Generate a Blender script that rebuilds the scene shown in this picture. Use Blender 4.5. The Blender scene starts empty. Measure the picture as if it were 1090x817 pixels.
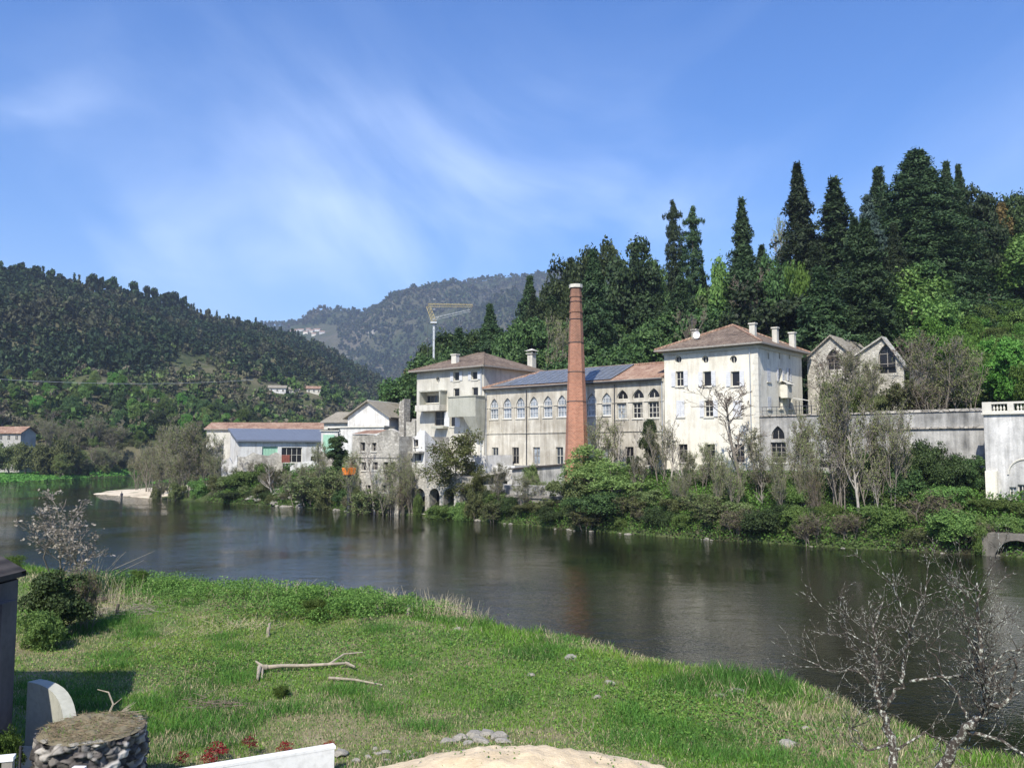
import bpy, bmesh, math, random
import numpy as np
from math import radians, sin, cos, pi
from mathutils import Vector

SC = bpy.context.scene
COL = SC.collection

# ------------------------------------------------------------------ camera
CAM_Z = 8.0
FPX = 900.0
PITCH = math.atan(71.5/900)
cd = bpy.data.cameras.new('camera'); cam = bpy.data.objects.new('camera', cd); COL.objects.link(cam)
cd.sensor_width = 36; cd.lens = 36*FPX/1090; cd.clip_end = 20000; cd.clip_start = 0.1
cam.location = (0, 0, CAM_Z); cam.rotation_euler = (pi/2+PITCH, 0, 0)
SC.camera = cam

# ------------------------------------------------------------------ light, sky, exposure
SUN_EL = radians(47); SUN_AZ = math.atan2(-.34, -.94)      # towards the sun: behind the camera, to the left
w = bpy.data.worlds.new('World'); SC.world = w; w.use_nodes = True
nt = w.node_tree; nt.nodes.clear()
def N(t, typ, **kw):
    n = t.nodes.new(typ)
    for k, v in kw.items(): setattr(n, k, v)
    return n
wo = N(nt, 'ShaderNodeOutputWorld'); bg = N(nt, 'ShaderNodeBackground')
sky = N(nt, 'ShaderNodeTexSky'); sky.sky_type = 'NISHITA'; sky.sun_disc = False
sky.sun_elevation = SUN_EL; sky.sun_rotation = SUN_AZ % (2*pi)
sky.air_density = 1.0; sky.dust_density = 0.6; sky.ozone_density = 1.6; sky.altitude = 300
hs = N(nt, 'ShaderNodeHueSaturation'); hs.inputs['Saturation'].default_value = 1.38; hs.inputs['Hue'].default_value = .513; hs.inputs['Value'].default_value = 1.08
nt.links.new(sky.outputs[0], hs.inputs['Color'])
# thin cirrus: where it lies in the sky (x, y, half sizes, turn, strength)
CM = [(-.42, 2.4, .95, 1.1, 20, .40), (-1.02, 1.86, .42, .15, -22, .34), (.15, 2.3, .7, .6, 0, .3), (-.8, 2.9, .9, .7, 0, .3)]
tc = N(nt, 'ShaderNodeTexCoord'); sep = N(nt, 'ShaderNodeSeparateXYZ'); nt.links.new(tc.outputs['Generated'], sep.inputs[0])
def M(t, op, a, b=None, c=None):
    n = t.nodes.new('ShaderNodeMath'); n.operation = op
    for i, v in enumerate((a, b, c)):
        if v is None: continue
        if isinstance(v, (int, float)): n.inputs[i].default_value = v
        else: t.links.new(v, n.inputs[i])
    return n.outputs[0]
den = M(nt, 'ADD', M(nt, 'MAXIMUM', sep.outputs[2], 0.0), .12)
cx = M(nt, 'DIVIDE', sep.outputs[0], den); cy = M(nt, 'DIVIDE', sep.outputs[1], den)
cmb = N(nt, 'ShaderNodeCombineXYZ'); nt.links.new(cx, cmb.inputs[0]); nt.links.new(cy, cmb.inputs[1])
mp = N(nt, 'ShaderNodeMapping'); mp.inputs['Rotation'].default_value = (0, 0, radians(-32)); mp.inputs['Scale'].default_value = (1.5, .62, 1)
nt.links.new(cmb.outputs[0], mp.inputs[0])
n1 = N(nt, 'ShaderNodeTexNoise'); n1.inputs['Scale'].default_value = .75; n1.inputs['Detail'].default_value = 7; n1.inputs['Roughness'].default_value = .52; n1.inputs['Distortion'].default_value = .7
n2 = N(nt, 'ShaderNodeTexNoise'); n2.inputs['Scale'].default_value = .45; n2.inputs['Detail'].default_value = 2
mp2 = N(nt, 'ShaderNodeMapping'); mp2.inputs['Location'].default_value = (3.3, 1.2, 0); nt.links.new(cmb.outputs[0], mp2.inputs[0])
nt.links.new(mp.outputs[0], n1.inputs['Vector']); nt.links.new(mp2.outputs[0], n2.inputs['Vector'])
nw = N(nt, 'ShaderNodeTexNoise'); nw.inputs['Scale'].default_value = 1.6; nw.inputs['Detail'].default_value = 5; nt.links.new(cmb.outputs[0], nw.inputs['Vector'])
wv1 = N(nt, 'ShaderNodeVectorMath', operation='MULTIPLY_ADD'); wv1.inputs[1].default_value = (.9, .9, 0); nt.links.new(nw.outputs['Color'], wv1.inputs[0]); wv2 = N(nt, 'ShaderNodeVectorMath', operation='SUBTRACT'); nt.links.new(cmb.outputs[0], wv2.inputs[0]); wv2.inputs[1].default_value = (.45, .45, 0); nt.links.new(wv2.outputs[0], wv1.inputs[2]); wrp = wv1.outputs[0]
def cmask(x, y, rx, ry, rot, amp):
    m_ = N(nt, 'ShaderNodeMapping'); m_.vector_type = 'TEXTURE'; m_.inputs['Location'].default_value = (x, y, 0); m_.inputs['Rotation'].default_value = (0, 0, radians(rot)); m_.inputs['Scale'].default_value = (rx, ry, 1)
    nt.links.new(wrp, m_.inputs[0]); v_ = N(nt, 'ShaderNodeVectorMath', operation='LENGTH'); nt.links.new(m_.outputs[0], v_.inputs[0])
    return M(nt, 'MULTIPLY', M(nt, 'MAXIMUM', M(nt, 'SUBTRACT', 1.0, v_.outputs['Value']), 0.0), amp)
msk = cmask(*CM[0])
for q_ in CM[1:]: msk = M(nt, 'ADD', msk, cmask(*q_))
cl = M(nt, 'MAXIMUM', M(nt, 'MULTIPLY', M(nt, 'SUBTRACT', n1.outputs['Fac'], .40), 3.4), 0.0)
base_ = M(nt, 'MULTIPLY', M(nt, 'MAXIMUM', M(nt, 'SUBTRACT', n1.outputs['Fac'], .45), 0.0), .35)
cl = M(nt, 'MINIMUM', M(nt, 'ADD', M(nt, 'MULTIPLY', cl, msk), base_), 0.5)
mx = N(nt, 'ShaderNodeMixRGB'); mx.inputs[2].default_value = (7.6, 8.6, 10.2, 1)
nt.links.new(cl, mx.inputs[0]); nt.links.new(hs.outputs[0], mx.inputs[1])
nt.links.new(mx.outputs[0], bg.inputs[0]); nt.links.new(bg.outputs[0], wo.inputs[0])
bg.inputs[1].default_value = 0.13

sd = bpy.data.lights.new('sun', 'SUN'); sun = bpy.data.objects.new('sun', sd); COL.objects.link(sun)
sd.energy = 4.8; sd.angle = radians(.53); sd.color = (1, .94, .83)
sdir = Vector((sin(SUN_AZ)*cos(SUN_EL), cos(SUN_AZ)*cos(SUN_EL), sin(SUN_EL)))
sun.rotation_euler = sdir.to_track_quat('Z', 'Y').to_euler(); sun.location = (0, 0, 900)

SC.view_settings.view_transform = 'Standard'; SC.view_settings.look = 'None'
SC.view_settings.exposure = 0.62; SC.view_settings.gamma = 1
SC.render.engine = 'CYCLES'
SC.cycles.max_bounces = 6; SC.cycles.diffuse_bounces = 3; SC.cycles.glossy_bounces = 3; SC.cycles.transmission_bounces = 3
SC.cycles.transparent_max_bounces = 6; SC.cycles.volume_bounces = 0; SC.cycles.caustics_reflective = False; SC.cycles.caustics_refractive = False
SC.cycles.use_denoising = True

# ------------------------------------------------------------------ places: photo directions turned into points at a real distance
CP, SP = cos(PITCH), sin(PITCH)
def AT(px, py, Y):
    u = (px-545)/FPX; v = (408.5-py)/FPX
    dy = CP-v*SP; dz = SP+v*CP
    return Vector((u/dy*Y, Y, CAM_Z+dz/dy*Y))
def ATZ(px, py, z):
    u = (px-545)/FPX; v = (408.5-py)/FPX
    dy = CP-v*SP; dz = SP+v*CP
    Y = (z-CAM_Z)/(dz/dy)
    return Vector((u/dy*Y, Y, z))
# the mill's own frame: a runs to the right along its front, s goes back into the hill
C0 = (22.8, 78.0); TH = radians(-40.0); DX, DY = cos(TH), sin(TH)     # (.766,-.643)
EX, EY = -DY, DX                                                      # (.643,.766)
def W(a, s, z=0.0): return Vector((C0[0]+a*DX+s*EX, C0[1]+a*DY+s*EY, z))
def AS(x, y):
    rx, ry = x-C0[0], y-C0[1]
    return rx*DX+ry*DY, rx*EX+ry*EY
def a_of(px, s=0.0, py=450):
    u = (px-545)/FPX; v = (408.5-py)/FPX; r = u/(CP-v*SP)
    X0, Y0 = C0[0]+s*EX, C0[1]+s*EY
    return (r*Y0-X0)/(DX-r*DY)
def z_of(px, py, s=0.0):
    a = a_of(px, s, py); p = W(a, s)
    return AT(px, py, p.y).z
def s_of(px, a=0.0, py=450):
    u = (px-545)/FPX; v = (408.5-py)/FPX; r = u/(CP-v*SP)
    X0, Y0 = C0[0]+a*DX, C0[1]+a*DY
    return (r*Y0-X0)/(EX-r*EY)

# ------------------------------------------------------------------ noise
def _h(ix, iy, seed):
    n = (ix*374761393 + iy*668265263 + seed*1442695041) & 0xFFFFFFFF
    n = ((n ^ (n >> 13))*1274126177) & 0xFFFFFFFF
    n = n ^ (n >> 16)
    return (n & 0xFFFFFF)/float(0xFFFFFF)
def vnoise(x, y, seed=0):
    x = np.asarray(x, float); y = np.asarray(y, float)
    ix = np.floor(x).astype(np.int64); iy = np.floor(y).astype(np.int64)
    fx = x-ix; fy = y-iy; fx = fx*fx*(3-2*fx); fy = fy*fy*(3-2*fy)
    a = _h(ix, iy, seed); b = _h(ix+1, iy, seed); c = _h(ix, iy+1, seed); d = _h(ix+1, iy+1, seed)
    return (a*(1-fx)+b*fx)*(1-fy)+(c*(1-fx)+d*fx)*fy
def fbm(x, y, seed=0, o=4):
    r = 0; am = .5; f = 1.0
    for i in range(o):
        r = r+am*vnoise(np.asarray(x)*f, np.asarray(y)*f, seed+i*17); am *= .5; f *= 2.03
    return r/(1-.5**o)
def sstep(a, b, x):
    t = np.clip((np.asarray(x, float)-a)/(b-a), 0, 1); return t*t*(3-2*t)

# ------------------------------------------------------------------ object helpers
def tag(o, label=None, cat=None, group=None, kind=None):
    if label: o['label'] = label
    if cat: o['category'] = cat
    if group: o['group'] = group
    if kind: o['kind'] = kind
    return o
def link(o, parent=None):
    COL.objects.link(o)
    if parent is not None: o.parent = parent
    return o
def empty(name, loc, rz=0.0):
    o = bpy.data.objects.new(name, None); link(o); o.location = loc; o.rotation_euler = (0, 0, rz); o.empty_display_size = .2
    return o
class MB:
    def __init__(s): s.v = []; s.f = []; s.m = []
    def poly(s, pts, m=0):
        i = len(s.v); s.v += [tuple(p) for p in pts]; s.f.append(tuple(range(i, i+len(pts)))); s.m.append(m)
    def box(s, x0, x1, y0, y1, z0, z1, m=0):
        i = len(s.v)
        s.v += [(x0,y0,z0),(x1,y0,z0),(x1,y1,z0),(x0,y1,z0),(x0,y0,z1),(x1,y0,z1),(x1,y1,z1),(x0,y1,z1)]
        for q in ((0,3,2,1),(4,5,6,7),(0,1,5,4),(1,2,6,5),(2,3,7,6),(3,0,4,7)):
            s.f.append(tuple(i+k for k in q)); s.m.append(m)
    def tube(s, p0, p1, r0, r1, n=6, m=0, caps=True):
        p0 = Vector(p0); p1 = Vector(p1); d = (p1-p0)
        if d.length < 1e-6: return
        d.normalize(); a = d.orthogonal().normalized(); b = d.cross(a); i = len(s.v)
        for p, r in ((p0, r0), (p1, r1)):
            for k in range(n):
                t = 2*pi*k/n; s.v.append(tuple(p+(a*cos(t)+b*sin(t))*r))
        for k in range(n):
            s.f.append((i+k, i+(k+1) % n, i+n+(k+1) % n, i+n+k)); s.m.append(m)
        if caps:
            s.f.append(tuple(i+k for k in reversed(range(n)))); s.m.append(m)
            s.f.append(tuple(i+n+k for k in range(n))); s.m.append(m)
    def path(s, pts, rs, n=7, m=0):
        """a bent tapering tube with shared rings"""
        pts = [Vector(p) for p in pts]; i0 = len(s.v); a = None
        for j, p in enumerate(pts):
            d = (pts[min(j+1, len(pts)-1)]-pts[max(j-1, 0)]).normalized()
            a = d.orthogonal().normalized() if a is None else (a-d*a.dot(d)).normalized()
            b = d.cross(a)
            for k in range(n):
                t = 2*pi*k/n; s.v.append(tuple(p+(a*cos(t)+b*sin(t))*rs[j]))
        for j in range(len(pts)-1):
            for k in range(n):
                s.f.append((i0+j*n+k, i0+j*n+(k+1) % n, i0+(j+1)*n+(k+1) % n, i0+(j+1)*n+k)); s.m.append(m)
        s.f.append(tuple(i0+k for k in reversed(range(n)))); s.m.append(m)
        e = i0+(len(pts)-1)*n; s.f.append(tuple(e+k for k in range(n))); s.m.append(m)
    def xf(s, M4, start=0):
        for k in range(start, len(s.v)): s.v[k] = tuple(M4 @ Vector(s.v[k]))
    def mesh(s, name, mats, smooth=False):
        me = bpy.data.meshes.new(name); me.from_pydata(s.v, [], s.f)
        for m in (mats if isinstance(mats, (list, tuple)) else [mats]): me.materials.append(m)
        me.polygons.foreach_set('material_index', s.m)
        if smooth: me.polygons.foreach_set('use_smooth', [True]*len(s.f))
        me.update(); return me
    def build(s, name, mats, parent=None, loc=None, rz=None, smooth=False):
        o = bpy.data.objects.new(name, s.mesh(name, mats, smooth)); link(o, parent)
        if loc is not None: o.location = loc
        if rz is not None: o.rotation_euler = (0, 0, rz)
        return o
def np_mesh(name, V, F, mats, smooth=False, col=None):
    """F: n x 3 or n x 4 int array"""
    me = bpy.data.meshes.new(name); V = np.ascontiguousarray(V, np.float32); F = np.ascontiguousarray(F, np.int32)
    k = F.shape[1]; me.vertices.add(len(V)); me.vertices.foreach_set('co', V.ravel())
    me.loops.add(F.size); me.loops.foreach_set('vertex_index', F.ravel())
    me.polygons.add(len(F)); me.polygons.foreach_set('loop_start', np.arange(0, F.size, k, dtype=np.int32))
    me.polygons.foreach_set('loop_total', np.full(len(F), k, np.int32))
    if smooth: me.polygons.foreach_set('use_smooth', np.ones(len(F), bool))
    for m in (mats if isinstance(mats, (list, tuple)) else [mats]): me.materials.append(m)
    if col is not None:
        at = me.color_attributes.new('tint', 'FLOAT_COLOR', 'POINT')
        c = np.ones((len(V), 4), np.float32); c[:, :3] = col; at.data.foreach_set('color', c.ravel())
    me.update(calc_edges=True); me.validate(); return me
def np_obj(name, V, F, mats, parent=None, smooth=False, col=None):
    o = bpy.data.objects.new(name, np_mesh(name, V, F, mats, smooth, col)); return link(o, parent)
def grid_mesh(name, X, Y, Z, mats, smooth=True, col=None):
    r, c = X.shape; V = np.stack([X, Y, Z], -1).reshape(-1, 3)
    i = np.arange(r*c).reshape(r, c)
    F = np.stack([i[:-1, :-1], i[:-1, 1:], i[1:, 1:], i[1:, :-1]], -1).reshape(-1, 4)
    return np_obj(name, V, F, mats, smooth=smooth, col=col)

# ------------------------------------------------------------------ materials
def rgb(r, g, b): return (r, g, b, 1)
def newmat(name):
    m = bpy.data.materials.new(name); m.use_nodes = True; t = m.node_tree; b = t.nodes['Principled BSDF']
    return m, t, b
def ramp(t, src, stops):
    r = t.nodes.new('ShaderNodeValToRGB'); e = r.color_ramp.elements
    while len(e) > 1: e.remove(e[0])
    e[0].position = stops[0][0]; e[0].color = (*stops[0][1], 1)
    for p, c in stops[1:]:
        x = e.new(p); x.color = (*c, 1)
    t.links.new(src, r.inputs[0]); return r.outputs[0]
def noise(t, scale, detail=4, rough=.55, vec=None, dist=0):
    n = t.nodes.new('ShaderNodeTexNoise'); n.inputs['Scale'].default_value = scale; n.inputs['Detail'].default_value = detail
    n.inputs['Roughness'].default_value = rough; n.inputs['Distortion'].default_value = dist
    if vec is not None: t.links.new(vec, n.inputs['Vector'])
    return n.outputs['Fac']
def objco(t, scale=(1, 1, 1), rot=(0, 0, 0)):
    c = t.nodes.new('ShaderNodeTexCoord'); m = t.nodes.new('ShaderNodeMapping')
    m.inputs['Scale'].default_value = scale; m.inputs['Rotation'].default_value = rot
    t.links.new(c.outputs['Object'], m.inputs[0]); return m.outputs[0]
def mixc(t, fac, a, b, mode='MIX'):
    n = t.nodes.new('ShaderNodeMixRGB'); n.blend_type = mode
    for i, v in enumerate((fac, a, b)):
        if isinstance(v, (int, float)): n.inputs[i].default_value = v
        elif isinstance(v, tuple): n.inputs[i].default_value = (*v, 1) if len(v) == 3 else v
        else: t.links.new(v, n.inputs[i])
    return n.outputs[0]
def bump(t, b, h, strength=.4, dist=.05):
    n = t.nodes.new('ShaderNodeBump'); n.inputs['Strength'].default_value = strength; n.inputs['Distance'].default_value = dist
    t.links.new(h, n.inputs['Height']); t.links.new(n.outputs[0], b.inputs['Normal'])
def plain(name, c, rough=.7, metal=0, var=.18, sc=3):
    m, t, b = newmat(name); b.inputs['Roughness'].default_value = rough; b.inputs['Metallic'].default_value = metal
    f = noise(t, sc, 5, .6, objco(t)); lo = tuple(x*(1-var) for x in c); hi = tuple(min(1, x*(1+var)) for x in c)
    t.links.new(ramp(t, f, [(.3, lo), (.7, hi)]), b.inputs['Base Color']); return m
def stained(name, base, dirt, amount=.5, streak=True, sc=.5, bumpd=.02):
    """old render: blotches and vertical runs"""
    m, t, b = newmat(name); b.inputs['Roughness'].default_value = .9
    blot = noise(t, sc, 7, .62, objco(t), .3)
    run = noise(t, 1.0, 5, .6, objco(t, (2.2, 2.2, .22)))
    fine = noise(t, 9, 4, .6, objco(t))
    f = M(t, 'ADD', M(t, 'MULTIPLY', blot, .55), M(t, 'MULTIPLY', run, .45 if streak else .0))
    lo = .60-.22*amount
    c = ramp(t, f, [(lo-.02, base), (lo+.07, tuple(b_*.6+d*.4 for b_, d in zip(base, dirt))), (lo+.24, dirt)])
    c = mixc(t, M(t, 'MULTIPLY', M(t, 'SUBTRACT', fine, .45), .9), c, tuple(x*.55 for x in dirt))
    t.links.new(c, b.inputs['Base Color']); bump(t, b, fine, .4, bumpd); return m
def stone(name, cols, sc=2.2, mortar=(.3, .28, .25), bs=.9, dist=.06):
    m, t, b = newmat(name); b.inputs['Roughness'].default_value = .93
    co = objco(t, (1, 1, 1.5)); v = t.nodes.new('ShaderNodeTexVoronoi'); v.inputs['Scale'].default_value = sc; t.links.new(co, v.inputs['Vector'])
    v2 = t.nodes.new('ShaderNodeTexVoronoi'); v2.feature = 'DISTANCE_TO_EDGE'; v2.inputs['Scale'].default_value = sc; t.links.new(co, v2.inputs['Vector'])
    n = len(cols); c = ramp(t, M(t, 'ADD', M(t, 'MULTIPLY', v.outputs['Color'], .6), M(t, 'MULTIPLY', noise(t, .7, 5, .6, objco(t)), .45)), [(.2+.6*i/(n-1), q) for i, q in enumerate(cols)])
    e = M(t, 'MULTIPLY', v2.outputs['Distance'], 9.0); e = M(t, 'MINIMUM', e, 1.0)
    c = mixc(t, e, mortar, c); st_ = noise(t, .45, 7, .68, objco(t, (1, 1, .6)), .4); c = mixc(t, M(t, 'MINIMUM', M(t, 'MAXIMUM', M(t, 'MULTIPLY', M(t, 'SUBTRACT', st_, .5), 4.5), 0.0), .7), c, (.13, .12, .10)); t.links.new(c, b.inputs['Base Color']); bump(t, b, e, bs, dist); return m
def tiles(name, cols, axis='X'):
    m, t, b = newmat(name); b.inputs['Roughness'].default_value = .9
    f = noise(t, .6, 6, .65, objco(t)); f2 = noise(t, 3.2, 4, .7, objco(t, (1, 1, 1)))
    n = len(cols); c = ramp(t, M(t, 'ADD', M(t, 'MULTIPLY', f, .45), M(t, 'MULTIPLY', f2, .55)), [(.38+.24*i/(n-1), q) for i, q in enumerate(cols)])
    wv = t.nodes.new('ShaderNodeTexWave'); wv.bands_direction = axis; wv.inputs['Scale'].default_value = 1.3; wv.inputs['Distortion'].default_value = .6; wv.inputs['Detail'].default_value = 1
    t.links.new(objco(t), wv.inputs['Vector'])
    c = mixc(t, M(t, 'MULTIPLY', M(t, 'SUBTRACT', 1.0, wv.outputs['Fac']), .45), c, tuple(x*.35 for x in cols[0]))
    t.links.new(c, b.inputs['Base Color']); bump(t, b, wv.outputs['Fac'], .6, .06); return m
def leafmat(name, lo, hi, trans=.25, tint=False, hue=.0):
    m, t, b = newmat(name); b.inputs['Roughness'].default_value = .62; b.inputs['Specular IOR Level'].default_value = .25
    oi = t.nodes.new('ShaderNodeObjectInfo'); g = t.nodes.new('ShaderNodeNewGeometry')
    f = M(t, 'ADD', M(t, 'MULTIPLY', g.outputs['Random Per Island'], .55), M(t, 'MULTIPLY', noise(t, .5, 3, .6, objco(t)), .45))
    c = ramp(t, f, [(.15, lo), (.85, hi)])
    h = t.nodes.new('ShaderNodeHueSaturation'); t.links.new(c, h.inputs['Color'])
    t.links.new(M(t, 'ADD', M(t, 'MULTIPLY', oi.outputs['Random'], .035+hue), .4825-hue/2), h.inputs['Hue'])
    t.links.new(M(t, 'ADD', M(t, 'MULTIPLY', oi.outputs['Random'], .95), .6), h.inputs['Value'])
    c = h.outputs[0]
    t.links.new(c, b.inputs['Base Color'])
    tr = t.nodes.new('ShaderNodeBsdfTranslucent'); t.links.new(c, tr.inputs[0])
    ms = t.nodes.new('ShaderNodeMixShader'); ms.inputs[0].default_value = trans
    out = t.nodes['Material Output']; t.links.new(b.outputs[0], ms.inputs[1]); t.links.new(tr.outputs[0], ms.inputs[2]); t.links.new(ms.outputs[0], out.inputs[0])
    return m
def tintmat(name, rough=.8, trans=.2):
    m, t, b = newmat(name); b.inputs['Roughness'].default_value = rough; b.inputs['Specular IOR Level'].default_value = .2
    a = t.nodes.new('ShaderNodeAttribute'); a.attribute_name = 'tint'; t.links.new(a.outputs['Color'], b.inputs['Base Color'])
    tr = t.nodes.new('ShaderNodeBsdfTranslucent'); t.links.new(a.outputs['Color'], tr.inputs[0])
    ms = t.nodes.new('ShaderNodeMixShader'); ms.inputs[0].default_value = trans
    out = t.nodes['Material Output']; t.links.new(b.outputs[0], ms.inputs[1]); t.links.new(tr.outputs[0], ms.inputs[2]); t.links.new(ms.outputs[0], out.inputs[0])
    return m
MT = {}
MT['bark'] = plain('bark', (.085, .07, .055), .95, var=.4, sc=6)
MT['pale_bark'] = plain('pale_bark', (.34, .31, .27), .95, var=.35, sc=5)
MT['grey_bark'] = plain('grey_bark', (.19, .165, .135), .95, var=.35, sc=5)
MT['twig'] = plain('twig', (.17, .135, .105), .95, var=.3, sc=2)
MT['grey_twig'] = plain('grey_twig', (.25, .22, .185), .95, var=.3, sc=2)
MT['conifer'] = leafmat('conifer_needles', (.010, .024, .010), (.055, .092, .032), .12)
MT['conifer_blue'] = leafmat('blue_cedar_needles', (.035, .065, .055), (.09, .14, .12), .12)
MT['evergreen'] = leafmat('evergreen_leaves', (.014, .032, .012), (.085, .14, .040), .18, hue=.01)
MT['fresh'] = leafmat('fresh_leaves', (.050, .11, .017), (.14, .25, .045), .35, hue=.02)
MT['mid'] = leafmat('mid_green_leaves', (.040, .080, .018), (.165, .24, .06), .25, hue=.02)
MT['olive'] = leafmat('olive_leaves', (.065, .085, .028), (.19, .22, .085), .28, hue=.02)
MT['spring'] = leafmat('spring_leaves', (.10, .14, .035), (.22, .27, .09), .35, hue=.02)
MT['autumn'] = leafmat('bronze_leaves', (.07, .055, .02), (.18, .13, .045), .25)
MT['blossom'] = leafmat('blossom', (.20, .18, .14), (.46, .42, .35), .3)
MT['bud'] = leafmat('buds', (.11, .125, .05), (.23, .26, .10), .3)
MT['red'] = leafmat('red_leaves', (.13, .008, .012), (.28, .02, .028), .25, hue=-.02)
MT['cream'] = stained('cream_render', (.75, .715, .61), (.42, .38, .30), .46)
MT['mill'] = stained('mill_render', (.60, .57, .49), (.26, .23, .18), .85)
MT['tower'] = stained('tower_render', (.58, .56, .49), (.33, .31, .26), .55)
MT['white'] = stained('white_render', (.66, .66, .64), (.30, .28, .25), .6)
MT['grey_wall'] = stained('grey_render', (.48, .47, .44), (.085, .085, .08), .80)
MT['farm'] = stained('farm_render', (.40, .39, .36), (.2, .19, .17), .5)
MT['pavilion'] = stained('white_weathered_render', (.70, .69, .66), (.17, .17, .16), .78)
MT['concrete'] = stained('concrete', (.40, .40, .34), (.24, .24, .19), .5)
MT['palewall'] = plain('pale_trim', (.58, .56, .49), .85, var=.1)
MT['stone'] = stone('rubble_stone', [(.22, .20, .17), (.38, .35, .30), (.52, .49, .43)])
MT['darkstone'] = stone('dark_stone', [(.12, .11, .095), (.24, .22, .19), (.36, .33, .29)], 4.2, (.14, .13, .11), .6, .04)
MT['palestone'] = stone('pale_stone', [(.26, .245, .21), (.42, .40, .34), (.56, .53, .46)], 3.4, (.36, .34, .30), .6, .04)
MT['brownroof'] = tiles('brown_tiles', [(.075, .055, .04), (.175, .125, .09), (.30, .24, .18)])
MT['redroof'] = tiles('red_tiles', [(.17, .09, .06), (.33, .20, .135), (.50, .37, .27)])
MT['greyroof'] = tiles('grey_tiles', [(.20, .18, .14), (.30, .27, .21), (.36, .33, .27)])
MT['slate'] = plain('blue_metal_roof', (.15, .17, .21), .5, .1, .12, 1)
MT['solar'] = plain('solar_glass', (.12, .13, .145), .3, 0, .25, 2)
MT['lead'] = plain('lead', (.22, .23, .24), .5, .4, .2, 3)
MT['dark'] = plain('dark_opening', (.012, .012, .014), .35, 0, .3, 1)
MT['glass'] = plain('window_glass', (.05, .06, .07), .12, 0, .4, 1.2)
MT['paleglass'] = plain('pale_window_glass', (.25, .28, .31), .25, 0, .5, 2)
MT['shutter'] = plain('shutter_paint', (.58, .59, .60), .7, 0, .12, 3)
MT['woodgrey'] = plain('grey_wood', (.27, .25, .22), .85, 0, .25, 5)
MT['darkwood'] = plain('dark_wood', (.06, .05, .045), .85, 0, .3, 5)
MT['metal'] = plain('dark_metal', (.07, .07, .075), .5, .5, .2, 4)
MT['galv'] = plain('galvanised_metal', (.45, .47, .48), .5, .5, .15, 2)
MT['yellow'] = plain('yellow_paint', (.42, .35, .17), .55, 0, .15, 3)
MT['orange'] = plain('orange_plastic', (.85, .22, .02), .5, 0, .06, 3)
MT['rust'] = plain('rust_red', (.20, .06, .04), .8, 0, .3, 3)
MT['green'] = plain('green_paint', (.30, .52, .38), .7, 0, .12, 2)
MT['whitepaint'] = plain('white_paint', (.80, .80, .80), .6, 0, .05, 3)
MT['rock'] = plain('pale_rock', (.24, .225, .19), .95, 0, .4, 5)
MT['deadwood'] = plain('dead_wood', (.30, .26, .20), .9, 0, .3, 9)
MT['skin'] = plain('skin', (.5, .33, .25), .6)
MT['cloth'] = plain('dark_cloth', (.03, .03, .045), .9)
def brickmat(k=1.0, s=2.2, nm='chimney_brick'):
    m, t, b = newmat(nm); b.inputs['Roughness'].default_value = .9
    u = t.nodes.new('ShaderNodeUVMap'); br = t.nodes.new('ShaderNodeTexBrick'); t.links.new(u.outputs[0], br.inputs['Vector'])
    br.inputs['Scale'].default_value = 1; br.inputs['Brick Width'].default_value = .34; br.inputs['Row Height'].default_value = .13; br.inputs['Mortar Size'].default_value = .016
    br.inputs['Color1'].default_value = rgb(.46*k, .19*k, .11*k); br.inputs['Color2'].default_value = rgb(.30*k, .11*k, .06*k); br.inputs['Mortar'].default_value = rgb(.42, .28, .20)
    n = noise(t, .35, 6, .65, objco(t, (1, 1, .5)))
    c = mixc(t, M(t, 'MULTIPLY', M(t, 'SUBTRACT', n, .42), s), br.outputs['Color'], (.15, .085, .06))
    t.links.new(c, b.inputs['Base Color']); bump(t, b, br.outputs['Fac'], -.3, .02); return m
MT['brick'] = brickmat(); MT['oldbrick'] = brickmat(.72, 4.0, 'weathered_brick')
# ================================================================== LAND
def poly_sd(x, y, P):
    """signed distance to polygon, positive inside"""
    x = np.asarray(x, float); y = np.asarray(y, float); P = np.asarray(P, float)
    d = np.full(x.shape, 1e18); ins = np.zeros(x.shape, bool)
    n = len(P)
    for i in range(n):
        ax, ay = P[i]; bx, by = P[(i+1) % n]; ex, ey = bx-ax, by-ay
        t = np.clip(((x-ax)*ex+(y-ay)*ey)/(ex*ex+ey*ey+1e-12), 0, 1)
        d = np.minimum(d, (x-ax-t*ex)**2+(y-ay-t*ey)**2)
        if ay != by:
            c = ((ay > y) != (by > y)) & (x < (bx-ax)*(y-ay)/(by-ay)+ax); ins ^= c
    return np.where(ins, 1, -1)*np.sqrt(d)
S0A = [-130, -115, -76, -60, -50, -26, -20, -3, 10, 20, 40, 110]; S0S = [-11.4, -11.6, -11.2, -9.9, -10.0, -10.0, -11.8, -12.6, -11.4, -9.6, -8.5, -8.5]
def shore_s(a): return np.interp(a, S0A, S0S) + .9*(vnoise(np.asarray(a)*.35, np.zeros_like(np.asarray(a, float)), 5)-.5)
tip = (-68.8, 140.0)
LA = [tip, (-69.5, 143), (-76, 170), (-81, 197), (-84, 235), (-70, 262), (-108, 262), (-108, 233), (-109, 225), (-112, 205), (-113, 185), (-140, 172), (-230, 160), (-900, 150), (-900, 9000), (2500, 9000), (2500, -700)]
_aa = np.array([110, 60, 40, 20, 10, -3, -20, -44, -60, -76, -100]); LA += [tuple(W(a, float(np.interp(a, S0A, S0S)))[:2]) for a in _aa]

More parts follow.
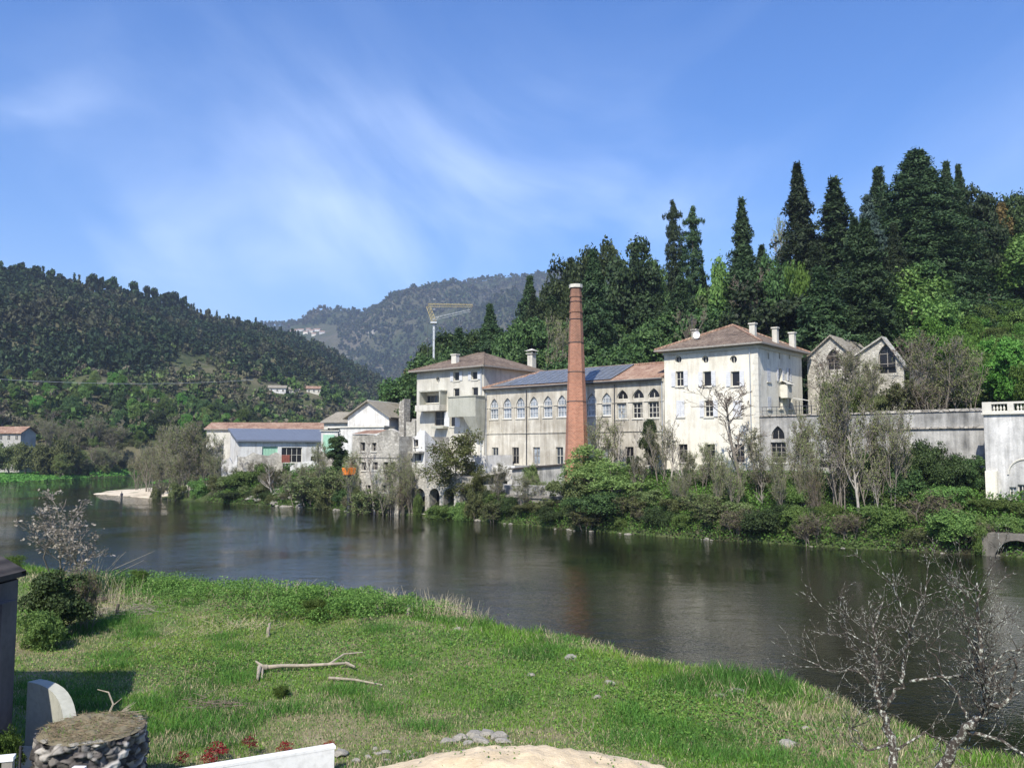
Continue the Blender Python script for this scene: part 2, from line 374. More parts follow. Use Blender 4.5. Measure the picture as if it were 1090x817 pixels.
PXR = [-900, -300, 0, 60, 100, 150, 210, 280, 340, 400, 430, 520, 700]
RPY = [262, 262, 276, 289, 297, 306, 327, 342, 362, 397, 414, 455, 478]
RY = [430, 450, 520, 540, 560, 600, 660, 740, 840, 950, 1000, 1050, 1100]
BY = [190, 200, 245, 245, 248, 252, 262, 275, 300, 350, 380, 420, 460]
FPXL = [-900, 150, 250, 290, 330, 380, 420, 470, 500, 530, 583, 640, 760, 1100, 2600]
FPY = [330, 345, 341, 340, 338, 337, 322, 304, 297, 292, 289, 287, 300, 330, 400]
def pxof(x, y): return 545+900*np.asarray(x)/np.maximum(np.asarray(y, float), 1.0)
def left_hill(x, y):
    px = pxof(x, y); yr = np.interp(px, PXR, RY); yb = np.interp(px, PXR, BY)
    zr = 8+(480-np.interp(px, PXR, RPY))/900*yr - 9
    f = np.clip((y-yb)/(yr-yb), 0, 1)
    z = 8+(zr-8)*(f**1.12)
    back = np.clip((y-yr)/(yr*.9), 0, 1); z = z-(zr-8)*sstep(0, 1, back)
    g = fbm(x/70., y/70., 3, 4)-.5
    z = z+g*34*np.clip(f*3, 0, 1)*(1-.75*sstep(.75, 1, f))*(f < 1)
    return np.where(y > yb, z, -50)
def far_hill(x, y):
    px = pxof(x, y); yr = 2500.0; yb = 1150.0
    zr = 8+(480-np.interp(px, FPXL, FPY))/900*yr - 8
    f = np.clip((y-yb)/(yr-yb), 0, 1); z = 8+(zr-8)*f**.9
    g = fbm(x/260., y/260., 11, 5)-.5
    z = z+g*230*np.clip(f*2.5, 0, 1)*(1-.9*sstep(.8, 1, f))
    z = z-(zr)*sstep(0, 1, np.clip((y-yr)/2500, 0, 1))
    return np.where(y > yb, z, -50)
def valley(x, y):
    sd = poly_sd(x, y, LA)
    n = fbm(np.asarray(x)/9., np.asarray(y)/9., 21, 3)
    z = np.where(sd < 0, 1+sd*.5, 1+np.minimum(sd*.38, 1.5)+np.clip(sd-4, 0, 60)*.085*(.7+.6*n))
    z = np.maximum(z, -2.5)
    a, s = AS(x, y)                       # the sand beach is flatter
    beach = sstep(-84, -92, a)*(s < 26)
    return np.where((beach > 0) & (sd > 0), z*(1-beach)+beach*(1+np.minimum(sd*.055, .9)), z)
def bank(a, s):
    """the mill's bank and the wooded hill behind it"""
    a = np.asarray(a, float); s = np.asarray(s, float); s0 = shore_s(a); q = s-s0
    x = C0[0]+a*DX+s*EX; y = C0[1]+a*DY+s*EY; n = fbm(x/3., y/3., 31, 3)-.5
    z = np.where(q < 0, 1+q*.7, np.where(q < 1, 1+q*1.1, 2.1+(q-1)*.42)); z = np.maximum(z, -1.5)
    z = np.minimum(z, 5.6)
    z = np.where((a < -10) & (a > -46) & (s < -7), np.minimum(z, 2.6), z)
    z = z+n*.9*sstep(.3, 2, q)*(1-sstep(-3, -1, s))
    ter = 5.3*sstep(.2, .5, s)*sstep(-.5, -.2, a-0.0)*(a > -.3)
    base = z+ter
    hb = np.where(a > -.3, 14.5, 13.0); u = np.clip(s-hb, 0, 400)
    fall = sstep(-118, -52, a)
    hill = 50*(1-np.exp(-u*.44/50))*fall*(1+.0*a)
    hill = hill+(fbm(x/14., y/14., 41, 4)-.5)*6*sstep(2, 25, u)*fall
    return base+hill
def ground(x, y):
    """height of the far bank and hills at a point (scalar)"""
    a, s = AS(x, y)
    zv = float(np.max([valley(np.array([x]), np.array([y]))[0], left_hill(np.array([x]), np.array([y]))[0], far_hill(np.array([x]), np.array([y]))[0]]))
    if -74 < a < 115 and -16 < s < 205:
        return float(bank(np.array([a]), np.array([s]))[0])
    if a >= -118 and s > -16 and s < 205:
        k = float(sstep(-82, -74, a)); return max(zv, float(bank(np.array([a]), np.array([s]))[0])*k+zv*(1-k))
    return zv

def landmat(name, kind):
    m, t, b = newmat(name); b.inputs['Roughness'].default_value = .95; b.inputs['Specular IOR Level'].default_value = .1
    co = objco(t)
    if kind == 'bank':
        c = ramp(t, noise(t, .16, 7, .65, co, .3), [(.34, (.035, .032, .02)), (.45, (.04, .055, .018)), (.56, (.055, .085, .025)), (.68, (.09, .08, .045))])
        c = mixc(t, M(t, 'MULTIPLY', M(t, 'SUBTRACT', noise(t, 2.2, 5, .6, co), .5), 1.6), c, (.20, .18, .14))
        bump(t, b, noise(t, 3, 5, .6, co), .8, .25)
    elif kind == 'hill':
        c = ramp(t, noise(t, .018, 7, .65, co, .3), [(.34, (.035, .045, .018)), (.46, (.06, .075, .028)), (.55, (.12, .11, .07)), (.66, (.08, .12, .035))])
        bump(t, b, noise(t, .35, 5, .6, co), .9, 1.2)
    elif kind == 'far':
        c = ramp(t, noise(t, .004, 9, .68, co, .4), [(.36, (.025, .038, .018)), (.45, (.04, .055, .025)), (.53, (.07, .072, .045)), (.64, (.11, .10, .075))])
        rk = ramp(t, noise(t, .012, 8, .7, objco(t, (1, .4, 1.6)), .6), [(.60, (0, 0, 0)), (.68, (1, 1, 1))]); c = mixc(t, rk, c, (.36, .34, .31))
        bump(t, b, noise(t, .03, 8, .65, co), 1, 14)
    elif kind == 'sand':
        c = ramp(t, noise(t, .5, 7, .65, co), [(.3, (.40, .34, .25)), (.5, (.54, .47, .36)), (.7, (.64, .57, .46))])
        bump(t, b, noise(t, 4, 5, .6, co), .5, .1)
    t.links.new(c, b.inputs['Base Color']); return m

# one sheet for valley, left hill and far mountain
def polar(name, pxs, Ys, zf, mat):
    PX, YY = np.meshgrid(pxs, Ys); X = (PX-545)/900*YY; Z = zf(X, YY)
    o = grid_mesh(name, X, YY, Z, mat); return o
def zvalley(X, Y):
    z = valley(X, Y); a, s = AS(X, Y)
    bz = bank(a, s); k = sstep(-82, -75, a)*(s > -20)*(1-sstep(180, 215, s))
    inside = (a > -76) & (a < 112) & (s > -18) & (s < 203)
    z2 = z*(1-k)+bz*k
    z2 = np.where(inside, np.minimum(z, bz)-1.6, z2)
    z2 = np.where((a > -300) & (a < -76) & (s > 15), np.maximum(z2, z), z2)
    return z2
px1 = np.arange(-900, 760, 9.0)
g = polar('valley_ground', np.arange(-700, 1900, 5.0), np.concatenate([np.arange(30, 330, 2.5), np.geomspace(332, 1300, 60)]), lambda X, Y: np.where(Y > 1150, 6, zvalley(X, Y)), landmat('meadow_ground', 'bank'))
tag(g, kind='structure')
o = polar('hill', np.arange(-700, 700, 5.0), np.geomspace(186, 2100, 150), left_hill, landmat('hill_ground', 'hill')); tag(o, kind='structure')
o = polar('mountain', np.arange(-900, 2300, 6.0), np.linspace(1150, 6000, 150), far_hill, landmat('mountain_ground', 'far')); tag(o, kind='structure')
# the mill's bank
av = np.concatenate([np.arange(-77, -1, 1.0), [-.6, -.35, -.2, 0], np.arange(.5, 30, 1.0), np.arange(31, 114, 2.5)])
sv = np.concatenate([np.arange(-17, 0, .5), [0, .2, .5, 1], np.arange(2, 22, 1.0), np.arange(22, 206, 2.5)])
A_, S_ = np.meshgrid(av, sv); XX = C0[0]+A_*DX+S_*EX; YY = C0[1]+A_*DY+S_*EY
o = grid_mesh('river_bank', XX, YY, bank(A_, S_), landmat('bank_ground', 'bank')); tag(o, kind='structure')
# sand spit
av = np.arange(-116, -80, .8); sv = np.arange(-14, 28, .8)
A_, S_ = np.meshgrid(av, sv); XX = C0[0]+A_*DX+S_*EX; YY = C0[1]+A_*DY+S_*EY
Z_ = valley(XX, YY)+.05+(fbm(XX/2, YY/2, 9, 3)-.5)*.25
Z_ = np.where(A_ > -92, Z_-.5*sstep(-92, -85, A_+ (fbm(XX/3, YY/3, 19, 3)-.5)*8), Z_)
Z_ = np.where(poly_sd(XX, YY, LA) < -.5, -1, Z_); Z_ = Z_ - 3*sstep(9, 16, S_)
o = grid_mesh('sand_beach', XX, YY, Z_, landmat('sand', 'sand')); tag(o, kind='structure')

# river
m, t, b = newmat('river_water'); b.inputs['Base Color'].default_value = rgb(.008, .009, .005); b.inputs['Roughness'].default_value = .02; b.inputs['IOR'].default_value = 1.33
co = objco(t, (1, 1, 1), (0, 0, radians(25)))
w1 = noise(t, .75, 6, .6, objco(t, (.7, 1.5, 1), (0, 0, radians(-30)))); w2 = noise(t, 4.0, 3, .6, objco(t, (.8, 1.5, 1), (0, 0, radians(-30)))); w3 = noise(t, .09, 3, .5, co)
w4 = noise(t, 9.0, 2, .6, objco(t, (.8, 1.4, 1), (0, 0, radians(-30))))
h = M(t, 'ADD', M(t, 'ADD', M(t, 'MULTIPLY', w1, .70), M(t, 'MULTIPLY', w2, .30)), M(t, 'MULTIPLY', w4, .10))
h = M(t, 'MULTIPLY', h, M(t, 'MAXIMUM', M(t, 'ADD', M(t, 'MULTIPLY', w3, 2.4), -.75), .12)); bump(t, b, h, .42, .24)
MT['water'] = m
mb = MB(); mb.poly([(-1500, -60, 1), (700, -60, 1), (700, 420, 1), (-1500, 420, 1)]); o = mb.build('river', m); tag(o, kind='structure')
# wide base sheet under everything
mb = MB(); mb.poly([(-9000, -3000, -3.2), (9000, -3000, -3.2), (9000, 12000, -3.2), (-9000, 12000, -3.2)]); o = mb.build('ground', landmat('bed', 'bank')); tag(o, kind='structure')

# near bank: the meadow under the photographer
NP = [(-200, 590), (-60, 592), (0, 598), (60, 606), (110, 612), (150, 617), (220, 621), (300, 628), (380, 636), (450, 645), (500, 653), (560, 665), (600, 672), (640, 680), (690, 687), (730, 695), (800, 708), (870, 722), (910, 733), (960, 752), (1020, 770), (1090, 788), (1200, 815)]
LC = [tuple(ATZ(px, py, 2.2)[:2]) for px, py in NP]
LC = [(-60, 34)]+LC+[(60, 8), (60, -40), (-60, -40)]
def meadow(x, y):
    sd = poly_sd(x, y, LC); n = fbm(np.asarray(x)/2.2, np.asarray(y)/2.2, 51, 4)-.5
    e = fbm(np.asarray(x)/1.3, np.asarray(y)/1.3, 61, 2)-.5
    z = 2.05+n*.35+.35*np.exp(-((sd-3)/2.5)**2)*(np.asarray(x) < 3)
    z = z-sstep(.9+e, -1.2+e, sd)*1.9
    # sand heap and its dip
    r2 = ((np.asarray(x)+.1)/3.3)**2+((np.asarray(y)-14.9)/1.9)**2
    return z+.80*np.exp(-r2*1.5)
xv = np.arange(-34, 24, .2); yv = np.arange(4, 44, .2)
XX, YY = np.meshgrid(xv, yv)
m, t, b = newmat('meadow_soil'); b.inputs['Roughness'].default_value = .95
co = objco(t); c = ramp(t, noise(t, .35, 8, .68, co, .4), [(.36, (.07, .115, .025)), (.48, (.11, .15, .04)), (.58, (.20, .18, .09)), (.70, (.34, .29, .19))])
t.links.new(mixc(t, M(t, 'MULTIPLY', M(t, 'SUBTRACT', noise(t, 5, 5, .6, co), .5), 1.6), c, (.05, .055, .02)), b.inputs['Base Color']); bump(t, b, noise(t, 12, 5, .7, co), .7, .06)
o = grid_mesh('near_bank', XX, YY, meadow(XX, YY), m); tag(o, kind='structure')
def mz(x, y): return float(meadow(np.array([x]), np.array([y]))[0])

def hit(px, py, Y0, Y1, f, n=400):
    """first place where the line of sight through the picture point meets the land f"""
    Ys = np.linspace(Y0, Y1, n); P = [AT(px, py, float(y)) for y in Ys]; X = np.array([p.x for p in P]); Z = np.array([p.z for p in P]); g_ = f(X, Ys); k = np.where(g_ >= Z)[0]
    k = k[0] if len(k) else n-1; return Vector((X[k], Ys[k], float(g_[k])))
# ================================================================== PLANTS: prototypes
def leaves(P, Nn, size, rng, rnd=1.0, asp=.62, jit=.45):
    """diamond leaf sprays at points P, facing roughly outward"""
    n = len(P); nn = Nn+rng.normal(0, rnd, (n, 3)); nn /= np.linalg.norm(nn, axis=1, keepdims=True)+1e-9
    t = rng.normal(0, 1, (n, 3)); t -= nn*(t*nn).sum(1, keepdims=True); t /= np.linalg.norm(t, axis=1, keepdims=True)+1e-9
    b = np.cross(nn, t); s = size*(1+rng.uniform(-jit, jit, (n, 1)))
    V = np.stack([P-t*s, P-b*s*asp, P+t*s, P+b*s*asp], 1).reshape(-1, 3)
    return V, np.arange(4*n).reshape(n, 4)
def conifer_pts(rng, H, R, n, base=.06, p=.9, whorl=26, droop=.22, gap=.0, nb=8, irr=.25):
    wz = base+(1-base)*np.linspace(0, 1, whorl)**.95; wr = R*np.clip(1-wz, 0.02, 1)**p*(1+rng.uniform(-irr, irr, whorl))
    wr[wz < base+.08] *= .8
    keep = rng.random((whorl, nb)) > gap; bl = 1+rng.uniform(-irr, irr, (whorl, nb)); ba = rng.uniform(0, 2*pi, whorl)[:, None]+np.arange(nb)*2*pi/nb+rng.uniform(-.25, .25, (whorl, nb))
    pw = (wr+.12*R); pw = pw/pw.sum(); wi = rng.choice(whorl, n, p=pw); bi = rng.integers(0, nb, n)
    k = keep[wi, bi]; wi = wi[k]; bi = bi[k]; m = len(wi)
    t = rng.random(m)**.65; L = wr[wi]*bl[wi, bi]; r = t*L+.03; an = ba[wi, bi]
    lat = rng.normal(0, .13, m)*L*(1.15-t)+rng.normal(0, .05, m)*R
    x = np.cos(an)*r-np.sin(an)*lat; y = np.sin(an)*r+np.cos(an)*lat
    z = wz[wi]*H-droop*L*t**1.5+rng.normal(0, .012, m)*H*.8+ .10*L
    P = np.stack([x, y, z], 1); Nn = np.stack([np.cos(an)*.7, np.sin(an)*.7, np.full(m, .8)], 1); return P, Nn
def lobe_pts(rng, H, R, n, nl=22, base=.22, lr=.30, top=1.0, flat=1.0, hole=.35, skew=0):
    c = rng.normal(0, 1, (nl, 3)); c /= np.linalg.norm(c, axis=1, keepdims=True); c *= rng.random((nl, 1))**.42*(1-lr*.8)
    hz = H*(1-base)/2; C = np.stack([c[:, 0]*R, c[:, 1]*R, H*base+hz+c[:, 2]*hz*top], 1)
    w_ = 1-.35*np.clip(c[:, 2], 0, 1); lrad = R*lr*rng.uniform(.65, 1.35, nl)*w_
    li = rng.choice(nl, n, p=lrad**2/np.sum(lrad**2)); d = rng.normal(0, 1, (n, 3)); d /= np.linalg.norm(d, axis=1, keepdims=True)
    d[:, 2] = np.where(d[:, 2] < -.35, -d[:, 2]*.6, d[:, 2])
    r = lrad[li]*(.55+.5*rng.random(n)**.5)*(1+.25*np.sin(d[:, 0]*7+li)*np.cos(d[:, 1]*6+li*2))
    P = C[li]+d*r[:, None]*np.array([1, 1, flat]); 
    hv = vnoise(P[:, 0]*2.2/R*1.6+li*3.1, P[:, 2]*2.2/R*1.6+P[:, 1]*2.0/R, 7)
    k = (hv > hole) & (P[:, 2] > .02*H); out = P-np.array([0, 0, H*.5]); out /= np.linalg.norm(out, axis=1, keepdims=True)+1e-6
    return P[k], (d*.8+out*.3)[k], C
def seg_mesh(S, k=3):
    """S: list (p0,p1,r0,r1)"""
    P0 = np.array([s[0] for s in S]); P1 = np.array([s[1] for s in S]); R0 = np.array([s[2] for s in S])[:, None]; R1 = np.array([s[3] for s in S])[:, None]
    d = P1-P0; d /= np.linalg.norm(d, axis=1, keepdims=True)+1e-9; h = np.where(np.abs(d[:, 2:3]) < .9, [[0, 0, 1.]], [[1., 0, 0]])
    a = np.cross(d, h); a /= np.linalg.norm(a, axis=1, keepdims=True); b = np.cross(d, a); n = len(S); V = np.zeros((n, 2*k, 3))
    for i in range(k):
        t = 2*pi*i/k; o = a*cos(t)+b*sin(t); V[:, i] = P0+o*R0; V[:, k+i] = P1+o*R1
    base = (np.arange(n)*2*k)[:, None]; F = np.concatenate([base+np.array([[i, (i+1) % k, k+(i+1) % k, k+i]]) for i in range(k)], 0)
    return V.reshape(-1, 3), F
def grow(rnd, p, d, L, r, lvl, mx, out, kids=(7, 5, 4, 3), spread=.75, trop=.12, rmin=.012, wob=.12, ratio=.55, start=.25, nseg=5):
    p = Vector(p); d = Vector(d).normalized(); pts = [(p.copy(), r)]
    n = nseg if lvl < 2 else 3; cur = p.copy(); dd = d.copy()
    for i in range(n):
        dd = (dd+Vector((rnd.gauss(0, wob), rnd.gauss(0, wob), rnd.gauss(0, wob)+trop))).normalized()
        nx = cur+dd*(L/n); r1 = max(rmin, r*(1-(i+1)/n*.75)); out.append((tuple(cur), tuple(nx), pts[-1][1], r1, lvl)); cur = nx; pts.append((cur.copy(), r1))
    if lvl >= mx: return
    for c in range(kids[min(lvl, len(kids)-1)]):
        t = start+(1-start)*rnd.random()**.9 if lvl == 0 else .15+.85*rnd.random(); i = min(int(t*n), n-1); f = t*n-i
        q = pts[i][0].lerp(pts[i+1][0], f); ax = (pts[i+1][0]-pts[i][0]).normalized(); o = ax.orthogonal().normalized(); o.rotate(__import__('mathutils').Quaternion(ax, rnd.uniform(0, 2*pi)))
        nd = (ax*cos(spread)+o*sin(spread)*rnd.uniform(.7, 1.3)).normalized()
        grow(rnd, q, nd, L*ratio*rnd.uniform(.6, 1.15)*(1.15-.55*t), max(rmin, pts[i][1]*.55), lvl+1, mx, out, kids, spread, trop, rmin, wob, ratio, start, nseg)
PR = {}
def proto(name, parts, H, R): PR[name] = dict(parts=parts, H=H, R=R)
def trunk_mesh(rnd, H, r, mat, lean=.03, limbs=0, top=.8, C=None):
    S = []; p = Vector((0, 0, -.6)); n = 7
    for i in range(n):
        q = Vector((rnd.gauss(0, lean*H*.2), rnd.gauss(0, lean*H*.2), H*top*(i+1)/n)); S.append((tuple(p), tuple(q), r*(1-i/n*.8), r*(1-(i+1)/n*.8))); p = q
    if C is not None:
        for c in list(C)[:limbs]:
            z = min(c[2]*.55, H*top*.8); st = Vector((0, 0, z)); md = st.lerp(Vector(c), .55)+Vector((0, 0, -.04*H)); S.append((tuple(st), tuple(md), r*.42, r*.28)); S.append((tuple(md), tuple(c), r*.28, r*.1))
    V, F = seg_mesh(S, 6); return np_mesh('trunk', V, F, mat, True)
def mk_conifer(name, seed, H, R, n, size, mat, bark='bark', **kw):
    rng = np.random.default_rng(seed); P, Nn = conifer_pts(rng, H, R, n, **kw); V, F = leaves(P, Nn, size*1.2, rng, .8, .30)
    proto(name, [('trunk', trunk_mesh(random.Random(seed), H, H*.014+.08, MT[bark], .01, top=.97)), ('crown', np_mesh('crown', V, F, MT[mat]))], H, R)
def mk_broad(name, seed, H, R, n, size, mat, bark='bark', limbs=10, rnd_=.9, **kw):
    rng = np.random.default_rng(seed); P, Nn, C = lobe_pts(rng, H, R, n, **kw); V, F = leaves(P, Nn, size, rng, rnd_)
    proto(name, [('trunk', trunk_mesh(random.Random(seed), H, H*.016+.06, MT[bark], .03, limbs, .75, C)), ('crown', np_mesh('crown', V, F, MT[mat]))], H, R)
def mk_bare(name, seed, H, R, mat='twig', bark='grey_bark', stems=1, leafy=0, leafmatn='bud', lsize=.12, kids=(9, 6, 5, 3), mx=4, spread=.7, trop=.12, ratio=.5, r=.12, rmin=.014, start=.25, ljit=.10):
    rnd = random.Random(seed); out = []
    for s in range(stems):
        an = rnd.uniform(0, 6.28); rr = (0 if stems == 1 else rnd.uniform(.1, .25*R)); t = 0 if stems == 1 else rnd.uniform(.05, .3)
        grow(rnd, (cos(an)*rr, sin(an)*rr, -.3), (cos(an)*t, sin(an)*t, 1), H*rnd.uniform(.72, .86), r*rnd.uniform(.7, 1.1), 0, mx, out, kids, spread, trop, rmin, .06 if H > 5 else .15, ratio, start)
    V, F = seg_mesh([s[:4] for s in out if s[4] < 2], 5); parts = [('trunk', np_mesh('trunk', V, F, MT[bark], True))]
    V, F = seg_mesh([s[:4] for s in out if s[4] >= 2], 3); Vt, Ft = V, F
    tips = np.array([s[1] for s in out if s[4] >= max(2, mx-1)])
    parts.append(('twigs', np_mesh('twigs', V, F, MT[mat])))
    if leafy:
        rng = np.random.default_rng(seed); P = tips[rng.integers(0, len(tips), leafy)]+rng.normal(0, ljit, (leafy, 3)); V, F = leaves(P, np.zeros_like(P)+[0, 0, .6], lsize, rng)
        parts.append(('crown', np_mesh('crown', V, F, MT[leafmatn])))
    zz = Vt[:, 2].max(); rx = np.percentile(np.hypot(Vt[:, 0], Vt[:, 1]), 97); proto(name, parts, float(zz), float(rx))
mk_conifer('sequoia', 1, 26, 6.8, 84000, 0.194, 'conifer', p=.62, whorl=44, nb=11, droop=.32, irr=.30, base=.02, gap=.05)
mk_conifer('spire', 2, 20, 3.6, 35000, 0.180, 'conifer', p=.74, whorl=40, nb=9, droop=.34, irr=.36, base=.03, gap=.08)
mk_conifer('spire_thin', 3, 20, 3.2, 24500, 0.180, 'conifer', p=.45, whorl=24, nb=8, droop=.12, irr=.5, base=.12, gap=.2)
mk_conifer('fir', 4, 18, 4.6, 38500, 0.187, 'conifer', p=.74, whorl=28, nb=9, droop=.22, irr=.3, base=.05, gap=.06)
mk_conifer('cedar', 5, 18, 5.5, 45500, 0.173, 'conifer_blue', p=.7, whorl=20, nb=9, droop=.12, irr=.3, base=.05, gap=.08)
mk_broad('pine', 6, 16, 5.0, 45500, 0.187, 'conifer', nl=44, base=.14, lr=.28, flat=.7, hole=.33, limbs=16)
mk_broad('oak_a', 7, 13, 5.6, 29750, 0.180, 'evergreen', nl=46, base=.0, lr=.30, hole=.27)
mk_broad('oak_b', 8, 12, 5.0, 26250, 0.173, 'evergreen', nl=34, base=.0, lr=.32, hole=.28)
mk_broad('oak_c', 18, 15, 4.6, 26250, 0.173, 'conifer', nl=44, base=.0, lr=.28, hole=.27)
mk_broad('fresh', 9, 10, 4.2, 21000, 0.144, 'fresh', nl=24, base=.08, lr=.32, hole=.40)
mk_broad('mid', 10, 9, 4.0, 21000, 0.144, 'mid', nl=24, base=.05, lr=.32, hole=.38)
mk_broad('autumn', 11, 14, 4.6, 24500, 0.166, 'autumn', nl=24, base=.06, lr=.30, hole=.38)
mk_broad('bush_dark', 12, 3.6, 2.6, 21000, 0.079, 'evergreen', nl=20, base=-.1, lr=.36, hole=.33, limbs=6)
mk_broad('bush_mid', 13, 3.2, 2.6, 21000, 0.079, 'mid', nl=22, base=-.1, lr=.34, hole=.35, limbs=6)
mk_broad('bush_olive', 14, 3.4, 2.6, 15750, 0.079, 'olive', nl=22, base=-.1, lr=.34, hole=.42, limbs=8, bark='grey_bark')
mk_broad('bush_fresh', 15, 3.2, 2.7, 19250, 0.079, 'fresh', nl=20, base=-.1, lr=.34, hole=.38, limbs=6)
mk_broad('ivy_tree', 16, 10, 1.7, 21000, 0.094, 'evergreen', nl=34, base=.0, lr=.42, hole=.30, limbs=4)
mk_broad('feather', 17, 8, 2.8, 21000, 0.086, 'spring', nl=40, base=.0, lr=.30, hole=.36, limbs=16, bark='grey_bark')
mk_bare('bare_a', 21, 11, 4, kids=(12, 6, 5, 3), spread=.75, ratio=.52, r=.16, start=.2)
mk_bare('bare_b', 22, 10, 4, stems=4, kids=(11, 6, 4, 3), spread=.72, ratio=.45, r=.10, rmin=.017, start=.15, mat='grey_twig', leafy=5200, lsize=.075, ljit=.2)
mk_bare('bare_tall', 23, 12, 3, kids=(15, 5, 4, 2), spread=.55, ratio=.34, r=.13, start=.2, bark='pale_bark', mat='grey_twig', trop=.2)
mk_bare('bare_bush', 24, 3.4, 2.5, stems=9, kids=(8, 5, 4), mx=3, spread=.7, ratio=.55, r=.04, rmin=.010, start=.1, leafy=1400, lsize=.07)
mk_bare('bare_bush_leafy', 25, 3.8, 2.5, stems=8, kids=(8, 5, 4), mx=3, spread=.7, ratio=.55, r=.04, rmin=.010, start=.1, leafy=5000, lsize=.085, leafmatn='olive')
mk_bare('young_leafy', 26, 8, 3, kids=(22, 7, 5, 3), mx=4, spread=1.05, ratio=.42, r=.10, rmin=.010, start=.12, leafy=9000, lsize=.075, leafmatn='spring', trop=.03, ljit=.22)
mk_bare('bare_grove', 27, 11, 3.6, stems=4, kids=(13, 7, 5), mx=3, spread=.62, ratio=.42, r=.12, start=.2, bark='grey_bark', mat='grey_twig', leafy=4200, lsize=.08, rmin=.016, ljit=.2)

NPL = [0]
def plant(pname, name, loc, h, wdt, label, cat='tree', group=None, rot=None):
    """copy a prototype plant: empty root with trunk and crown children"""
    p = PR[pname]; NPL[0] += 1; r = random.Random(NPL[0]*7+1)
    e = bpy.data.objects.new(name, None); COL.objects.link(e); e.location = loc; e.rotation_euler = (r.uniform(-.02, .02), r.uniform(-.02, .02), r.uniform(0, 6.28) if rot is None else rot)
    sz = h/p['H']; sx = wdt/(2*p['R']); e.scale = (sx, sx*r.uniform(.9, 1.1), sz); tag(e, label, cat, group)
    for n, me in p['parts']:
        o = bpy.data.objects.new(n, me); COL.objects.link(o); o.parent = e
    return e
def on_px(pname, name, px, s, top, wpx, label, cat='tree', group=None, sink=.2):
    """on the mill's bank: at picture column px, s metres behind the mill front, top at row top, wpx wide"""
    a = a_of(px, s, 440); p = W(a, s); z = ground(p.x, p.y)-sink
    zt = AT(px, top, p.y).z; h = max(.6, zt-z); return plant(pname, name, (p.x, p.y, z), h, wpx/FPX*p.y, label, cat, group)
def at_Y(pname, name, px, Y, top, wpx, label, cat='tree', group=None, sink=.2):
    p = AT(px, 440, Y); z = ground(p.x, p.y)-sink; zt = AT(px, top, Y).z
    return plant(pname, name, (p.x, p.y, z), max(.6, zt-z), wpx/FPX*Y, label, cat, group)
# ================================================================== BUILDINGS
def FR(ox=0.0, oy=0.0): return lambda u, d, z: (ox+u, oy+d, z)            # front: u right, d inward (+y)
def RT(x, y0=0.0): return lambda u, d, z: (x-d, y0+u, z)                  # right side: u runs back, d inward (-x)
def LF(x, y1): return lambda u, d, z: (x+d, y1-u, z)                      # left side: u runs forward
def prof(u0, u1, za, zb, kind):
    if kind == 'rect': return [(u0, za), (u1, za), (u1, zb), (u0, zb)]
    um = (u0+u1)/2; hw = (u1-u0)/2
    if kind == 'round':
        zm = (za+zb)/2; hz = (zb-za)/2; return [(um+hw*cos(-pi/2+2*pi*k/20), zm+hz*sin(-pi/2+2*pi*k/20)) for k in range(20)]
    if kind == 'arch':
        zs = zb-hw; return [(u0, za), (u1, za)]+[(um+hw*cos(pi*k/10), zs+hw*sin(pi*k/10)) for k in range(11)]
    rise = min(hw*1.75, zb-za); zs = zb-rise; R = []                      # pointed
    for k in range(7):
        t = k/6; R.append((u1-hw*(t**1.9), zs+rise*(t**.78)))
    L = [(2*um-u, z) for u, z in reversed(R[:-1])]
    return [(u0, za), (u1, za)]+R+L
def wall_face(mb, Mp, w0, w1, z0, z1, holes, m=0, mr=None, dep=.25, ztop=None):
    """a wall with real openings; holes: (u0,u1,za,zb,kind)"""
    us = sorted({w0, w1}|{h[0] for h in holes}|{h[1] for h in holes}); zs = sorted({z0, z1}|{h[2] for h in holes}|{h[3] for h in holes}); mr = m if mr is None else mr
    us = [u for u in us if w0 <= u <= w1]; zs = [z for z in zs if z0 <= z <= z1]
    for i in range(len(us)-1):
        for j in range(len(zs)-1):
            uc, zc = (us[i]+us[i+1])/2, (zs[j]+zs[j+1])/2
            if any(h[0] < uc < h[1] and h[2] < zc < h[3] for h in holes): continue
            mb.poly([Mp(us[i], 0, zs[j]), Mp(us[i+1], 0, zs[j]), Mp(us[i+1], 0, zs[j+1]), Mp(us[i], 0, zs[j+1])], m)
    for (u0, u1, za, zb, kind) in holes:
        P = prof(u0, u1, za, zb, kind); um = (u0+u1)/2; zm = (za+zb)/2
        if kind != 'rect':
            for cu, cz, sel in ((u1, zb, lambda p: p[0] >= um-1e-6 and p[1] >= zm-1e-6 if kind == 'round' else p[0] >= um-1e-6 and p[1] > za+1e-6), (u0, zb, lambda p: p[0] <= um+1e-6 and p[1] >= zm-1e-6 if kind == 'round' else p[0] <= um+1e-6 and p[1] > za+1e-6),
                                (u1, za, lambda p: kind == 'round' and p[0] >= um-1e-6 and p[1] <= zm+1e-6), (u0, za, lambda p: kind == 'round' and p[0] <= um+1e-6 and p[1] <= zm+1e-6)):
                q = [p for p in P if sel(p)]
                if kind == 'round': q.sort(key=lambda p: math.atan2(p[1]-zm, p[0]-um) if not (cu == u0 and cz == za) else math.atan2(-(p[1]-zm), -(p[0]-um)))
                if cu == u0 and cz == zb and kind == 'round': q.sort(key=lambda p: p[0])
                for k in range(len(q)-1): mb.poly([Mp(cu, 0, cz), Mp(q[k][0], 0, q[k][1]), Mp(q[k+1][0], 0, q[k+1][1])], m)
        for k in range(len(P)):
            p, q = P[k], P[(k+1) % len(P)]
            mb.poly([Mp(p[0], 0, p[1]), Mp(q[0], 0, q[1]), Mp(q[0], dep, q[1]), Mp(p[0], dep, p[1])], mr)
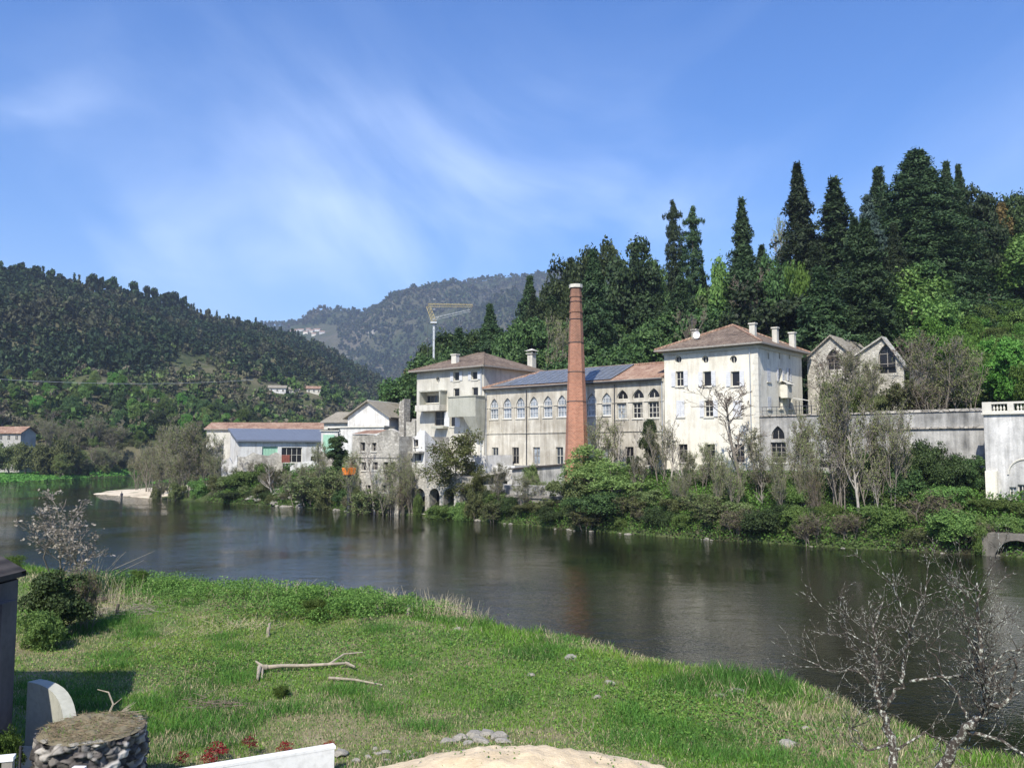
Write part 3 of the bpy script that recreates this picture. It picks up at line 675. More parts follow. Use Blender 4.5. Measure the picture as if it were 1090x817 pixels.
def window(parent, Mp, u0, u1, za, zb, kind='rect', pane='glass', frame='palewall', bars=(1, 2), dep=.2, shut=None, sill=True, shutmat='shutter', label=None):
    """window part of a building: frame with bars > pane, shutters, sill"""
    P = prof(u0, u1, za, zb, kind); fw = .07; um = (u0+u1)/2; zm = (za+zb)/2
    mb = MB(); Q = [(um+(u-um)*(1-2*fw/(u1-u0)), zm+(z-zm)*(1-2*fw/(zb-za))) for u, z in P]
    for k in range(len(P)):
        a, b = k, (k+1) % len(P); mb.poly([Mp(P[a][0], dep-.04, P[a][1]), Mp(P[b][0], dep-.04, P[b][1]), Mp(Q[b][0], dep-.04, Q[b][1]), Mp(Q[a][0], dep-.04, Q[a][1])])
        mb.poly([Mp(Q[a][0], dep-.04, Q[a][1]), Mp(Q[b][0], dep-.04, Q[b][1]), Mp(Q[b][0], dep, Q[b][1]), Mp(Q[a][0], dep, Q[a][1])])
    def bar(ua, ub, z_a, z_b):
        q = [Mp(ua, dep-.05, z_a), Mp(ub, dep-.05, z_a), Mp(ub, dep-.05, z_b), Mp(ua, dep-.05, z_b), Mp(ua, dep-.005, z_a), Mp(ub, dep-.005, z_a), Mp(ub, dep-.005, z_b), Mp(ua, dep-.005, z_b)]
        for f in ((0, 1, 2, 3), (0, 4, 5, 1), (1, 5, 6, 2), (2, 6, 7, 3), (3, 7, 4, 0)): mb.poly([q[i] for i in f])
    if bars and kind != 'round':
        zt = zb-(.35*(u1-u0) if kind != 'rect' else fw)
        for k in range(1, bars[0]+1): u = u0+(u1-u0)*k/(bars[0]+1); bar(u-.03, u+.03, za+fw, zt)
        for k in range(1, bars[1]+1): z = za+(zb-za)*k/(bars[1]+1); bar(u0+fw, u1-fw, z-.025, z+.025)
    elif kind == 'round': bar(um-.025, um+.025, za+.08, zb-.08)
    f = mb.build('window', MT[frame], parent)
    if label: f['label'] = label
    pb = MB(); pb.poly([Mp(u, dep+.001, z) for u, z in P]); pb.build('pane', MT[pane], f)
    if sill and kind != 'round':
        sb = MB(); a = [Mp(u0-.1, -.09, za-.12), Mp(u1+.1, -.09, za-.12), Mp(u1+.1, -.09, za-.004), Mp(u0-.1, -.09, za-.004), Mp(u0-.1, .002, za-.12), Mp(u1+.1, .002, za-.12), Mp(u1+.1, .002, za-.004), Mp(u0-.1, .002, za-.004)]
        for q in ((0, 1, 2, 3), (3, 2, 6, 7), (0, 4, 5, 1), (1, 5, 6, 2), (3, 7, 4, 0)): sb.poly([a[i] for i in q])
        sb.build('sill', MT['palewall'], f)
    if shut:
        for sgn in (-1, 1):
            w_ = (u1-u0)/2+.02; hb = MB()
            if shut == 'open': a0, a1 = (u0-w_-.03, u0-.03) if sgn < 0 else (u1+.03, u1+w_+.03); d0 = -.05
            elif shut == 'closed': a0, a1 = (u0+.01, um-.01) if sgn < 0 else (um+.01, u1-.01); d0 = .02
            else: a0, a1 = (u0-w_-.03, u0-.03) if sgn < 0 else (um+.01, u1-.01); d0 = -.05 if sgn < 0 else .02
            c = [Mp(a0, d0-.03, za), Mp(a1, d0-.03, za), Mp(a1, d0-.03, zb), Mp(a0, d0-.03, zb), Mp(a0, d0+.02, za), Mp(a1, d0+.02, za), Mp(a1, d0+.02, zb), Mp(a0, d0+.02, zb)]
            for q in ((0, 1, 2, 3), (3, 2, 6, 7), (0, 4, 5, 1), (1, 5, 6, 2), (3, 7, 4, 0), (4, 7, 6, 5)): hb.poly([c[i] for i in q])
            nl = 9
            for k in range(nl):
                z = za+.1+(zb-za-.2)*k/(nl-1); c = [Mp(a0+.05, d0-.05, z-.02), Mp(a1-.05, d0-.05, z-.02), Mp(a1-.05, d0-.03, z+.03), Mp(a0+.05, d0-.03, z+.03)]; hb.poly(c)
            hb.build('shutter', MT[shutmat], f)
    return f
def hip(mb, x0, x1, y0, y1, z, rx0, rx1, ry, zr, th=.16, m=0, ms=1):
    """hip or gable roof with a soffit and fascia"""
    mb.poly([(x0, y0, z-th), (x0, y1, z-th), (x1, y1, z-th), (x1, y0, z-th)], ms)
    c = [(x0, y0), (x1, y0), (x1, y1), (x0, y1)]
    for k in range(4):
        a, b = c[k], c[(k+1) % 4]; mb.poly([(*a, z-th), (*b, z-th), (*b, z), (*a, z)], ms)
    A, B = (rx0, ry, zr), (rx1, ry, zr)
    mb.poly([(x0, y0, z), (x1, y0, z), B, A] if rx0 != rx1 else [(x0, y0, z), (x1, y0, z), A], m)
    mb.poly([(x1, y0, z), (x1, y1, z), B], m)
    mb.poly([(x1, y1, z), (x0, y1, z), A, B] if rx0 != rx1 else [(x1, y1, z), (x0, y1, z), A], m)
    mb.poly([(x0, y1, z), (x0, y0, z), A], m)
def ridge_caps(parent, pts, mat, r=.13):
    mb = MB()
    for a, b in pts: mb.tube(a, b, r, r, 6)
    return mb.build('ridge_tiles', mat, parent)
def chimney(parent, x, y, z0, z1, sx=.7, sy=.6, mat='palewall', pots=2):
    mb = MB(); mb.box(x-sx/2, x+sx/2, y-sy/2, y+sy/2, z0, z1); mb.box(x-sx/2-.08, x+sx/2+.08, y-sy/2-.08, y+sy/2+.08, z1+.002, z1+.14)
    c = mb.build('chimney', MT[mat], parent)
    for k in range(pots):
        pb = MB(); px = x+(k-(pots-1)/2)*.32; pb.tube((px, y, z1+.142), (px, y, z1+.5), .11, .09, 8); pb.build('chimney_pot', MT['redroof'], c)
    return c
def house_root(name, label, cat, a=0.0, s=0.0, z=0.0, rz=TH, loc=None, group=None):
    p = W(a, s, z) if loc is None else loc
    return tag(empty(name, p, rz), label, cat, group)
# ------------------------------------------------------------------ 1. cream house (four storeys, hipped roof)
Wd, Dp = 9.85, 10.7
H1 = house_root('cream_house', 'tall cream house with hipped brown roof and pale shutters beside the terrace wall', 'house', -Wd, 0)
def ua(px, s=0, py=450): return a_of(px, s, py)+Wd      # local x
def zz(px, py, s=0): return z_of(px, py, s)
holes = []; wins = []
for px in (723, 751.8, 782):
    u = ua(px); z = zz(px, 382.5); holes.append((u-.36, u+.36, z-.38, z+.38, 'round')); wins.append((holes[-1], dict(pane='dark', sill=False, dep=.22)))
for px, sh in ((724.3, 'open'), (753.6, 'open'), (783.7, 'open')):
    u = ua(px); holes.append((u-.43, u+.43, zz(px, 411), zz(px, 395), 'rect')); wins.append((holes[-1], dict(shut=sh, pane='dark', bars=(1, 1) if px < 730 else (0, 0))))
for px, sh in ((724.5, 'closed'), (754.8, 'open'), (785.2, 'closed')):
    u = ua(px); holes.append((u-.45, u+.45, zz(px, 443.5), zz(px, 426), 'rect')); wins.append((holes[-1], dict(shut=sh, pane='dark', bars=(1, 2))))
for px in (726.5, 755.5, 786.5):
    u = ua(px); holes.append((u-.5, u+.5, zz(px, 492), zz(px, 472.5), 'rect')); wins.append((holes[-1], dict(pane='dark', bars=(1, 2), frame='woodgrey')))
mb = MB(); Mf = FR(); wall_face(mb, Mf, 0, Wd, 3.0, 18.0, holes)
side = []; sw = []
for i, px in enumerate((819.6, 831.6, 842.2)):
    v = s_of(px); z = z_of(px, 378.5, 0)
    P = W(0, v); z = AT(px, 378.8, P.y).z; side.append((v-.17, v+.17, z-.3, z+.3, 'rect')); sw.append((side[-1], dict(pane='dark', bars=None, sill=False)))
    zb_, zt_ = AT(px, 406, P.y).z, AT(px, 392, P.y).z; side.append((v-.4, v+.4, zb_, zt_, 'rect')); sw.append((side[-1], dict(pane='dark' if i else 'paleglass', bars=(1, 1), shut=['closed', 'open', 'half'][i])))
    zb_, zt_ = AT(px, 435, P.y).z, AT(px, 422, P.y).z
    side.append((v-.42, v+.42, zb_, zt_, 'rect')); sw.append((side[-1], dict(pane='paleglass' if i == 0 else 'dark', bars=(1, 1), shut='closed' if i == 0 else None)))
Mr = RT(Wd); wall_face(mb, Mr, 0, Dp, 3.0, 18.0, side)
mb.poly([(0, 0, 3), (0, Dp, 3), (0, Dp, 18), (0, 0, 18)]); mb.poly([(0, Dp, 3), (Wd, Dp, 3), (Wd, Dp, 18), (0, Dp, 18)])
mb.build('wall', MT['cream'], H1)
for h, k in wins: window(H1, Mf, *h, **k)
for h, k in sw: window(H1, Mr, *h, **k)
mb = MB()
for k in range(24): 
    z = 5.6+k*.5; w_ = .5 if k % 2 else .34; mb.box(Wd-w_, Wd+.03, -.03, .0-.002, z+.01, z+.49); mb.box(Wd+.002, Wd+.03, .0, w_, z+.01, z+.49)
mb.build('corner_stones', MT['palewall'], H1)
mb = MB(); hip(mb, -.75, Wd+.75, -.75, Dp+.75, 18.05, Wd/2, Wd/2, Dp/2, 20.75)
rf = mb.build('roof', [MT['brownroof'], MT['woodgrey']], H1)
ridge_caps(rf, [((-.7, -.7, 18.08), (Wd/2, Dp/2, 20.78)), ((Wd+.7, -.7, 18.08), (Wd/2, Dp/2, 20.78)), ((Wd+.7, Dp+.7, 18.08), (Wd/2, Dp/2, 20.78))], MT['redroof'])
mb = MB(); mb.box(-.05, Wd+.05, -.16, -.002, 17.55, 17.87); mb.box(Wd+.002, Wd+.16, -.15, Dp, 17.55, 17.87); mb.build('cornice', MT['palewall'], H1)
mb = MB(); mb.tube((Wd-.75, -.1, 5.6), (Wd-.75, -.1, 17.6), .06, .06, 6); mb.build('downpipe', MT['galv'], H1)
chimney(H1, 2.3, 2.2, 18.3, 20.1, .5, .45, 'stone', 0); 
c2 = chimney(H1, Wd-1.3, 2.0, 18.3, 20.1, .55, .45, 'tower', 0); chimney(H1, Wd-.5, 5.4, 18.3, 20.0, .5, .45, 'tower', 0); chimney(H1, Wd-.3, 9.2, 18.3, 19.9, .55, .45, 'tower', 0)
mb = MB(); mb.tube((2.0, 2.2, 19.6), (2.0, 2.2, 21.6), .035, .03, 5)
for k in range(5): mb.tube((1.5, 2.2, 20.9+k*.14), (2.5, 2.2, 20.9+k*.14), .018, .018, 4)
mb.build('antenna', MT['metal'], H1)
mb = MB(); n = 14
for k in range(n):
    a0, a1 = 2*pi*k/n, 2*pi*(k+1)/n; mb.poly([(2.9, 1.55, 19.55), (2.9+.38*cos(a0), 1.4, 19.55+.38*sin(a0)), (2.9+.38*cos(a1), 1.4, 19.55+.38*sin(a1))])
mb.tube((2.9, 1.55, 19.55), (2.7, 2.0, 19.2), .03, .03, 5); mb.build('satellite_dish', MT['whitepaint'], H1)
# little oriel hood on the side
mb = MB(); v = s_of(834); zc = AT(834, 415, W(0, v).y).z
mb.box(Wd+.002, Wd+.7, v-.55, v+.55, zc-.8, zc+.5); mb.poly([(Wd+.002, v-.75, zc+.95), (Wd+.002, v+.75, zc+.95), (Wd+.95, v+.75, zc+.52), (Wd+.95, v-.75, zc+.52)]); mb.build('side_porch', MT['palewall'], H1)

# ------------------------------------------------------------------ 2. mill with pointed windows
M0, M1 = -33.8, -9.9; Lm = M1-M0
H2 = house_root('mill_building', 'long pale mill with a row of pointed windows behind the tall brick chimney', 'mill', M0, .0)
def um(px, s=0, py=430): return a_of(px, s, py)-M0
Zt = 15.25; holes = []; wins = []
for px in (526, 540, 554, 568, 583, 598, 613.5, 630, 645.7):
    u = um(px); holes.append((u-.62, u+.62, 11.75, 14.15, 'gothic')); wins.append((holes[-1], dict(pane='paleglass', bars=(2, 3), frame='shutter')))
for px in (662.5, 679.4, 696):
    u = um(px); holes.append((u-.68, u+.68, 13.35, 14.35, 'gothic')); wins.append((holes[-1], dict(pane='dark', bars=(1, 0), sill=False)))
    holes.append((u-.68, u+.68, 11.35, 12.95, 'rect')); wins.append((holes[-1], dict(pane='paleglass' if px < 670 else 'dark', bars=(2, 2))))
for px, pn in ((527, 'glass'), (548.7, 'dark'), (571, 'paleglass'), (595.5, 'glass'), (618, 'dark'), (644, 'paleglass'), (670, 'dark'), (692, 'dark')):
    u = um(px, 0, 480); holes.append((u-.5, u+.5, 6.55, 8.45, 'rect')); wins.append((holes[-1], dict(pane=pn, bars=(1, 1), frame='woodgrey' if pn != 'glass' else 'palewall')))
mb = MB(); wall_face(mb, Mf, 0, Lm, 2.0, Zt, holes)
mb.poly([(0, 0, 2), (0, 9, 2), (0, 9, Zt), (0, 0, Zt)]); mb.poly([(Lm-.02, 0, 2), (Lm-.02, 9, 2), (Lm-.02, 9, Zt+.1), (Lm-.02, 0, Zt)]); mb.poly([(0, 9, 2), (Lm, 9, 2), (Lm, 9, Zt), (0, 9, Zt)])
mb.build('wall', MT['mill'], H2)
for h, k in wins: window(H2, Mf, *h, **k)
mb = MB(); mb.box(0, Lm-.05, -.10, -.002, 10.0, 10.14); mb.box(0, Lm-.05, -.08, -.002, 13.0, 13.08); mb.box(0, Lm-.05, -.14, -.002, 14.95, 15.2)
for k in range(13): x = .5+k*(Lm-1)/12; mb.box(x-.09, x+.09, -.06, -.002, 10.15, 12.99)
mb.build('string_course', MT['mill'], H2)
for i, px in enumerate((517.5, 561, 617, 655, 706)):
    x = um(px, 0, 470); x = min(max(x, .15), Lm-.2); mb = MB(); mb.tube((x, -.12, 3 if i else 6), (x, -.12, 14.9), .055, .055, 6); mb.build('downpipe', MT['metal'] if i % 2 else MT['galv'], H2)
mb = MB(); mb.tube((0, -.42, 15.2), (Lm-.05, -.42, 15.2), .09, .09, 6); mb.build('gutter', MT['metal'], H2)
mb = MB(); x0, x1, y0, y1 = -.2, Lm-.12, -.45, 9.4; rxa = 4.6
hip(mb, x0, x1, y0, y1, 15.36, rxa, x1-.01, 4.5, 17.35)
rf = mb.build('roof', [MT['redroof'], MT['woodgrey']], H2)
ridge_caps(rf, [((x0, y0, 15.4), (rxa, 4.5, 17.38)), ((rxa, 4.5, 17.38), (x1, 4.5, 17.38))], MT['redroof'])
# glazed panels on the front slope, laid as a grid, and the short one beside the left hip
ny = Vector((0, 4.95, 1.99)).normalized(); up = Vector((0, -ny.z, ny.y))
def onroof(x, f, h): p = Vector((x, y0, 15.36))+ny*(f*5.335)+up*h; return tuple(p)
xe = um(657, 1, 405); xs = 3.0
mb = MB(); nx_, nf = 17, 5; wx = (xe-xs)/nx_
for i in range(nx_):
    for j in range(nf):
        xa, xb = xs+i*wx+.05, xs+(i+1)*wx-.05; fa, fb = .03+j*.192+.008, .03+(j+1)*.192-.008
        lim = 0 if i > 1 else (.55 if i == 0 else .8)
        if lim and fb > lim: continue
        mb.poly([onroof(xa, fa, .12), onroof(xb, fa, .12), onroof(xb, fb, .12), onroof(xa, fb, .12)])
        for q, r in (((xa, fa), (xb, fa)), ((xb, fa), (xb, fb)), ((xb, fb), (xa, fb)), ((xa, fb), (xa, fa))): mb.poly([onroof(*q, .05), onroof(*r, .05), onroof(*r, .12), onroof(*q, .12)])
pn = mb.build('solar_array', MT['solar'], H2)
mb = MB()
for i in range(nx_+1): 
    x = xs+i*wx; fm = .99 if i > 1 else .62; mb.poly([onroof(x-.04, .02, .15), onroof(x+.04, .02, .15), onroof(x+.04, fm, .15), onroof(x-.04, fm, .15)])
for j in range(nf+1):
    f = .03+j*.192; mb.poly([onroof(xs+1.5, f-.006, .14), onroof(xe, f-.006, .14), onroof(xe, f+.006, .14), onroof(xs+1.5, f+.006, .14)])
mb.build('array_rails', MT['galv'], pn)
mb = MB(); mb.poly([onroof(.7, .04, .08), onroof(2.8, .04, .08), onroof(3.9, .62, .08), onroof(3.2, .62, .08)]); mb.build('roof_glazing', MT['lead'], H2)

# ------------------------------------------------------------------ 3. tower house on the left of the mill
T0 = -45.2; Wt = M0-T0
H3 = house_root('tower_house', 'pale five-storey house with jutting concrete boxes above the river arches', 'house', T0, -.35)
sT = -.35
def ut(px, py=430): return a_of(px, sT, py)-T0
def zt(px, py): return z_of(px, py, sT)
holes = []; wins = []
u = ut(465.8); z = zt(465.8, 404.3); holes.append((u-.33, u+.33, z-.4, z+.4, 'round')); wins.append((holes[-1], dict(pane='dark', sill=False)))
for px, ya, yb, hw, k in ((486, 405.2, 395.5, .48, dict(shut='open', pane='dark', bars=(0, 0))), (505.2, 404, 395, .48, dict(shut='open', pane='dark', bars=(0, 0))),
                          (485.8, 425.3, 413.2, .5, dict(pane='dark', bars=(0, 0))), (505.6, 421.8, 412, .5, dict(pane='dark', bars=(0, 0))),
                          (461.3, 428.5, 420.5, 1.25, dict(pane='glass', bars=(3, 0), frame='woodgrey')),
                          (468.5, 453, 437.5, .95, dict(pane='dark', bars=(1, 1), frame='woodgrey')), (484.3, 454, 438, .85, dict(pane='dark', bars=(1, 0), shut='half', shutmat='shutter')),
                          (467, 488, 476, .8, dict(pane='dark', bars=(1, 1))), (497, 492, 478, .7, dict(pane='dark', bars=(1, 1)))):
    u = ut(px, (ya+yb)/2); holes.append((u-hw, u+hw, zt(px, ya), zt(px, yb), 'rect')); wins.append((holes[-1], k))
mb = MB(); wall_face(mb, Mf, 0, Wt, 3.2, 18.0, holes); D3 = 11.5
mb.poly([(0, 0, 3.2), (0, D3, 3.2), (0, D3, 18), (0, 0, 18)]); mb.poly([(Wt, 0, 3.2), (Wt, D3, 3.2), (Wt, D3, 18), (Wt, 0, 18)]); mb.poly([(0, D3, 3.2), (Wt, D3, 3.2), (Wt, D3, 18), (0, D3, 18)])
mb.build('wall', MT['tower'], H3)
for h, k in wins: window(H3, Mf, *h, **k)
mb = MB(); hip(mb, -.8, Wt+.7, -.8, D3+.8, 18.08, Wt/2-.6, Wt/2+.6, D3/2, 20.5); rf = mb.build('roof', [MT['brownroof'], MT['woodgrey']], H3)
ridge_caps(rf, [((-.8, -.8, 18.1), (Wt/2-.6, D3/2, 20.5)), ((Wt+.7, -.8, 18.1), (Wt/2+.6, D3/2, 20.5)), ((Wt/2-.6, D3/2, 20.5), (Wt/2+.6, D3/2, 20.5))], MT['brownroof'], .1)
u = ut(475, 388); chimney(H3, u, 1.6, 18.4, 19.9, .8, .6, 'palewall', 0)
# hopper-like concrete box on the right
ua0, ua1 = ut(487.5, 433), ut(516.5, 433); zb_, zt_ = zt(500, 443.8), zt(500, 423); zl = zt(508, 468)
mb = MB(); mb.box(ua0, ua1, -1.7, -.002, zb_, zt_)
ub = ut(509, 455); mb.poly([(ub-.9, -1.7, zb_-.003), (ua1, -1.7, zb_-.003), (ua1-.2, -.5, zl), (ua1-1.0, -.5, zl)]); mb.poly([(ua1, -1.7, zb_-.003), (ua1, -.002, zb_-.003), (ua1-.2, -.002, zl), (ua1-.2, -.5, zl)]); mb.poly([(ub-.9, -.002, zb_-.003), (ub-.9, -1.7, zb_-.003), (ua1-1.0, -.5, zl), (ua1-1.0, -.002, zl)])
mb.box(ua0-.1, ua1+.1, -1.8, -.002, zt_+.002, zt_+.12); mb.build('concrete_box', MT['concrete'], H3)
# loggia: canopy, side cheeks and balcony slab
la, lb = ut(453.5, 425), ut(475, 425); zc = zt(460, 417.5); zs = zt(460, 436)
mb = MB(); mb.box(la-.1, lb+.2, -1.2, -.002, zc, zc+.14); mb.build('canopy', MT['concrete'], H3)
mb = MB(); mb.box(la-.6, lb+.1, -1.3, -.002, zs-.05, zs+.55); mb.box(la-.6, lb+.1, -1.3, -.02, zs-.2, zs-.055); mb.build('balcony', MT['tower'], H3)
for q in (lb-.12, la-.1): mb = MB(); mb.box(q, q+.2, -1.15, -.004, zs+.56, zc-.003); mb.build('loggia_cheek', MT['concrete'], H3)
mb = MB(); mb.box(ut(465, 455)-.1, ut(477, 455), -.9, -.002, zt(470, 456), zt(470, 453.5)); mb.build('ledge', MT['concrete'], H3)
mb = MB(); mb.tube((Wt-.35, -.1, 4), (Wt-.35, -.1, 17.8), .07, .07, 6); mb.build('downpipe', MT['galv'], H3)

# small rear block with its own chimney, seen over the mill's left roof end
p = W(-30.5, 10.5); H3b = house_root('rear_annex', 'low annex with one roofed chimney behind the left end of the mill', 'annex', -33.4, 9.6)
mb = MB(); mb.box(.4, 6.5, 0, 5, 5, 16.8); mb.build('wall', MT['mill'], H3b)
mb = MB(); hip(mb, .1, 6.9, -.3, 5.4, 17.0, 1.5, 5.2, 2.5, 17.9); mb.build('roof', [MT['brownroof'], MT['woodgrey']], H3b)
x = a_of(566, 10.5, 385)+33.4; zc = AT(566, 377, W(a_of(566, 10.5, 385), 10.5).y).z
mb = MB(); mb.box(x-.4, x+.4, .5, 1.3, 17, zc); mb.box(x-.55, x+.55, .35, 1.45, zc+.002, zc+.1)
for sx in (-.4, .3):
    for sy in (.5, 1.2): mb.box(x+sx, x+sx+.1, sy, sy+.1, zc+.102, zc+.4)
mb.poly([(x-.7, .2, zc+.4), (x+.7, .2, zc+.4), (x, .9, zc+.75)]); mb.poly([(x+.7, .2, zc+.4), (x+.7, 1.6, zc+.4), (x, .9, zc+.75)]); mb.poly([(x-.7, 1.6, zc+.4), (x-.7, .2, zc+.4), (x, .9, zc+.75)]); mb.build('chimney', MT['tower'], H3b)

# ------------------------------------------------------------------ 4. brick chimney
ac = a_of(613.5, -4.5, 400); pc = W(ac, -4.5); zc = AT(612, 303, pc.y).z
ch = tag(empty('brick_chimney', (pc.x, pc.y, 4.5), radians(12)), 'tall tapering octagonal brick chimney with pale cap in front of the mill', 'chimney')
def stack(r0, r1, z0, z1, n=8, name='shaft', mat='brick', nr=24):
    V, F, UV = [], [], []
    me = bpy.data.meshes.new(name); bm = bmesh.new(); uvl = bm.loops.layers.uv.new('UVMap'); rings = []
    for j in range(nr+1):
        t = j/nr; r = r0+(r1-r0)*t; z = z0+(z1-z0)*t; rings.append([bm.verts.new((r*cos(2*pi*(k+.5)/n), r*sin(2*pi*(k+.5)/n), z)) for k in range(n)])
    for j in range(nr):
        for k in range(n):
            f = bm.faces.new((rings[j][k], rings[j][(k+1) % n], rings[j+1][(k+1) % n], rings[j+1][k])); side_ = 2*r0*sin(pi/n); za, zb = z0+(z1-z0)*j/nr, z0+(z1-z0)*(j+1)/nr
            for lp, uv in zip(f.loops, ((k*side_, za), ((k+1)*side_, za), ((k+1)*side_, zb), (k*side_, zb))): lp[uvl].uv = uv
    bm.faces.new(rings[-1]); bm.to_mesh(me); bm.free(); me.materials.append(MT[mat]); o = bpy.data.objects.new(name, me); link(o, ch); return o
Hc = zc-4.5
r_at = lambda z: 1.30+(0.56-1.30)*(z/Hc)
zsp = AT(612, 366, pc.y).z-4.5; rsp = 1.30+(.56-1.30)*zsp/(Hc-.35); stack(1.30, rsp, 0, zsp); stack(rsp, .56, zsp+.003, Hc-.35, 8, 'upper_shaft', 'oldbrick')
for nm, z, dr, hh, mt in (('cap', Hc-.348, .12, .35, 'palewall'), ('collar', Hc-1.3, .07, .16, 'oldbrick'), ('collar', Hc-2.9, .06, .16, 'oldbrick')):
    r = r_at(z)+dr; stack(r, r, z, z+hh, 8, nm, mt, 1)
mb = MB()
for z in [Hc-1.8, Hc-3.6, Hc-6, Hc-9, Hc-12]:
    r = r_at(z)+.015
    for k in range(8): mb.tube((r*cos(2*pi*(k+.5)/8), r*sin(2*pi*(k+.5)/8), z), (r*cos(2*pi*(k+1.5)/8), r*sin(2*pi*(k+1.5)/8), z), .035, .035, 4)
mb.build('iron_band', MT['metal'], ch)

# ------------------------------------------------------------------ 5. ruined chapel-like twin gables
sK = 12.0
g0, g1, g2 = a_of(859.5, sK, 400), a_of(911, sK, 400), a_of(962, sK, 400)
for i, (ga, gb, apx, apy, e0, e1, lab, wx, wya, wyb, ww) in enumerate(((g0, g1, 884.7, 357.5, 381, 378, 'ruined stone gable with one pointed window next to the cream house', 887, 393.5, 371, .66), (g1, g2, 939.8, 359, 378, 389, 'roofless ivy-edged stone gable with tall pointed window', 944, 397.5, 365.5, .80))):
    R = house_root('ruined_gable_hall', lab, 'ruin', ga, sK+i*.02); w_ = gb-ga-(.02 if i == 0 else 0)
    am = a_of(apx, sK, 370)-ga; zap = z_of(apx, apy, sK); ze0 = z_of(860 if i == 0 else 911, e0, sK); ze1 = z_of(911 if i == 0 else 962, e1, sK)
    u = a_of(wx, sK, 385)-ga; za_, zb_ = z_of(wx, wya, sK), z_of(wx, wyb, sK); zw = min(ze0, ze1)
    mb = MB(); hl = (u-ww, u+ww, za_, zb_, 'gothic'); zmid = 10.0
    # below the eaves with the opening, stepped gable above it
    wall_face(mb, Mf, 0, w_, zmid, zw, [(hl[0], hl[1], hl[2], zw, 'rect')] if zb_ > zw else [hl])
    # gable triangle split around the window head
    if zb_ > zw:
        P = [(a, z) for a, z in prof(*hl) if z > zw]; 
        R_ = sorted([q for q in P if q[0] >= u-1e-6], key=lambda q: q[1]); L_ = sorted([q for q in P if q[0] <= u+1e-6], key=lambda q: q[1])
        rp = [(hl[1], zw)]+R_; lp = [(hl[0], zw)]+L_
        for k in range(len(rp)-1): mb.poly([(rp[k][0], 0, rp[k][1]), (w_, 0, zw), (rp[k+1][0], 0, rp[k+1][1])])
        for k in range(len(lp)-1): mb.poly([(lp[k][0], 0, lp[k][1]), (lp[k+1][0], 0, lp[k+1][1]), (0, 0, zw)])
        mb.poly([(u, 0, zb_), (w_, 0, zw), (w_, 0, ze1), (am, 0, zap)]); mb.poly([(u, 0, zb_), (am, 0, zap), (0, 0, ze0), (0, 0, zw)])
        for q in (rp, lp):
            for k in range(len(q)-1): mb.poly([(q[k][0], 0, q[k][1]), (q[k+1][0], 0, q[k+1][1]), (q[k+1][0], .5, q[k+1][1]), (q[k][0], .5, q[k][1])])
    else: mb.poly([(0, 0, zw), (w_, 0, zw), (w_, 0, ze1), (am, 0, zap), (0, 0, ze0)])
    mb.poly([(0, 0, zmid), (0, 9, zmid), (0, 9, ze0), (0, 0, ze0)]); mb.poly([(w_, 0, zmid), (w_, 9, zmid), (w_, 9, ze1), (w_, 0, ze1)])
    mb.build('wall', MT['palestone'], R)
    window(R, Mf, *hl, bars=(1, 2), frame='woodgrey', pane='dark', dep=.3, sill=False)
    mb = MB(); L = 9.0 if i == 0 else 1.2
    for p, q in (((-.3, ze0-.12), (am, zap+.12)), ((am, zap+.12), (w_+(.0 if i == 0 else .2), ze1-.05))):
        a, b = p, q; mb.poly([(a[0], -.3, a[1]), (b[0], -.3, b[1]), (b[0], L, b[1]), (a[0], L, a[1])]); mb.poly([(a[0], -.3, a[1]), (b[0], -.3, b[1]), (b[0], -.3, b[1]-.18), (a[0], -.3, a[1]-.18)]); mb.poly([(a[0], -.3, a[1]-.18), (b[0], -.3, b[1]-.18), (b[0], L, b[1]-.18), (a[0], L, a[1]-.18)])
    mb.build('roof' if i == 0 else 'coping', MT['greyroof'] if i == 0 else MT['palestone'], R)

# ------------------------------------------------------------------ 6. terrace wall
aw1 = a_of(1049, 0, 440); zT = 11.15
TW = house_root('terrace_wall', 'long stained grey retaining wall with a pointed window right of the cream house', 'retaining wall', 0.06, 0)
hg = []; gw = []
u = a_of(827.3, 0, 460); ww = .62
hg.append((u-ww, u+ww, z_of(827, 467.5), z_of(827, 453), 'gothic')); gw.append((hg[-1], dict(pane='dark', bars=(1, 0), sill=False)))
hg.append((u-ww-.1, u+ww+.1, z_of(827, 492), z_of(827, 470.5), 'rect')); gw.append((hg[-1], dict(pane='dark', bars=(2, 3))))
hg.append((u-.55, u+.4, z_of(827, 511), z_of(827, 495.5), 'rect')); gw.append((hg[-1], dict(pane='dark', bars=(1, 2))))
for px, ya, yb, w2 in ((891, 472, 466.5, .35), (878, 498, 490, .45)):
    u = a_of(px, 0, 470); hg.append((u-w2, u+w2, z_of(px, ya), z_of(px, yb), 'rect')); gw.append((hg[-1], dict(pane='dark', bars=None, sill=False)))
mb = MB(); wall_face(mb, Mf, 0, aw1, 3.5, zT, hg); mb.poly([(0, 0, zT), (aw1, 0, zT), (aw1, .8, zT), (0, .8, zT)]); mb.poly([(0, .8, 8), (aw1, .8, 8), (aw1, .8, zT), (0, .8, zT)])
mb.build('wall', MT['grey_wall'], TW)
for h, k in gw: window(TW, Mf, *h, frame='woodgrey', **k)
ax = a_of(932, 0, 440); mb = MB(); mb.box(0, ax-.01, -.12, .9, zT+.003, zT+.14); mb.box(ax, aw1, -.1, .9, zT+.003, zT+.22); mb.box(ax, aw1, -.16, -.002, zT-1.35, zT-1.2); mb.build('coping', MT['stone'], TW)
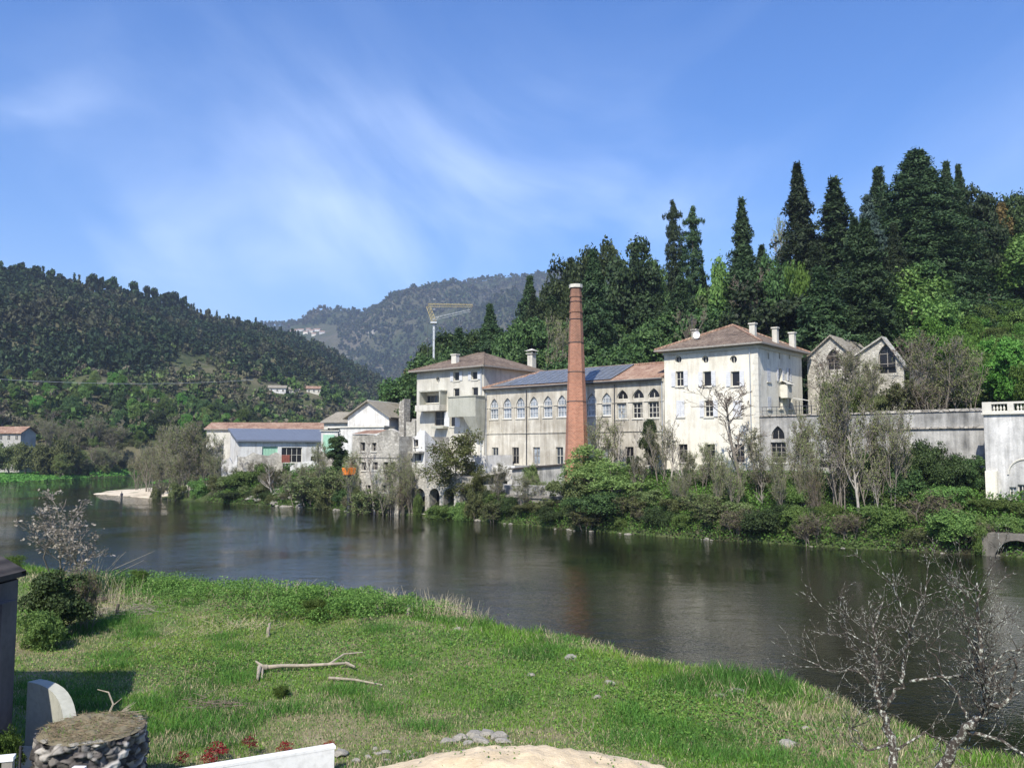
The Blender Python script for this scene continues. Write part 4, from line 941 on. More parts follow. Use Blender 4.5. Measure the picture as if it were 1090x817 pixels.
# terrace rail and awning near the cream house
RL = house_root('terrace_railing', 'thin metal railing on the terrace edge beside the cream house', 'railing', .2, .25, zT+.14); x1 = a_of(866, 0, 440)
for k in range(12):
    mb = MB(); x = x1*k/11; mb.tube((x, 0, 0), (x, 0, .75), .022, .022, 5); mb.build('post', MT['metal'], RL)
mb = MB(); mb.tube((0, 0, .75), (x1, 0, .75), .028, .028, 5); mb.tube((0, 0, .4), (x1, 0, .4), .018, .018, 5); mb.build('rail', MT['metal'], RL)
au = a_of(857, 3, 430); PG = house_root('terrace_canopy', 'small white lean-to canopy on thin posts on the terrace by the cream house', 'canopy', au, 2.6, zT)
for x in (-.55, .55):
    for y in (-.4, .4): mb = MB(); mb.tube((x, y, 0), (x, y, 1.5), .035, .035, 6); mb.build('post', MT['metal'], PG)
mb = MB()
for dz in (0, .05): mb.poly([(-.75, -.6, 1.72+dz), (.75, -.6, 1.42+dz), (.75, .6, 1.42+dz), (-.75, .6, 1.72+dz)])
mb.poly([(-.75, -.6, 1.72), (.75, -.6, 1.42), (.75, -.6, 1.47), (-.75, -.6, 1.77)]); mb.build('roof', MT['palewall'], PG)

# ------------------------------------------------------------------ 7. white pavilion on the right with balustrade
sP = -3.2; ap = a_of(1048.5, sP, 480); zPb = z_of(1060, 534, sP); zPt = z_of(1060, 441, sP); LP = 13.0
H7 = house_root('pavilion', 'white stained pavilion wall topped by a balustrade at the right edge', 'pavilion', ap, sP)
def up_(px, py=500): return a_of(px, sP, py)-ap
hl = [(up_(1073.5), up_(1081), z_of(1077, 530.5, sP), z_of(1077, 518, sP), 'rect'), (up_(1082.5), up_(1092), z_of(1087, 530.5, sP), z_of(1087, 515.5, sP), 'rect')]
mb = MB(); wall_face(mb, Mf, 0, LP, zPb-1.5, zPt, hl); mb.poly([(0, 0, 2.5), (0, 6, 2.5), (0, 6, zPt), (0, 0, zPt)]); mb.poly([(LP, 0, 2.5), (LP, 6, 2.5), (LP, 6, zPt), (LP, 0, zPt)]); mb.poly([(0, 0, zPt), (LP, 0, zPt), (LP, 6, zPt), (0, 6, zPt)]); mb.build('wall', MT['pavilion'], H7)
window(H7, Mf, *hl[0], pane='paleglass', bars=(1, 1)); window(H7, Mf, *hl[1], pane='dark', bars=(1, 0), frame='palewall')
mb = MB(); xl = up_(1062); mb.box(0.0, xl, -.35, -.003, zPb-1.4, z_of(1055, 501, sP)); mb.build('buttress', MT['cream'], H7)
mb = MB(); mb.box(-.12, LP, -.18, .5, zPt+.003, zPt+.16); mb.build('cornice', MT['palewall'], H7)
# blind arch moulding
mb = MB(); uc = up_(1092, 495); zc = z_of(1088, 505, sP); pr = None
for k in range(13):
    t = pi*k/12; p = (uc+1.15*cos(t), -.03, zc+1.15*sin(t)); 
    if pr: mb.tube(pr, p, .07, .07, 5)
    pr = p
mb.build('arch_moulding', MT['palewall'], H7)
zb0 = zPt+.165; BLr = mb = MB()
mb.box(-.05, .55, -.1, .4, zb0, zb0+.78); mb.box(5.2, 5.8, -.1, .4, zb0, zb0+.78); mb.box(.552, 5.198, -.06, .34, zb0+.62, zb0+.76); mb.box(.552, 5.198, -.06, .34, zb0, zb0+.1); mb.box(5.802, LP, -.06, .34, zb0+.62, zb0+.76)
mb.box(1.6, 2.0, -.08, .36, zb0+.102, zb0+.618); mb.box(3.7, 4.1, -.08, .36, zb0+.102, zb0+.618)
bl = mb.build('balustrade', MT['palewall'], H7)
bal = MB(); zs_ = [0, .06, .16, .3, .42, .52]; rs_ = [.06, .045, .085, .06, .04, .06]
for j in range(5): bal.tube((0, 0, zs_[j]), (0, 0, zs_[j+1]), rs_[j], rs_[j+1], 8, caps=False)
bme = bal.mesh('baluster', MT['palewall'], True)
for k in range(26):
    x = .7+k*.22
    if 1.5 < x < 2.1 or 3.6 < x < 4.2 or 5.1 < x < 5.9: continue
    o = bpy.data.objects.new('baluster', bme); link(o, bl); o.location = (x, .14, zb0+.1)

# ------------------------------------------------------------------ 8. river arcade and terrace under the tower
sR = -9.3
a0, a1 = a_of(424, sR, 540), a_of(504, sR, 540)
AR = house_root('river_arcade', 'pale masonry quay with five dark river arches below the tower house', 'arcade', a0, sR)
hl = []
for px in (432.5, 447, 462.3, 477.6, 495.5):
    u = a_of(px, sR, 535)-a0; hl.append((u-.78, u+.78, .9, z_of(px, 519.5, sR), 'arch'))
mb = MB(); zq = z_of(460, 507, sR); wall_face(mb, Mf, 0, a1-a0, -.5, zq, hl, dep=1.2); mb.poly([(0, 0, zq), (a1-a0, 0, zq), (a1-a0, 6.5, zq+.6), (0, 6.5, zq+.6)]); mb.poly([(0, 0, -.5), (0, 8, -.5), (0, 8, zq), (0, 0, zq)])
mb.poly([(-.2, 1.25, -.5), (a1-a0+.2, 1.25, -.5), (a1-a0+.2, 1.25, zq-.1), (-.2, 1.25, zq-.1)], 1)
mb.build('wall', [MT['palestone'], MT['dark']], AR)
mb = MB(); mb.box(-.1, a1-a0, -.35, -.003, .2, 1.25)
mb.build('footing', MT['palestone'], AR)
# ------------------------------------------------------------------ 9. low stone quay under the mill
b0, b1 = a_of(505, sR-.3, 540), a_of(602, -9.9, 550)
Q = house_root('stone_quay', 'rough stone quay wall with pale ledge below the mill', 'quay wall', b0, sR-.3); Lq = b1-b0
mb = MB(); zq2 = z_of(550, 529, sR); mb.box(0, Lq, 0, 1.2, -.5, zq2); mb.box(0, Lq, -.15, 1.3, zq2+.002, zq2+.2); mb.build('wall', MT['darkstone'], Q)
mb = MB(); mb.box(0, Lq, 1.3, 3.6, zq2-1, z_of(550, 516, -7)); mb.build('upper_wall', MT['grey_wall'], Q)
# white lower block and lean-to shed at the mill's foot
c0, c1 = a_of(521, -4, 510), a_of(548, -4, 510)
LB = house_root('white_outbuilding', 'small white outbuilding at the foot of the mill below its left windows', 'outbuilding', c0, -4.0); wl = c1-c0; ztp = z_of(534, 495, -4); zlo = z_of(534, 526, -4)
ux = wl*.62; mb = MB(); hl = [(ux-.35, ux+.35, z_of(534, 515.5, -4), z_of(534, 511, -4), 'rect')]; wall_face(mb, Mf, 0, wl, zlo-2, ztp, hl)
mb.poly([(0, 0, zlo-2), (0, 4, zlo-2), (0, 4, ztp), (0, 0, ztp)]); mb.poly([(wl, 0, zlo-2), (wl, 4, zlo-2), (wl, 4, ztp), (wl, 0, ztp)]); mb.poly([(0, 0, ztp), (wl, 0, ztp), (wl, 3.99, ztp-.2), (0, 3.99, ztp-.2)]); mb.build('wall', MT['white'], LB)
window(LB, Mf, *hl[0], pane='dark', bars=None)
c2_, c3 = c1+.1, a_of(606, -5, 510); SH = house_root('lean_to_shed', 'dark grey lean-to shed against the mill foot beside the chimney base', 'shed', c2_, -4.6); wl = c3-c2_; za_, zb_ = z_of(555, 500, -4.6), z_of(598, 494, -4.6)
mb = MB(); hz = (za_+zb_)/2-1.6; mb.poly([(0, 0, 2.5), (wl, 0, 2.5), (wl, 0, zb_), (0, 0, za_)]); mb.poly([(0, 0, 2.5), (0, 4.5, 2.5), (0, 4.5, za_+.6), (0, 0, za_)]); mb.poly([(wl, 0, 2.5), (wl, 4.5, 2.5), (wl, 4.5, zb_+.6), (wl, 0, zb_)]); mb.build('wall', MT['grey_wall'], SH)
mb = MB(); 
for dz in (.02, .16): mb.poly([(-.3, -.3, za_+dz), (wl+.2, -.3, zb_+dz), (wl+.2, 4.5, zb_+dz+.05), (-.3, 4.5, za_+dz+.05)])
mb.poly([(-.3, -.3, za_+.02), (wl+.2, -.3, zb_+.02), (wl+.2, -.3, zb_+.16), (-.3, -.3, za_+.16)]); mb.build('roof', MT['darkwood'], SH)

# ------------------------------------------------------------------ 10. ruined stone house with two rows of windows (on the water)
sS = -10.2
d0, d1 = a_of(374.5, sS, 500), a_of(424.5, sS, 500)
RH = house_root('stone_ruin_house', 'ruined grey stone house with two rows of empty windows rising from the river', 'ruin', d0, sS); wl = d1-d0; ztp = z_of(400, 464.5, sS)
hl = []
for px, ya, yb, hw in ((386, 480, 470.5, .42), (398, 480, 471, .42), (387.3, 500.5, 491.5, .42), (399.5, 500, 491.5, .42), (410.5, 499.5, 491.5, .42), (418, 500, 492, .35), (392, 525, 516, .4), (409, 524, 516, .4)):
    u = a_of(px, sS, (ya+yb)/2)-d0; hl.append((u-hw, u+hw, z_of(px, ya, sS), z_of(px, yb, sS), 'rect'))
mb = MB(); wall_face(mb, Mf, 0, wl, -.5, ztp, hl, dep=.35)
# broken top
xs_ = [0, .9, 1.8, 3.0, 4.2, 5.0, wl-1.5, wl-.7, wl]; hs_ = [.25, .3, .3, .2, .05, .5, .9, .6, .3]
for k in range(len(xs_)-1): mb.poly([(xs_[k], 0, ztp), (xs_[k+1], 0, ztp), (xs_[k+1], 0, ztp+hs_[k+1]), (xs_[k], 0, ztp+hs_[k])]); mb.poly([(xs_[k], 0, ztp+hs_[k]), (xs_[k+1], 0, ztp+hs_[k+1]), (xs_[k+1], .5, ztp+hs_[k+1]), (xs_[k], .5, ztp+hs_[k])])
for x in (0, wl): mb.poly([(x, 0, -.5), (x, 8, -.5), (x, 8, ztp), (x, 0, ztp)])
mb.poly([(0, 8, -.5), (wl, 8, -.5), (wl, 8, ztp), (0, 8, ztp)]); mb.poly([(0, 8, ztp-.3), (wl, 8, ztp-.3), (wl, .5, ztp-.3), (0, .5, ztp-.3)])
mb.build('wall', MT['palestone'], RH)
for i, h in enumerate(hl): window(RH, Mf, *h, pane='dark', bars=(1, 1) if i % 2 else (0, 0), frame='woodgrey', dep=.3)
mb = MB(); mb.poly([(-.1, -.15, ztp+.35), (a_of(402, sS, 465)-d0, -.15, ztp+.35), (a_of(402, sS, 465)-d0, 2.2, ztp+.85), (-.1, 2.2, ztp+.85)]); mb.build('roof_tiles', MT['redroof'], RH)
mb = MB(); mb.box(-.02, wl, -.09, -.003, z_of(400, 487, sS), z_of(400, 485.3, sS)); mb.build('string_course', MT['palestone'], RH)
# ------------------------------------------------------------------ 11. white ruin between stone house and tower
e0, e1 = d1+.06, a_of(452, -8.2, 500)
WR = house_root('white_ruin', 'broken white-rendered house with a slanting wall top beside the tower house', 'ruin', e0, -8.2); wl = e1-e0
zA, zB, zC = z_of(428, 462, -8.2), z_of(440, 459, -8.2), z_of(450, 458, -8.2); zl = 3.0
hl = []
for px, ya, yb, hw in ((443, 475, 467.5, .33), (430, 508, 491, .45), (446, 490, 483, .35)):
    u = a_of(px, -8.2, (ya+yb)/2)-e0; hl.append((max(.1, u-hw), u+hw, z_of(px, ya, -8.2), z_of(px, yb, -8.2), 'rect'))
zw = min(zA, zC)-.4; mb = MB(); wall_face(mb, Mf, 0, wl, zl, zw, hl, dep=.35)
mb.poly([(0, 0, zw), (wl, 0, zw), (wl, 0, zC), (wl*.7, 0, zC), (wl*.68, 0, zB+.3), (wl*.35, 0, zA+.1), (wl*.3, 0, zA-.2), (0, 0, zA-.3)])
mb.poly([(0, .003, zl), (0, 3, zl), (0, 3, zw), (0, .003, zw)]); mb.poly([(wl, 0, zl), (wl, 3, zl), (wl, 3, zC-2.2), (wl, 0, zC)]); mb.poly([(0, 3, zw), (wl, 3, zC-2.2), (wl, 3, zl), (0, 3, zl)]); mb.poly([(0, 3, zw), (wl, 3, zC-2.2), (wl, 0, zw-.3), (0, 0, zw-.3)]); mb.build('wall', MT['white'], WR)
for h in hl: window(WR, Mf, *h, pane='dark', bars=(0, 0), frame='woodgrey', dep=.3)
mb = MB(); mb.box(wl*.1, wl*.98, -.9, -.003, z_of(440, 481, -8.2)-.1, z_of(440, 480, -8.2)); mb.build('ledge', MT['palestone'], WR)
mb = MB(); mb.tube((wl*.12, -.06, zA-.4), (wl*.3, -.06, zA-2.3), .05, .05, 5); mb.tube((wl*.3, -.06, zA-2.3), (wl*.3, -.06, zA-4), .05, .05, 5); mb.build('pipe', MT['metal'], WR)
# low stained block in front of the tower, above the arches
f0, f1 = a_of(447, -5, 500), a_of(517, -5, 500); TB = house_root('lower_annex', 'stained white lower annex between the river arches and the tower house', 'annex', f0, -5.0); wl = f1-f0; ztp = z_of(470, 484, -5)
hl = []
for px in (458, 470, 488, 503):
    u = a_of(px, -5, 495)-f0; hl.append((u-.4, u+.4, z_of(px, 500, -5), z_of(px, 491, -5), 'rect'))
mb = MB(); wall_face(mb, Mf, 0, wl, 2.5, ztp, hl); mb.poly([(0, 0, ztp), (wl, 0, ztp), (wl, 4.6, ztp-.1), (0, 4.6, ztp-.1)]); mb.poly([(0, 0, 2.5), (0, 4.6, 2.5), (0, 4.6, ztp), (0, 0, ztp)]); mb.poly([(wl, 0, 2.5), (wl, 4.6, 2.5), (wl, 4.6, ztp), (wl, 0, ztp)]); mb.build('wall', MT['white'], TB)
for h in hl: window(TB, Mf, *h, pane='dark', bars=(1, 0), frame='woodgrey')

# ------------------------------------------------------------------ 12. gabled house with white gable, left of the tower
Yg = 127.0
pg = AT(392, 450, Yg); G = house_root('white_gable_house', 'house with white gable wall and worn brown roof left of the tower house', 'house', rz=radians(-22), loc=(pg.x, pg.y, 0))
wg = 3.6; zE = AT(410, 443.5, Yg).z; zA = AT(392, 427.5, Yg).z
mb = MB(); mb.poly([(-wg, 0, 5), (wg, 0, 5), (wg, 0, zE), (0, 0, zA), (-wg, 0, zE)]); mb.poly([(-wg, 0, 5), (-wg, 14, 5), (-wg, 14, zE), (-wg, 0, zE)]); mb.poly([(wg, 0, 5), (wg, 14, 5), (wg, 14, zE), (wg, 0, zE)]); mb.poly([(-wg, 14, 5), (wg, 14, 5), (wg, 14, zE), (0, 14, zA), (-wg, 14, zE)]); mb.build('wall', MT['white'], G)
mb = MB()
for sx in (-1, 1):
    a, b = (sx*(wg+.6), zE-.32), (0, zA+.06)
    for dz in (0, .18): mb.poly([(a[0], -.6, a[1]+dz), (b[0], -.6, b[1]+dz), (b[0], 14.5, b[1]+dz), (a[0], 14.5, a[1]+dz)])
    mb.poly([(a[0], -.6, a[1]), (b[0], -.6, b[1]), (b[0], -.6, b[1]+.18), (a[0], -.6, a[1]+.18)])
mb.build('roof', MT['greyroof'], G)
mb = MB(); mb.tube((0, -.3, zA+.1), (0, 14.4, zA+.1), .2, .2, 6); mb.build('ridge_tiles', MT['palewall'], G)
mb = MB(); mb.box(-wg-.8, wg+1.2, -3.6, -.6, 5, zE-1.7); an = mb.build('front_wing', MT['white'], G)
mb = MB(); mb.box(-wg-1.0, wg+1.4, -3.8, -.55, zE-1.698, zE-1.5); mb.build('parapet', MT['palewall'], an)
G2 = house_root('low_grey_roof_house', 'low house with long grey tiled roof behind the white gable house', 'house', rz=radians(-8), loc=(AT(366, 450, 139).x, 139, 0))
mb = MB(); mb.box(-3.4, 4.5, 0, 7, 5, 12.6); hl2 = []; mb.build('wall', MT['tower'], G2)
mb = MB(); hip(mb, -3.9, 5, -.5, 7.5, 12.8, -2.5, 4, 3.5, 14.6); mb.build('roof', [MT['greyroof'], MT['woodgrey']], G2)
for k in range(3): window(G2, FR(0, -.02), -2.8+k*2.4, -1.9+k*2.4, 10.4, 11.9, pane='dark', bars=(1, 1), dep=.0)
# narrow stone tower and white chimney block right of the gable
for px, Y, ya, wpx, mt, lab, nm in ((427.5, 121, 424, 8, 'stone', 'narrow broken stone stub with ragged top between gable house and tower house', 'stone_stub'), (437, 118, 447, 14, 'palestone', 'low pale wall stump under the tower house balcony', 'wall_stump'), (412, 134, 433, 16, 'stone', 'square grey stone block behind the white gable', 'stone_block')):
    p = AT(px, ya, Y); R = tag(empty(nm, (p.x, p.y, 4), TH), lab, 'ruin'); hw = wpx/FPX*Y/2; z1 = p.z-4; rr = random.Random(px)
    mb = MB(); xs_ = [-hw+2*hw*k/6 for k in range(7)]; hh = [z1+rr.uniform(-.7, .2) for _ in range(7)]
    for k in range(6):
        x, xb, a, b = xs_[k], xs_[k+1], hh[k], hh[k+1]
        mb.poly([(x, 0, 0), (xb, 0, 0), (xb, 0, b), (x, 0, a)]); mb.poly([(x, 0, a), (xb, 0, b), (xb, 1.2, b), (x, 1.2, a)]); mb.poly([(xb, 1.2, 0), (x, 1.2, 0), (x, 1.2, a), (xb, 1.2, b)])
    mb.poly([(-hw, 0, 0), (-hw, 1.2, 0), (-hw, 1.2, hh[0]), (-hw, 0, hh[0])]); mb.poly([(hw, 0, 0), (hw, 1.2, 0), (hw, 1.2, hh[-1]), (hw, 0, hh[-1])]); mb.build('wall', MT[mt], R)
R = tag(empty('red_roof_cottage', (AT(440, 450, 124).x, 124, 0), TH), 'little cottage roof of red tiles just left of the tower house', 'cottage')
mb = MB(); mb.box(-2, 2, 0, 3, 4, 11.4); mb.build('wall', MT['white'], R); mb = MB(); hip(mb, -2.4, 2.4, -.4, 3.4, 11.5, -1.5, 1.5, 1.5, 12.4); mb.build('roof', [MT['redroof'], MT['woodgrey']], R)

# ------------------------------------------------------------------ 13. blue-roofed workshop and long red roofed hall
Ys = 131.0
pS = AT(253.5, 480, Ys); SR = radians(26); SHD = house_root('workshop', 'white workshop with plain blue-grey metal roof on the far bank', 'workshop', rz=SR, loc=(pS.x, pS.y, 0))
Ls = 14.6; Ds = 9.0; zl = 5.0; ze = AT(253.5, 467.8, Ys).z; zr = ze+1.9
hs_l = [(3.6, 6.0, 6.2, 8.7, 'rect'), (6.6, 9.8, 6.2, 8.6, 'rect'), (11.2, 14.0, 5.6, 7.2, 'rect'), (1.9, 2.6, 6.4, 7.4, 'rect')]
mb = MB(); wall_face(mb, Mf, 0, Ls, zl, ze, hs_l); mb.poly([(0, 0, zl), (0, Ds, zl), (0, Ds, zr), (0, 0, ze)]); mb.poly([(Ls, 0, zl), (Ls, Ds, zl), (Ls, Ds, zr), (Ls, 0, ze)]); mb.poly([(0, Ds, zl), (Ls, Ds, zl), (Ls, Ds, zr), (0, Ds, zr)]); mb.build('wall', MT['white'], SHD)
mb = MB(); mb.poly([(-.4, -.5, ze-.02), (Ls+.4, -.5, ze-.02), (Ls+.4, Ds+.3, zr+.08), (-.4, Ds+.3, zr+.08)]); mb.poly([(-.4, -.5, ze-.02), (Ls+.4, -.5, ze-.02), (Ls+.4, -.5, ze-.3), (-.4, -.5, ze-.3)]); mb.poly([(-.4, -.5, ze-.3), (-.4, -.5, ze-.02), (-.4, Ds+.3, zr+.08), (-.4, Ds+.3, zr-.2)])
for k in range(24): x = -.3+k*(Ls+.6)/23; mb.poly([(x-.03, -.5, ze+.03), (x+.03, -.5, ze+.03), (x+.03, Ds+.3, zr+.13), (x-.03, Ds+.3, zr+.13)])
mb.build('roof', MT['slate'], SHD)
mb = MB(); mb.poly([Mf(3.6, .2, 6.2), Mf(6, .2, 6.2), Mf(6, .2, 8.7), Mf(3.6, .2, 8.7)]); 
for k in range(1, 5): x = 3.6+.48*k; mb.box(x-.02, x+.02, .16, .198, 6.2, 8.7)
mb.build('sliding_door', MT['green'], SHD)
window(SHD, Mf, *hs_l[1], pane='dark', bars=(3, 1)); window(SHD, Mf, *hs_l[2], pane='dark', bars=(2, 0)); window(SHD, Mf, *hs_l[3], pane='dark', bars=(0, 0))
LH = house_root('red_roof_hall', 'long low hall with faded red tile roof behind the blue-roofed workshop', 'hall', rz=radians(3), loc=(AT(283, 450, 152).x, 152, 0))
zt_ = AT(283, 449.5, 156).z; mb = MB(); mb.box(-10.4, 10.4, 0, 7, 5, zt_-1.4); mb.build('wall', MT['tower'], LH); mb = MB(); hip(mb, -10.8, 10.8, -.4, 7.4, zt_-1.3, -10.7, 10.7, 3.5, zt_); mb.build('roof', [MT['redroof'], MT['woodgrey']], LH)
GH = house_root('green_door_kiosk', 'small white building with pale green wall beside the blue-roofed workshop', 'outbuilding', rz=radians(8), loc=(AT(341.5, 480, 124).x, 124, 0))
zt_ = AT(346, 458, 124).z; mb = MB(); mb.box(0, 2.4, 0, 4, 4.5, zt_); mb.build('wall', MT['white'], GH); mb = MB(); mb.poly([(-.2, -.2, zt_+.05), (2.6, -.2, zt_+.35), (2.6, 4.2, zt_+.35), (-.2, 4.2, zt_+.05)]); mb.box(-.2, 2.6, -.2, -.1, zt_-.1, zt_+.03); mb.build('roof', MT['palewall'], GH); mb = MB(); mb.box(.3, 1.9, -.06, -.003, 4.6, zt_-.6); mb.build('door', MT['green'], GH)
# left bank farmhouse, hillside houses
def small_house(name, lab, loc, rz, wd, dp, hh, rh, wall, roof, nw=3, group=None, two=False):
    R = tag(empty(name, loc, rz), lab, 'house', group); mb = MB()
    mb.poly([(-wd/2, 0, -3), (wd/2, 0, -3), (wd/2, 0, hh), (-wd/2, 0, hh)]); mb.poly([(-wd/2, dp, -3), (wd/2, dp, -3), (wd/2, dp, hh), (-wd/2, dp, hh)])
    for x in (-wd/2, wd/2): mb.poly([(x, 0, -3), (x, dp, -3), (x, dp, hh), (x, dp/2, hh+rh), (x, 0, hh)])
    mb.build('wall', MT[wall], R); o = .5; k = rh/(dp/2); mb = MB()
    for sy in (0, 1):
        ye = -o if sy == 0 else dp+o
        for dz in (.04, .24): mb.poly([(-wd/2-o, ye, hh-o*k+dz), (wd/2+o, ye, hh-o*k+dz), (wd/2+o, dp/2, hh+rh+dz), (-wd/2-o, dp/2, hh+rh+dz)])
        mb.poly([(-wd/2-o, ye, hh-o*k+.04), (wd/2+o, ye, hh-o*k+.04), (wd/2+o, ye, hh-o*k+.24), (-wd/2-o, ye, hh-o*k+.24)])
    mb.build('roof', MT[roof], R)
    for r in range(2 if two else 1):
        for i in range(nw):
            x = -wd/2+wd*(i+.5)/nw; zb = hh-1.9-r*2.6
            if zb > 0: window(R, FR(0, -.03), x-.45, x+.45, zb, zb+1.3, pane='dark', bars=(1, 1), dep=0.0, sill=False)
    return R
p = AT(9, 468, 232); zg = ground(p.x, p.y); zt_ = AT(13, 460.5, 232).z
small_house('farmhouse', 'grey house with orange tile roof on the far left bank', (p.x-1, p.y, zg), radians(-8), 9.5, 6, zt_-zg, 1.6, 'farm', 'redroof', 4)
for px, py, wd, lab, roof, wl in ((295, 419, 8.5, 'white house among trees halfway up the green slope', 'greyroof', 'white'), (313, 420, 5, 'tiny stone shed beside the white house on the green slope', 'greyroof', 'tower'), (334, 419, 7.5, 'red roofed stone barn on the green slope above the workshop', 'redroof', 'tower')):
    p = hit(px, py, 250, 900, left_hill); small_house('hillside_house', lab, (p.x, p.y, p.z-.3), radians(12), wd, 6, 3.0, 1.3, wl, roof, 3)
rv = random.Random(4)
vill = [(308, 352, 14, 'tower'), (314, 351, 13, 'cream'), (320, 351.5, 16, 'white'), (325, 353, 14, 'cream'), (331, 352, 13, 'tower'), (337, 351, 18, 'white'), (343, 353, 14, 'white'), (328, 350, 12, 'stone'), (334, 355, 12, 'cream')]
for k, (px, py, wd, wl) in enumerate(vill):
    p = hit(px, py+2, 1200, 2450, far_hill)
    small_house('village_house', 'pale village house in the hamlet on the distant plateau', (p.x, p.y, p.z-1), rv.uniform(-.4, .4), wd*.95, 11, 7 if wd > 14 else 5.5, 3, wl, 'redroof', 3, 'village houses on the distant plateau', True)
# plateau below the hamlet
# ================================================================== CRANE, POST, PERSON, WIRE
pk = AT(461.5, 400, 132); CR = tag(empty('tower_crane', (pk.x, pk.y, 5)), 'pale folding tower crane with yellow lattice jib behind the tower house', 'crane')
def lattice(mb, p0, p1, w0, w1, n, r=.07, up=Vector((0, 1, 0))):
    p0, p1 = Vector(p0), Vector(p1); d = (p1-p0).normalized(); a = up; b = d.cross(a).normalized()
    pr = None
    for k in range(n+1):
        t = k/n; c = p0.lerp(p1, t); w_ = (w0+(w1-w0)*t)/2; q = [c+a*w_+b*w_, c-a*w_+b*w_, c-b*w_]
        for i in range(3): mb.tube(q[i], q[(i+1) % 3], r*.6, r*.6, 4, caps=False)
        if pr:
            for i in range(3): mb.tube(pr[i], q[i], r, r, 4, caps=False); mb.tube(pr[i], q[(i+1) % 3], r*.6, r*.6, 4, caps=False)
        pr = q
def cz(py): return AT(461, py, 132).z-5
def cxp(px): return (px-461.5)/900*132
mb = MB(); mb.box(-.14, .14, -.14, .14, 0, cz(343)); 
for k in range(14): z = 6+k*1.6; mb.box(-.2, .2, -.2, .2, z, z+.08)
mb.build('mast', MT['galv'], CR)
mb = MB(); lattice(mb, (0, 0, cz(342)), (cxp(455.3), 0, cz(326)), .7, .6, 5, .04); mb.build('upper_mast', MT['yellow'], CR)
mb = MB(); lattice(mb, (cxp(455.3), 0, cz(325)), (cxp(503), 0, cz(325.5)), .5, .4, 12, .028); mb.build('jib', MT['yellow'], CR)
mb = MB(); lattice(mb, (cxp(463), 0, cz(339)), (cxp(500), 0, cz(330.5)), .4, .3, 9, .022); mb.build('folded_jib', MT['galv'], CR)
mb = MB(); mb.tube((cxp(455.3), 0, cz(325)), (cxp(454.5), 0, cz(388)), .03, .03, 4); mb.tube((cxp(503), 0, cz(326)), (cxp(500), 0, cz(331)), .05, .05, 4); mb.build('cable', MT['metal'], CR)
mb = MB(); mb.box(-.5, .5, -.5, .5, cz(344.5), cz(342.5)); mb.build('slewing_ring', MT['galv'], CR)
# orange hopper on a dark post at the waterline
aO = a_of(371.5, -11.2, 500); p = W(aO, -11.2, .4); zt_ = z_of(371.5, 497.5, -11.2)-.4; zb_ = z_of(371.5, 505, -11.2)-.4
OR = tag(empty('orange_hopper', p, TH), 'bright orange box on a dark steel post rising from the river', 'hopper')
mb = MB(); hw = .58; mb.poly([(-hw*.85, -.5, zb_), (hw*.85, -.5, zb_), (hw, -.55, zt_), (-hw, -.55, zt_)]); mb.poly([(hw*.85, -.5, zb_), (hw*.85, .5, zb_), (hw, .55, zt_), (hw, -.55, zt_)]); mb.poly([(-hw*.85, .5, zb_), (-hw*.85, -.5, zb_), (-hw, -.55, zt_), (-hw, .55, zt_)]); mb.poly([(hw*.85, .5, zb_), (-hw*.85, .5, zb_), (-hw, .55, zt_), (hw, .55, zt_)]); mb.poly([(-hw, -.55, zt_), (hw, -.55, zt_), (hw, .55, zt_), (-hw, .55, zt_)]); mb.poly([(-hw*.85, -.5, zb_), (hw*.85, -.5, zb_), (hw*.85, .5, zb_), (-hw*.85, .5, zb_)])
mb.build('box', MT['orange'], OR)
mb = MB(); mb.tube((.1, 0, -1), (.1, 0, zb_), .2, .2, 8); mb.tube((-.3, .1, -1), (-.3, .1, zb_-.3), .06, .06, 6); mb.box(-.4, .3, -.1, .15, zb_-.8, zb_-.65); mb.build('post', MT['metal'], OR)
# red container and odd things by the ruins below the workshop
p = AT(304, 492, 119); R = tag(empty('red_container', (p.x, p.y, p.z), radians(10)), 'small rust-red container standing in the ruins below the workshop', 'container')
mb = MB(); mb.box(-.55, .55, 0, 1.6, 0, 1.05); mb.build('body', MT['rust'], R); mb = MB()
for k in range(5): mb.box(-.5+k*.22, -.42+k*.22, -.05, -.003, .05, 1.0)
mb.build('rib', MT['rust'], R)
# ragged ruin walls
def ragged(name, lab, px0, px1, Y, ytop, ybot, mat, seed, thick=.6, rz=radians(8)):
    a, b = AT(px0, ytop, Y), AT(px1, ytop, Y); L = b.x-a.x; zb = AT(px0, ybot, Y).z; zt_ = a.z; rr = random.Random(seed)
    R = tag(empty(name, (a.x, a.y, zb-1), rz), lab, 'ruin'); n = max(4, int(L/.9)); xs_ = [L*k/n for k in range(n+1)]; hh = [zt_-zb+1-abs(rr.gauss(0, .28*(zt_-zb))) for _ in xs_]; mb = MB()
    for k in range(n):
        x, xb, h0, h1 = xs_[k], xs_[k+1], hh[k], hh[k+1]; mb.poly([(x, 0, 0), (xb, 0, 0), (xb, 0, h1), (x, 0, h0)]); mb.poly([(x, 0, h0), (xb, 0, h1), (xb, thick, h1), (x, thick, h0)]); mb.poly([(xb, thick, 0), (x, thick, 0), (x, thick, h0), (xb, thick, h1)])
    mb.poly([(0, 0, 0), (0, thick, 0), (0, thick, hh[0]), (0, 0, hh[0])]); mb.poly([(L, 0, 0), (L, thick, 0), (L, thick, hh[-1]), (L, 0, hh[-1])]); mb.build('wall', MT[mat], R); return R
ragged('ruin_wall', 'long low crumbling grey stone wall below the blue-roofed workshop', 253, 300, 120, 481, 494, 'palestone', 1)
ragged('ruin_wall', 'white broken wall pieces right of the red container', 309, 339, 118.5, 490, 500, 'white', 2)
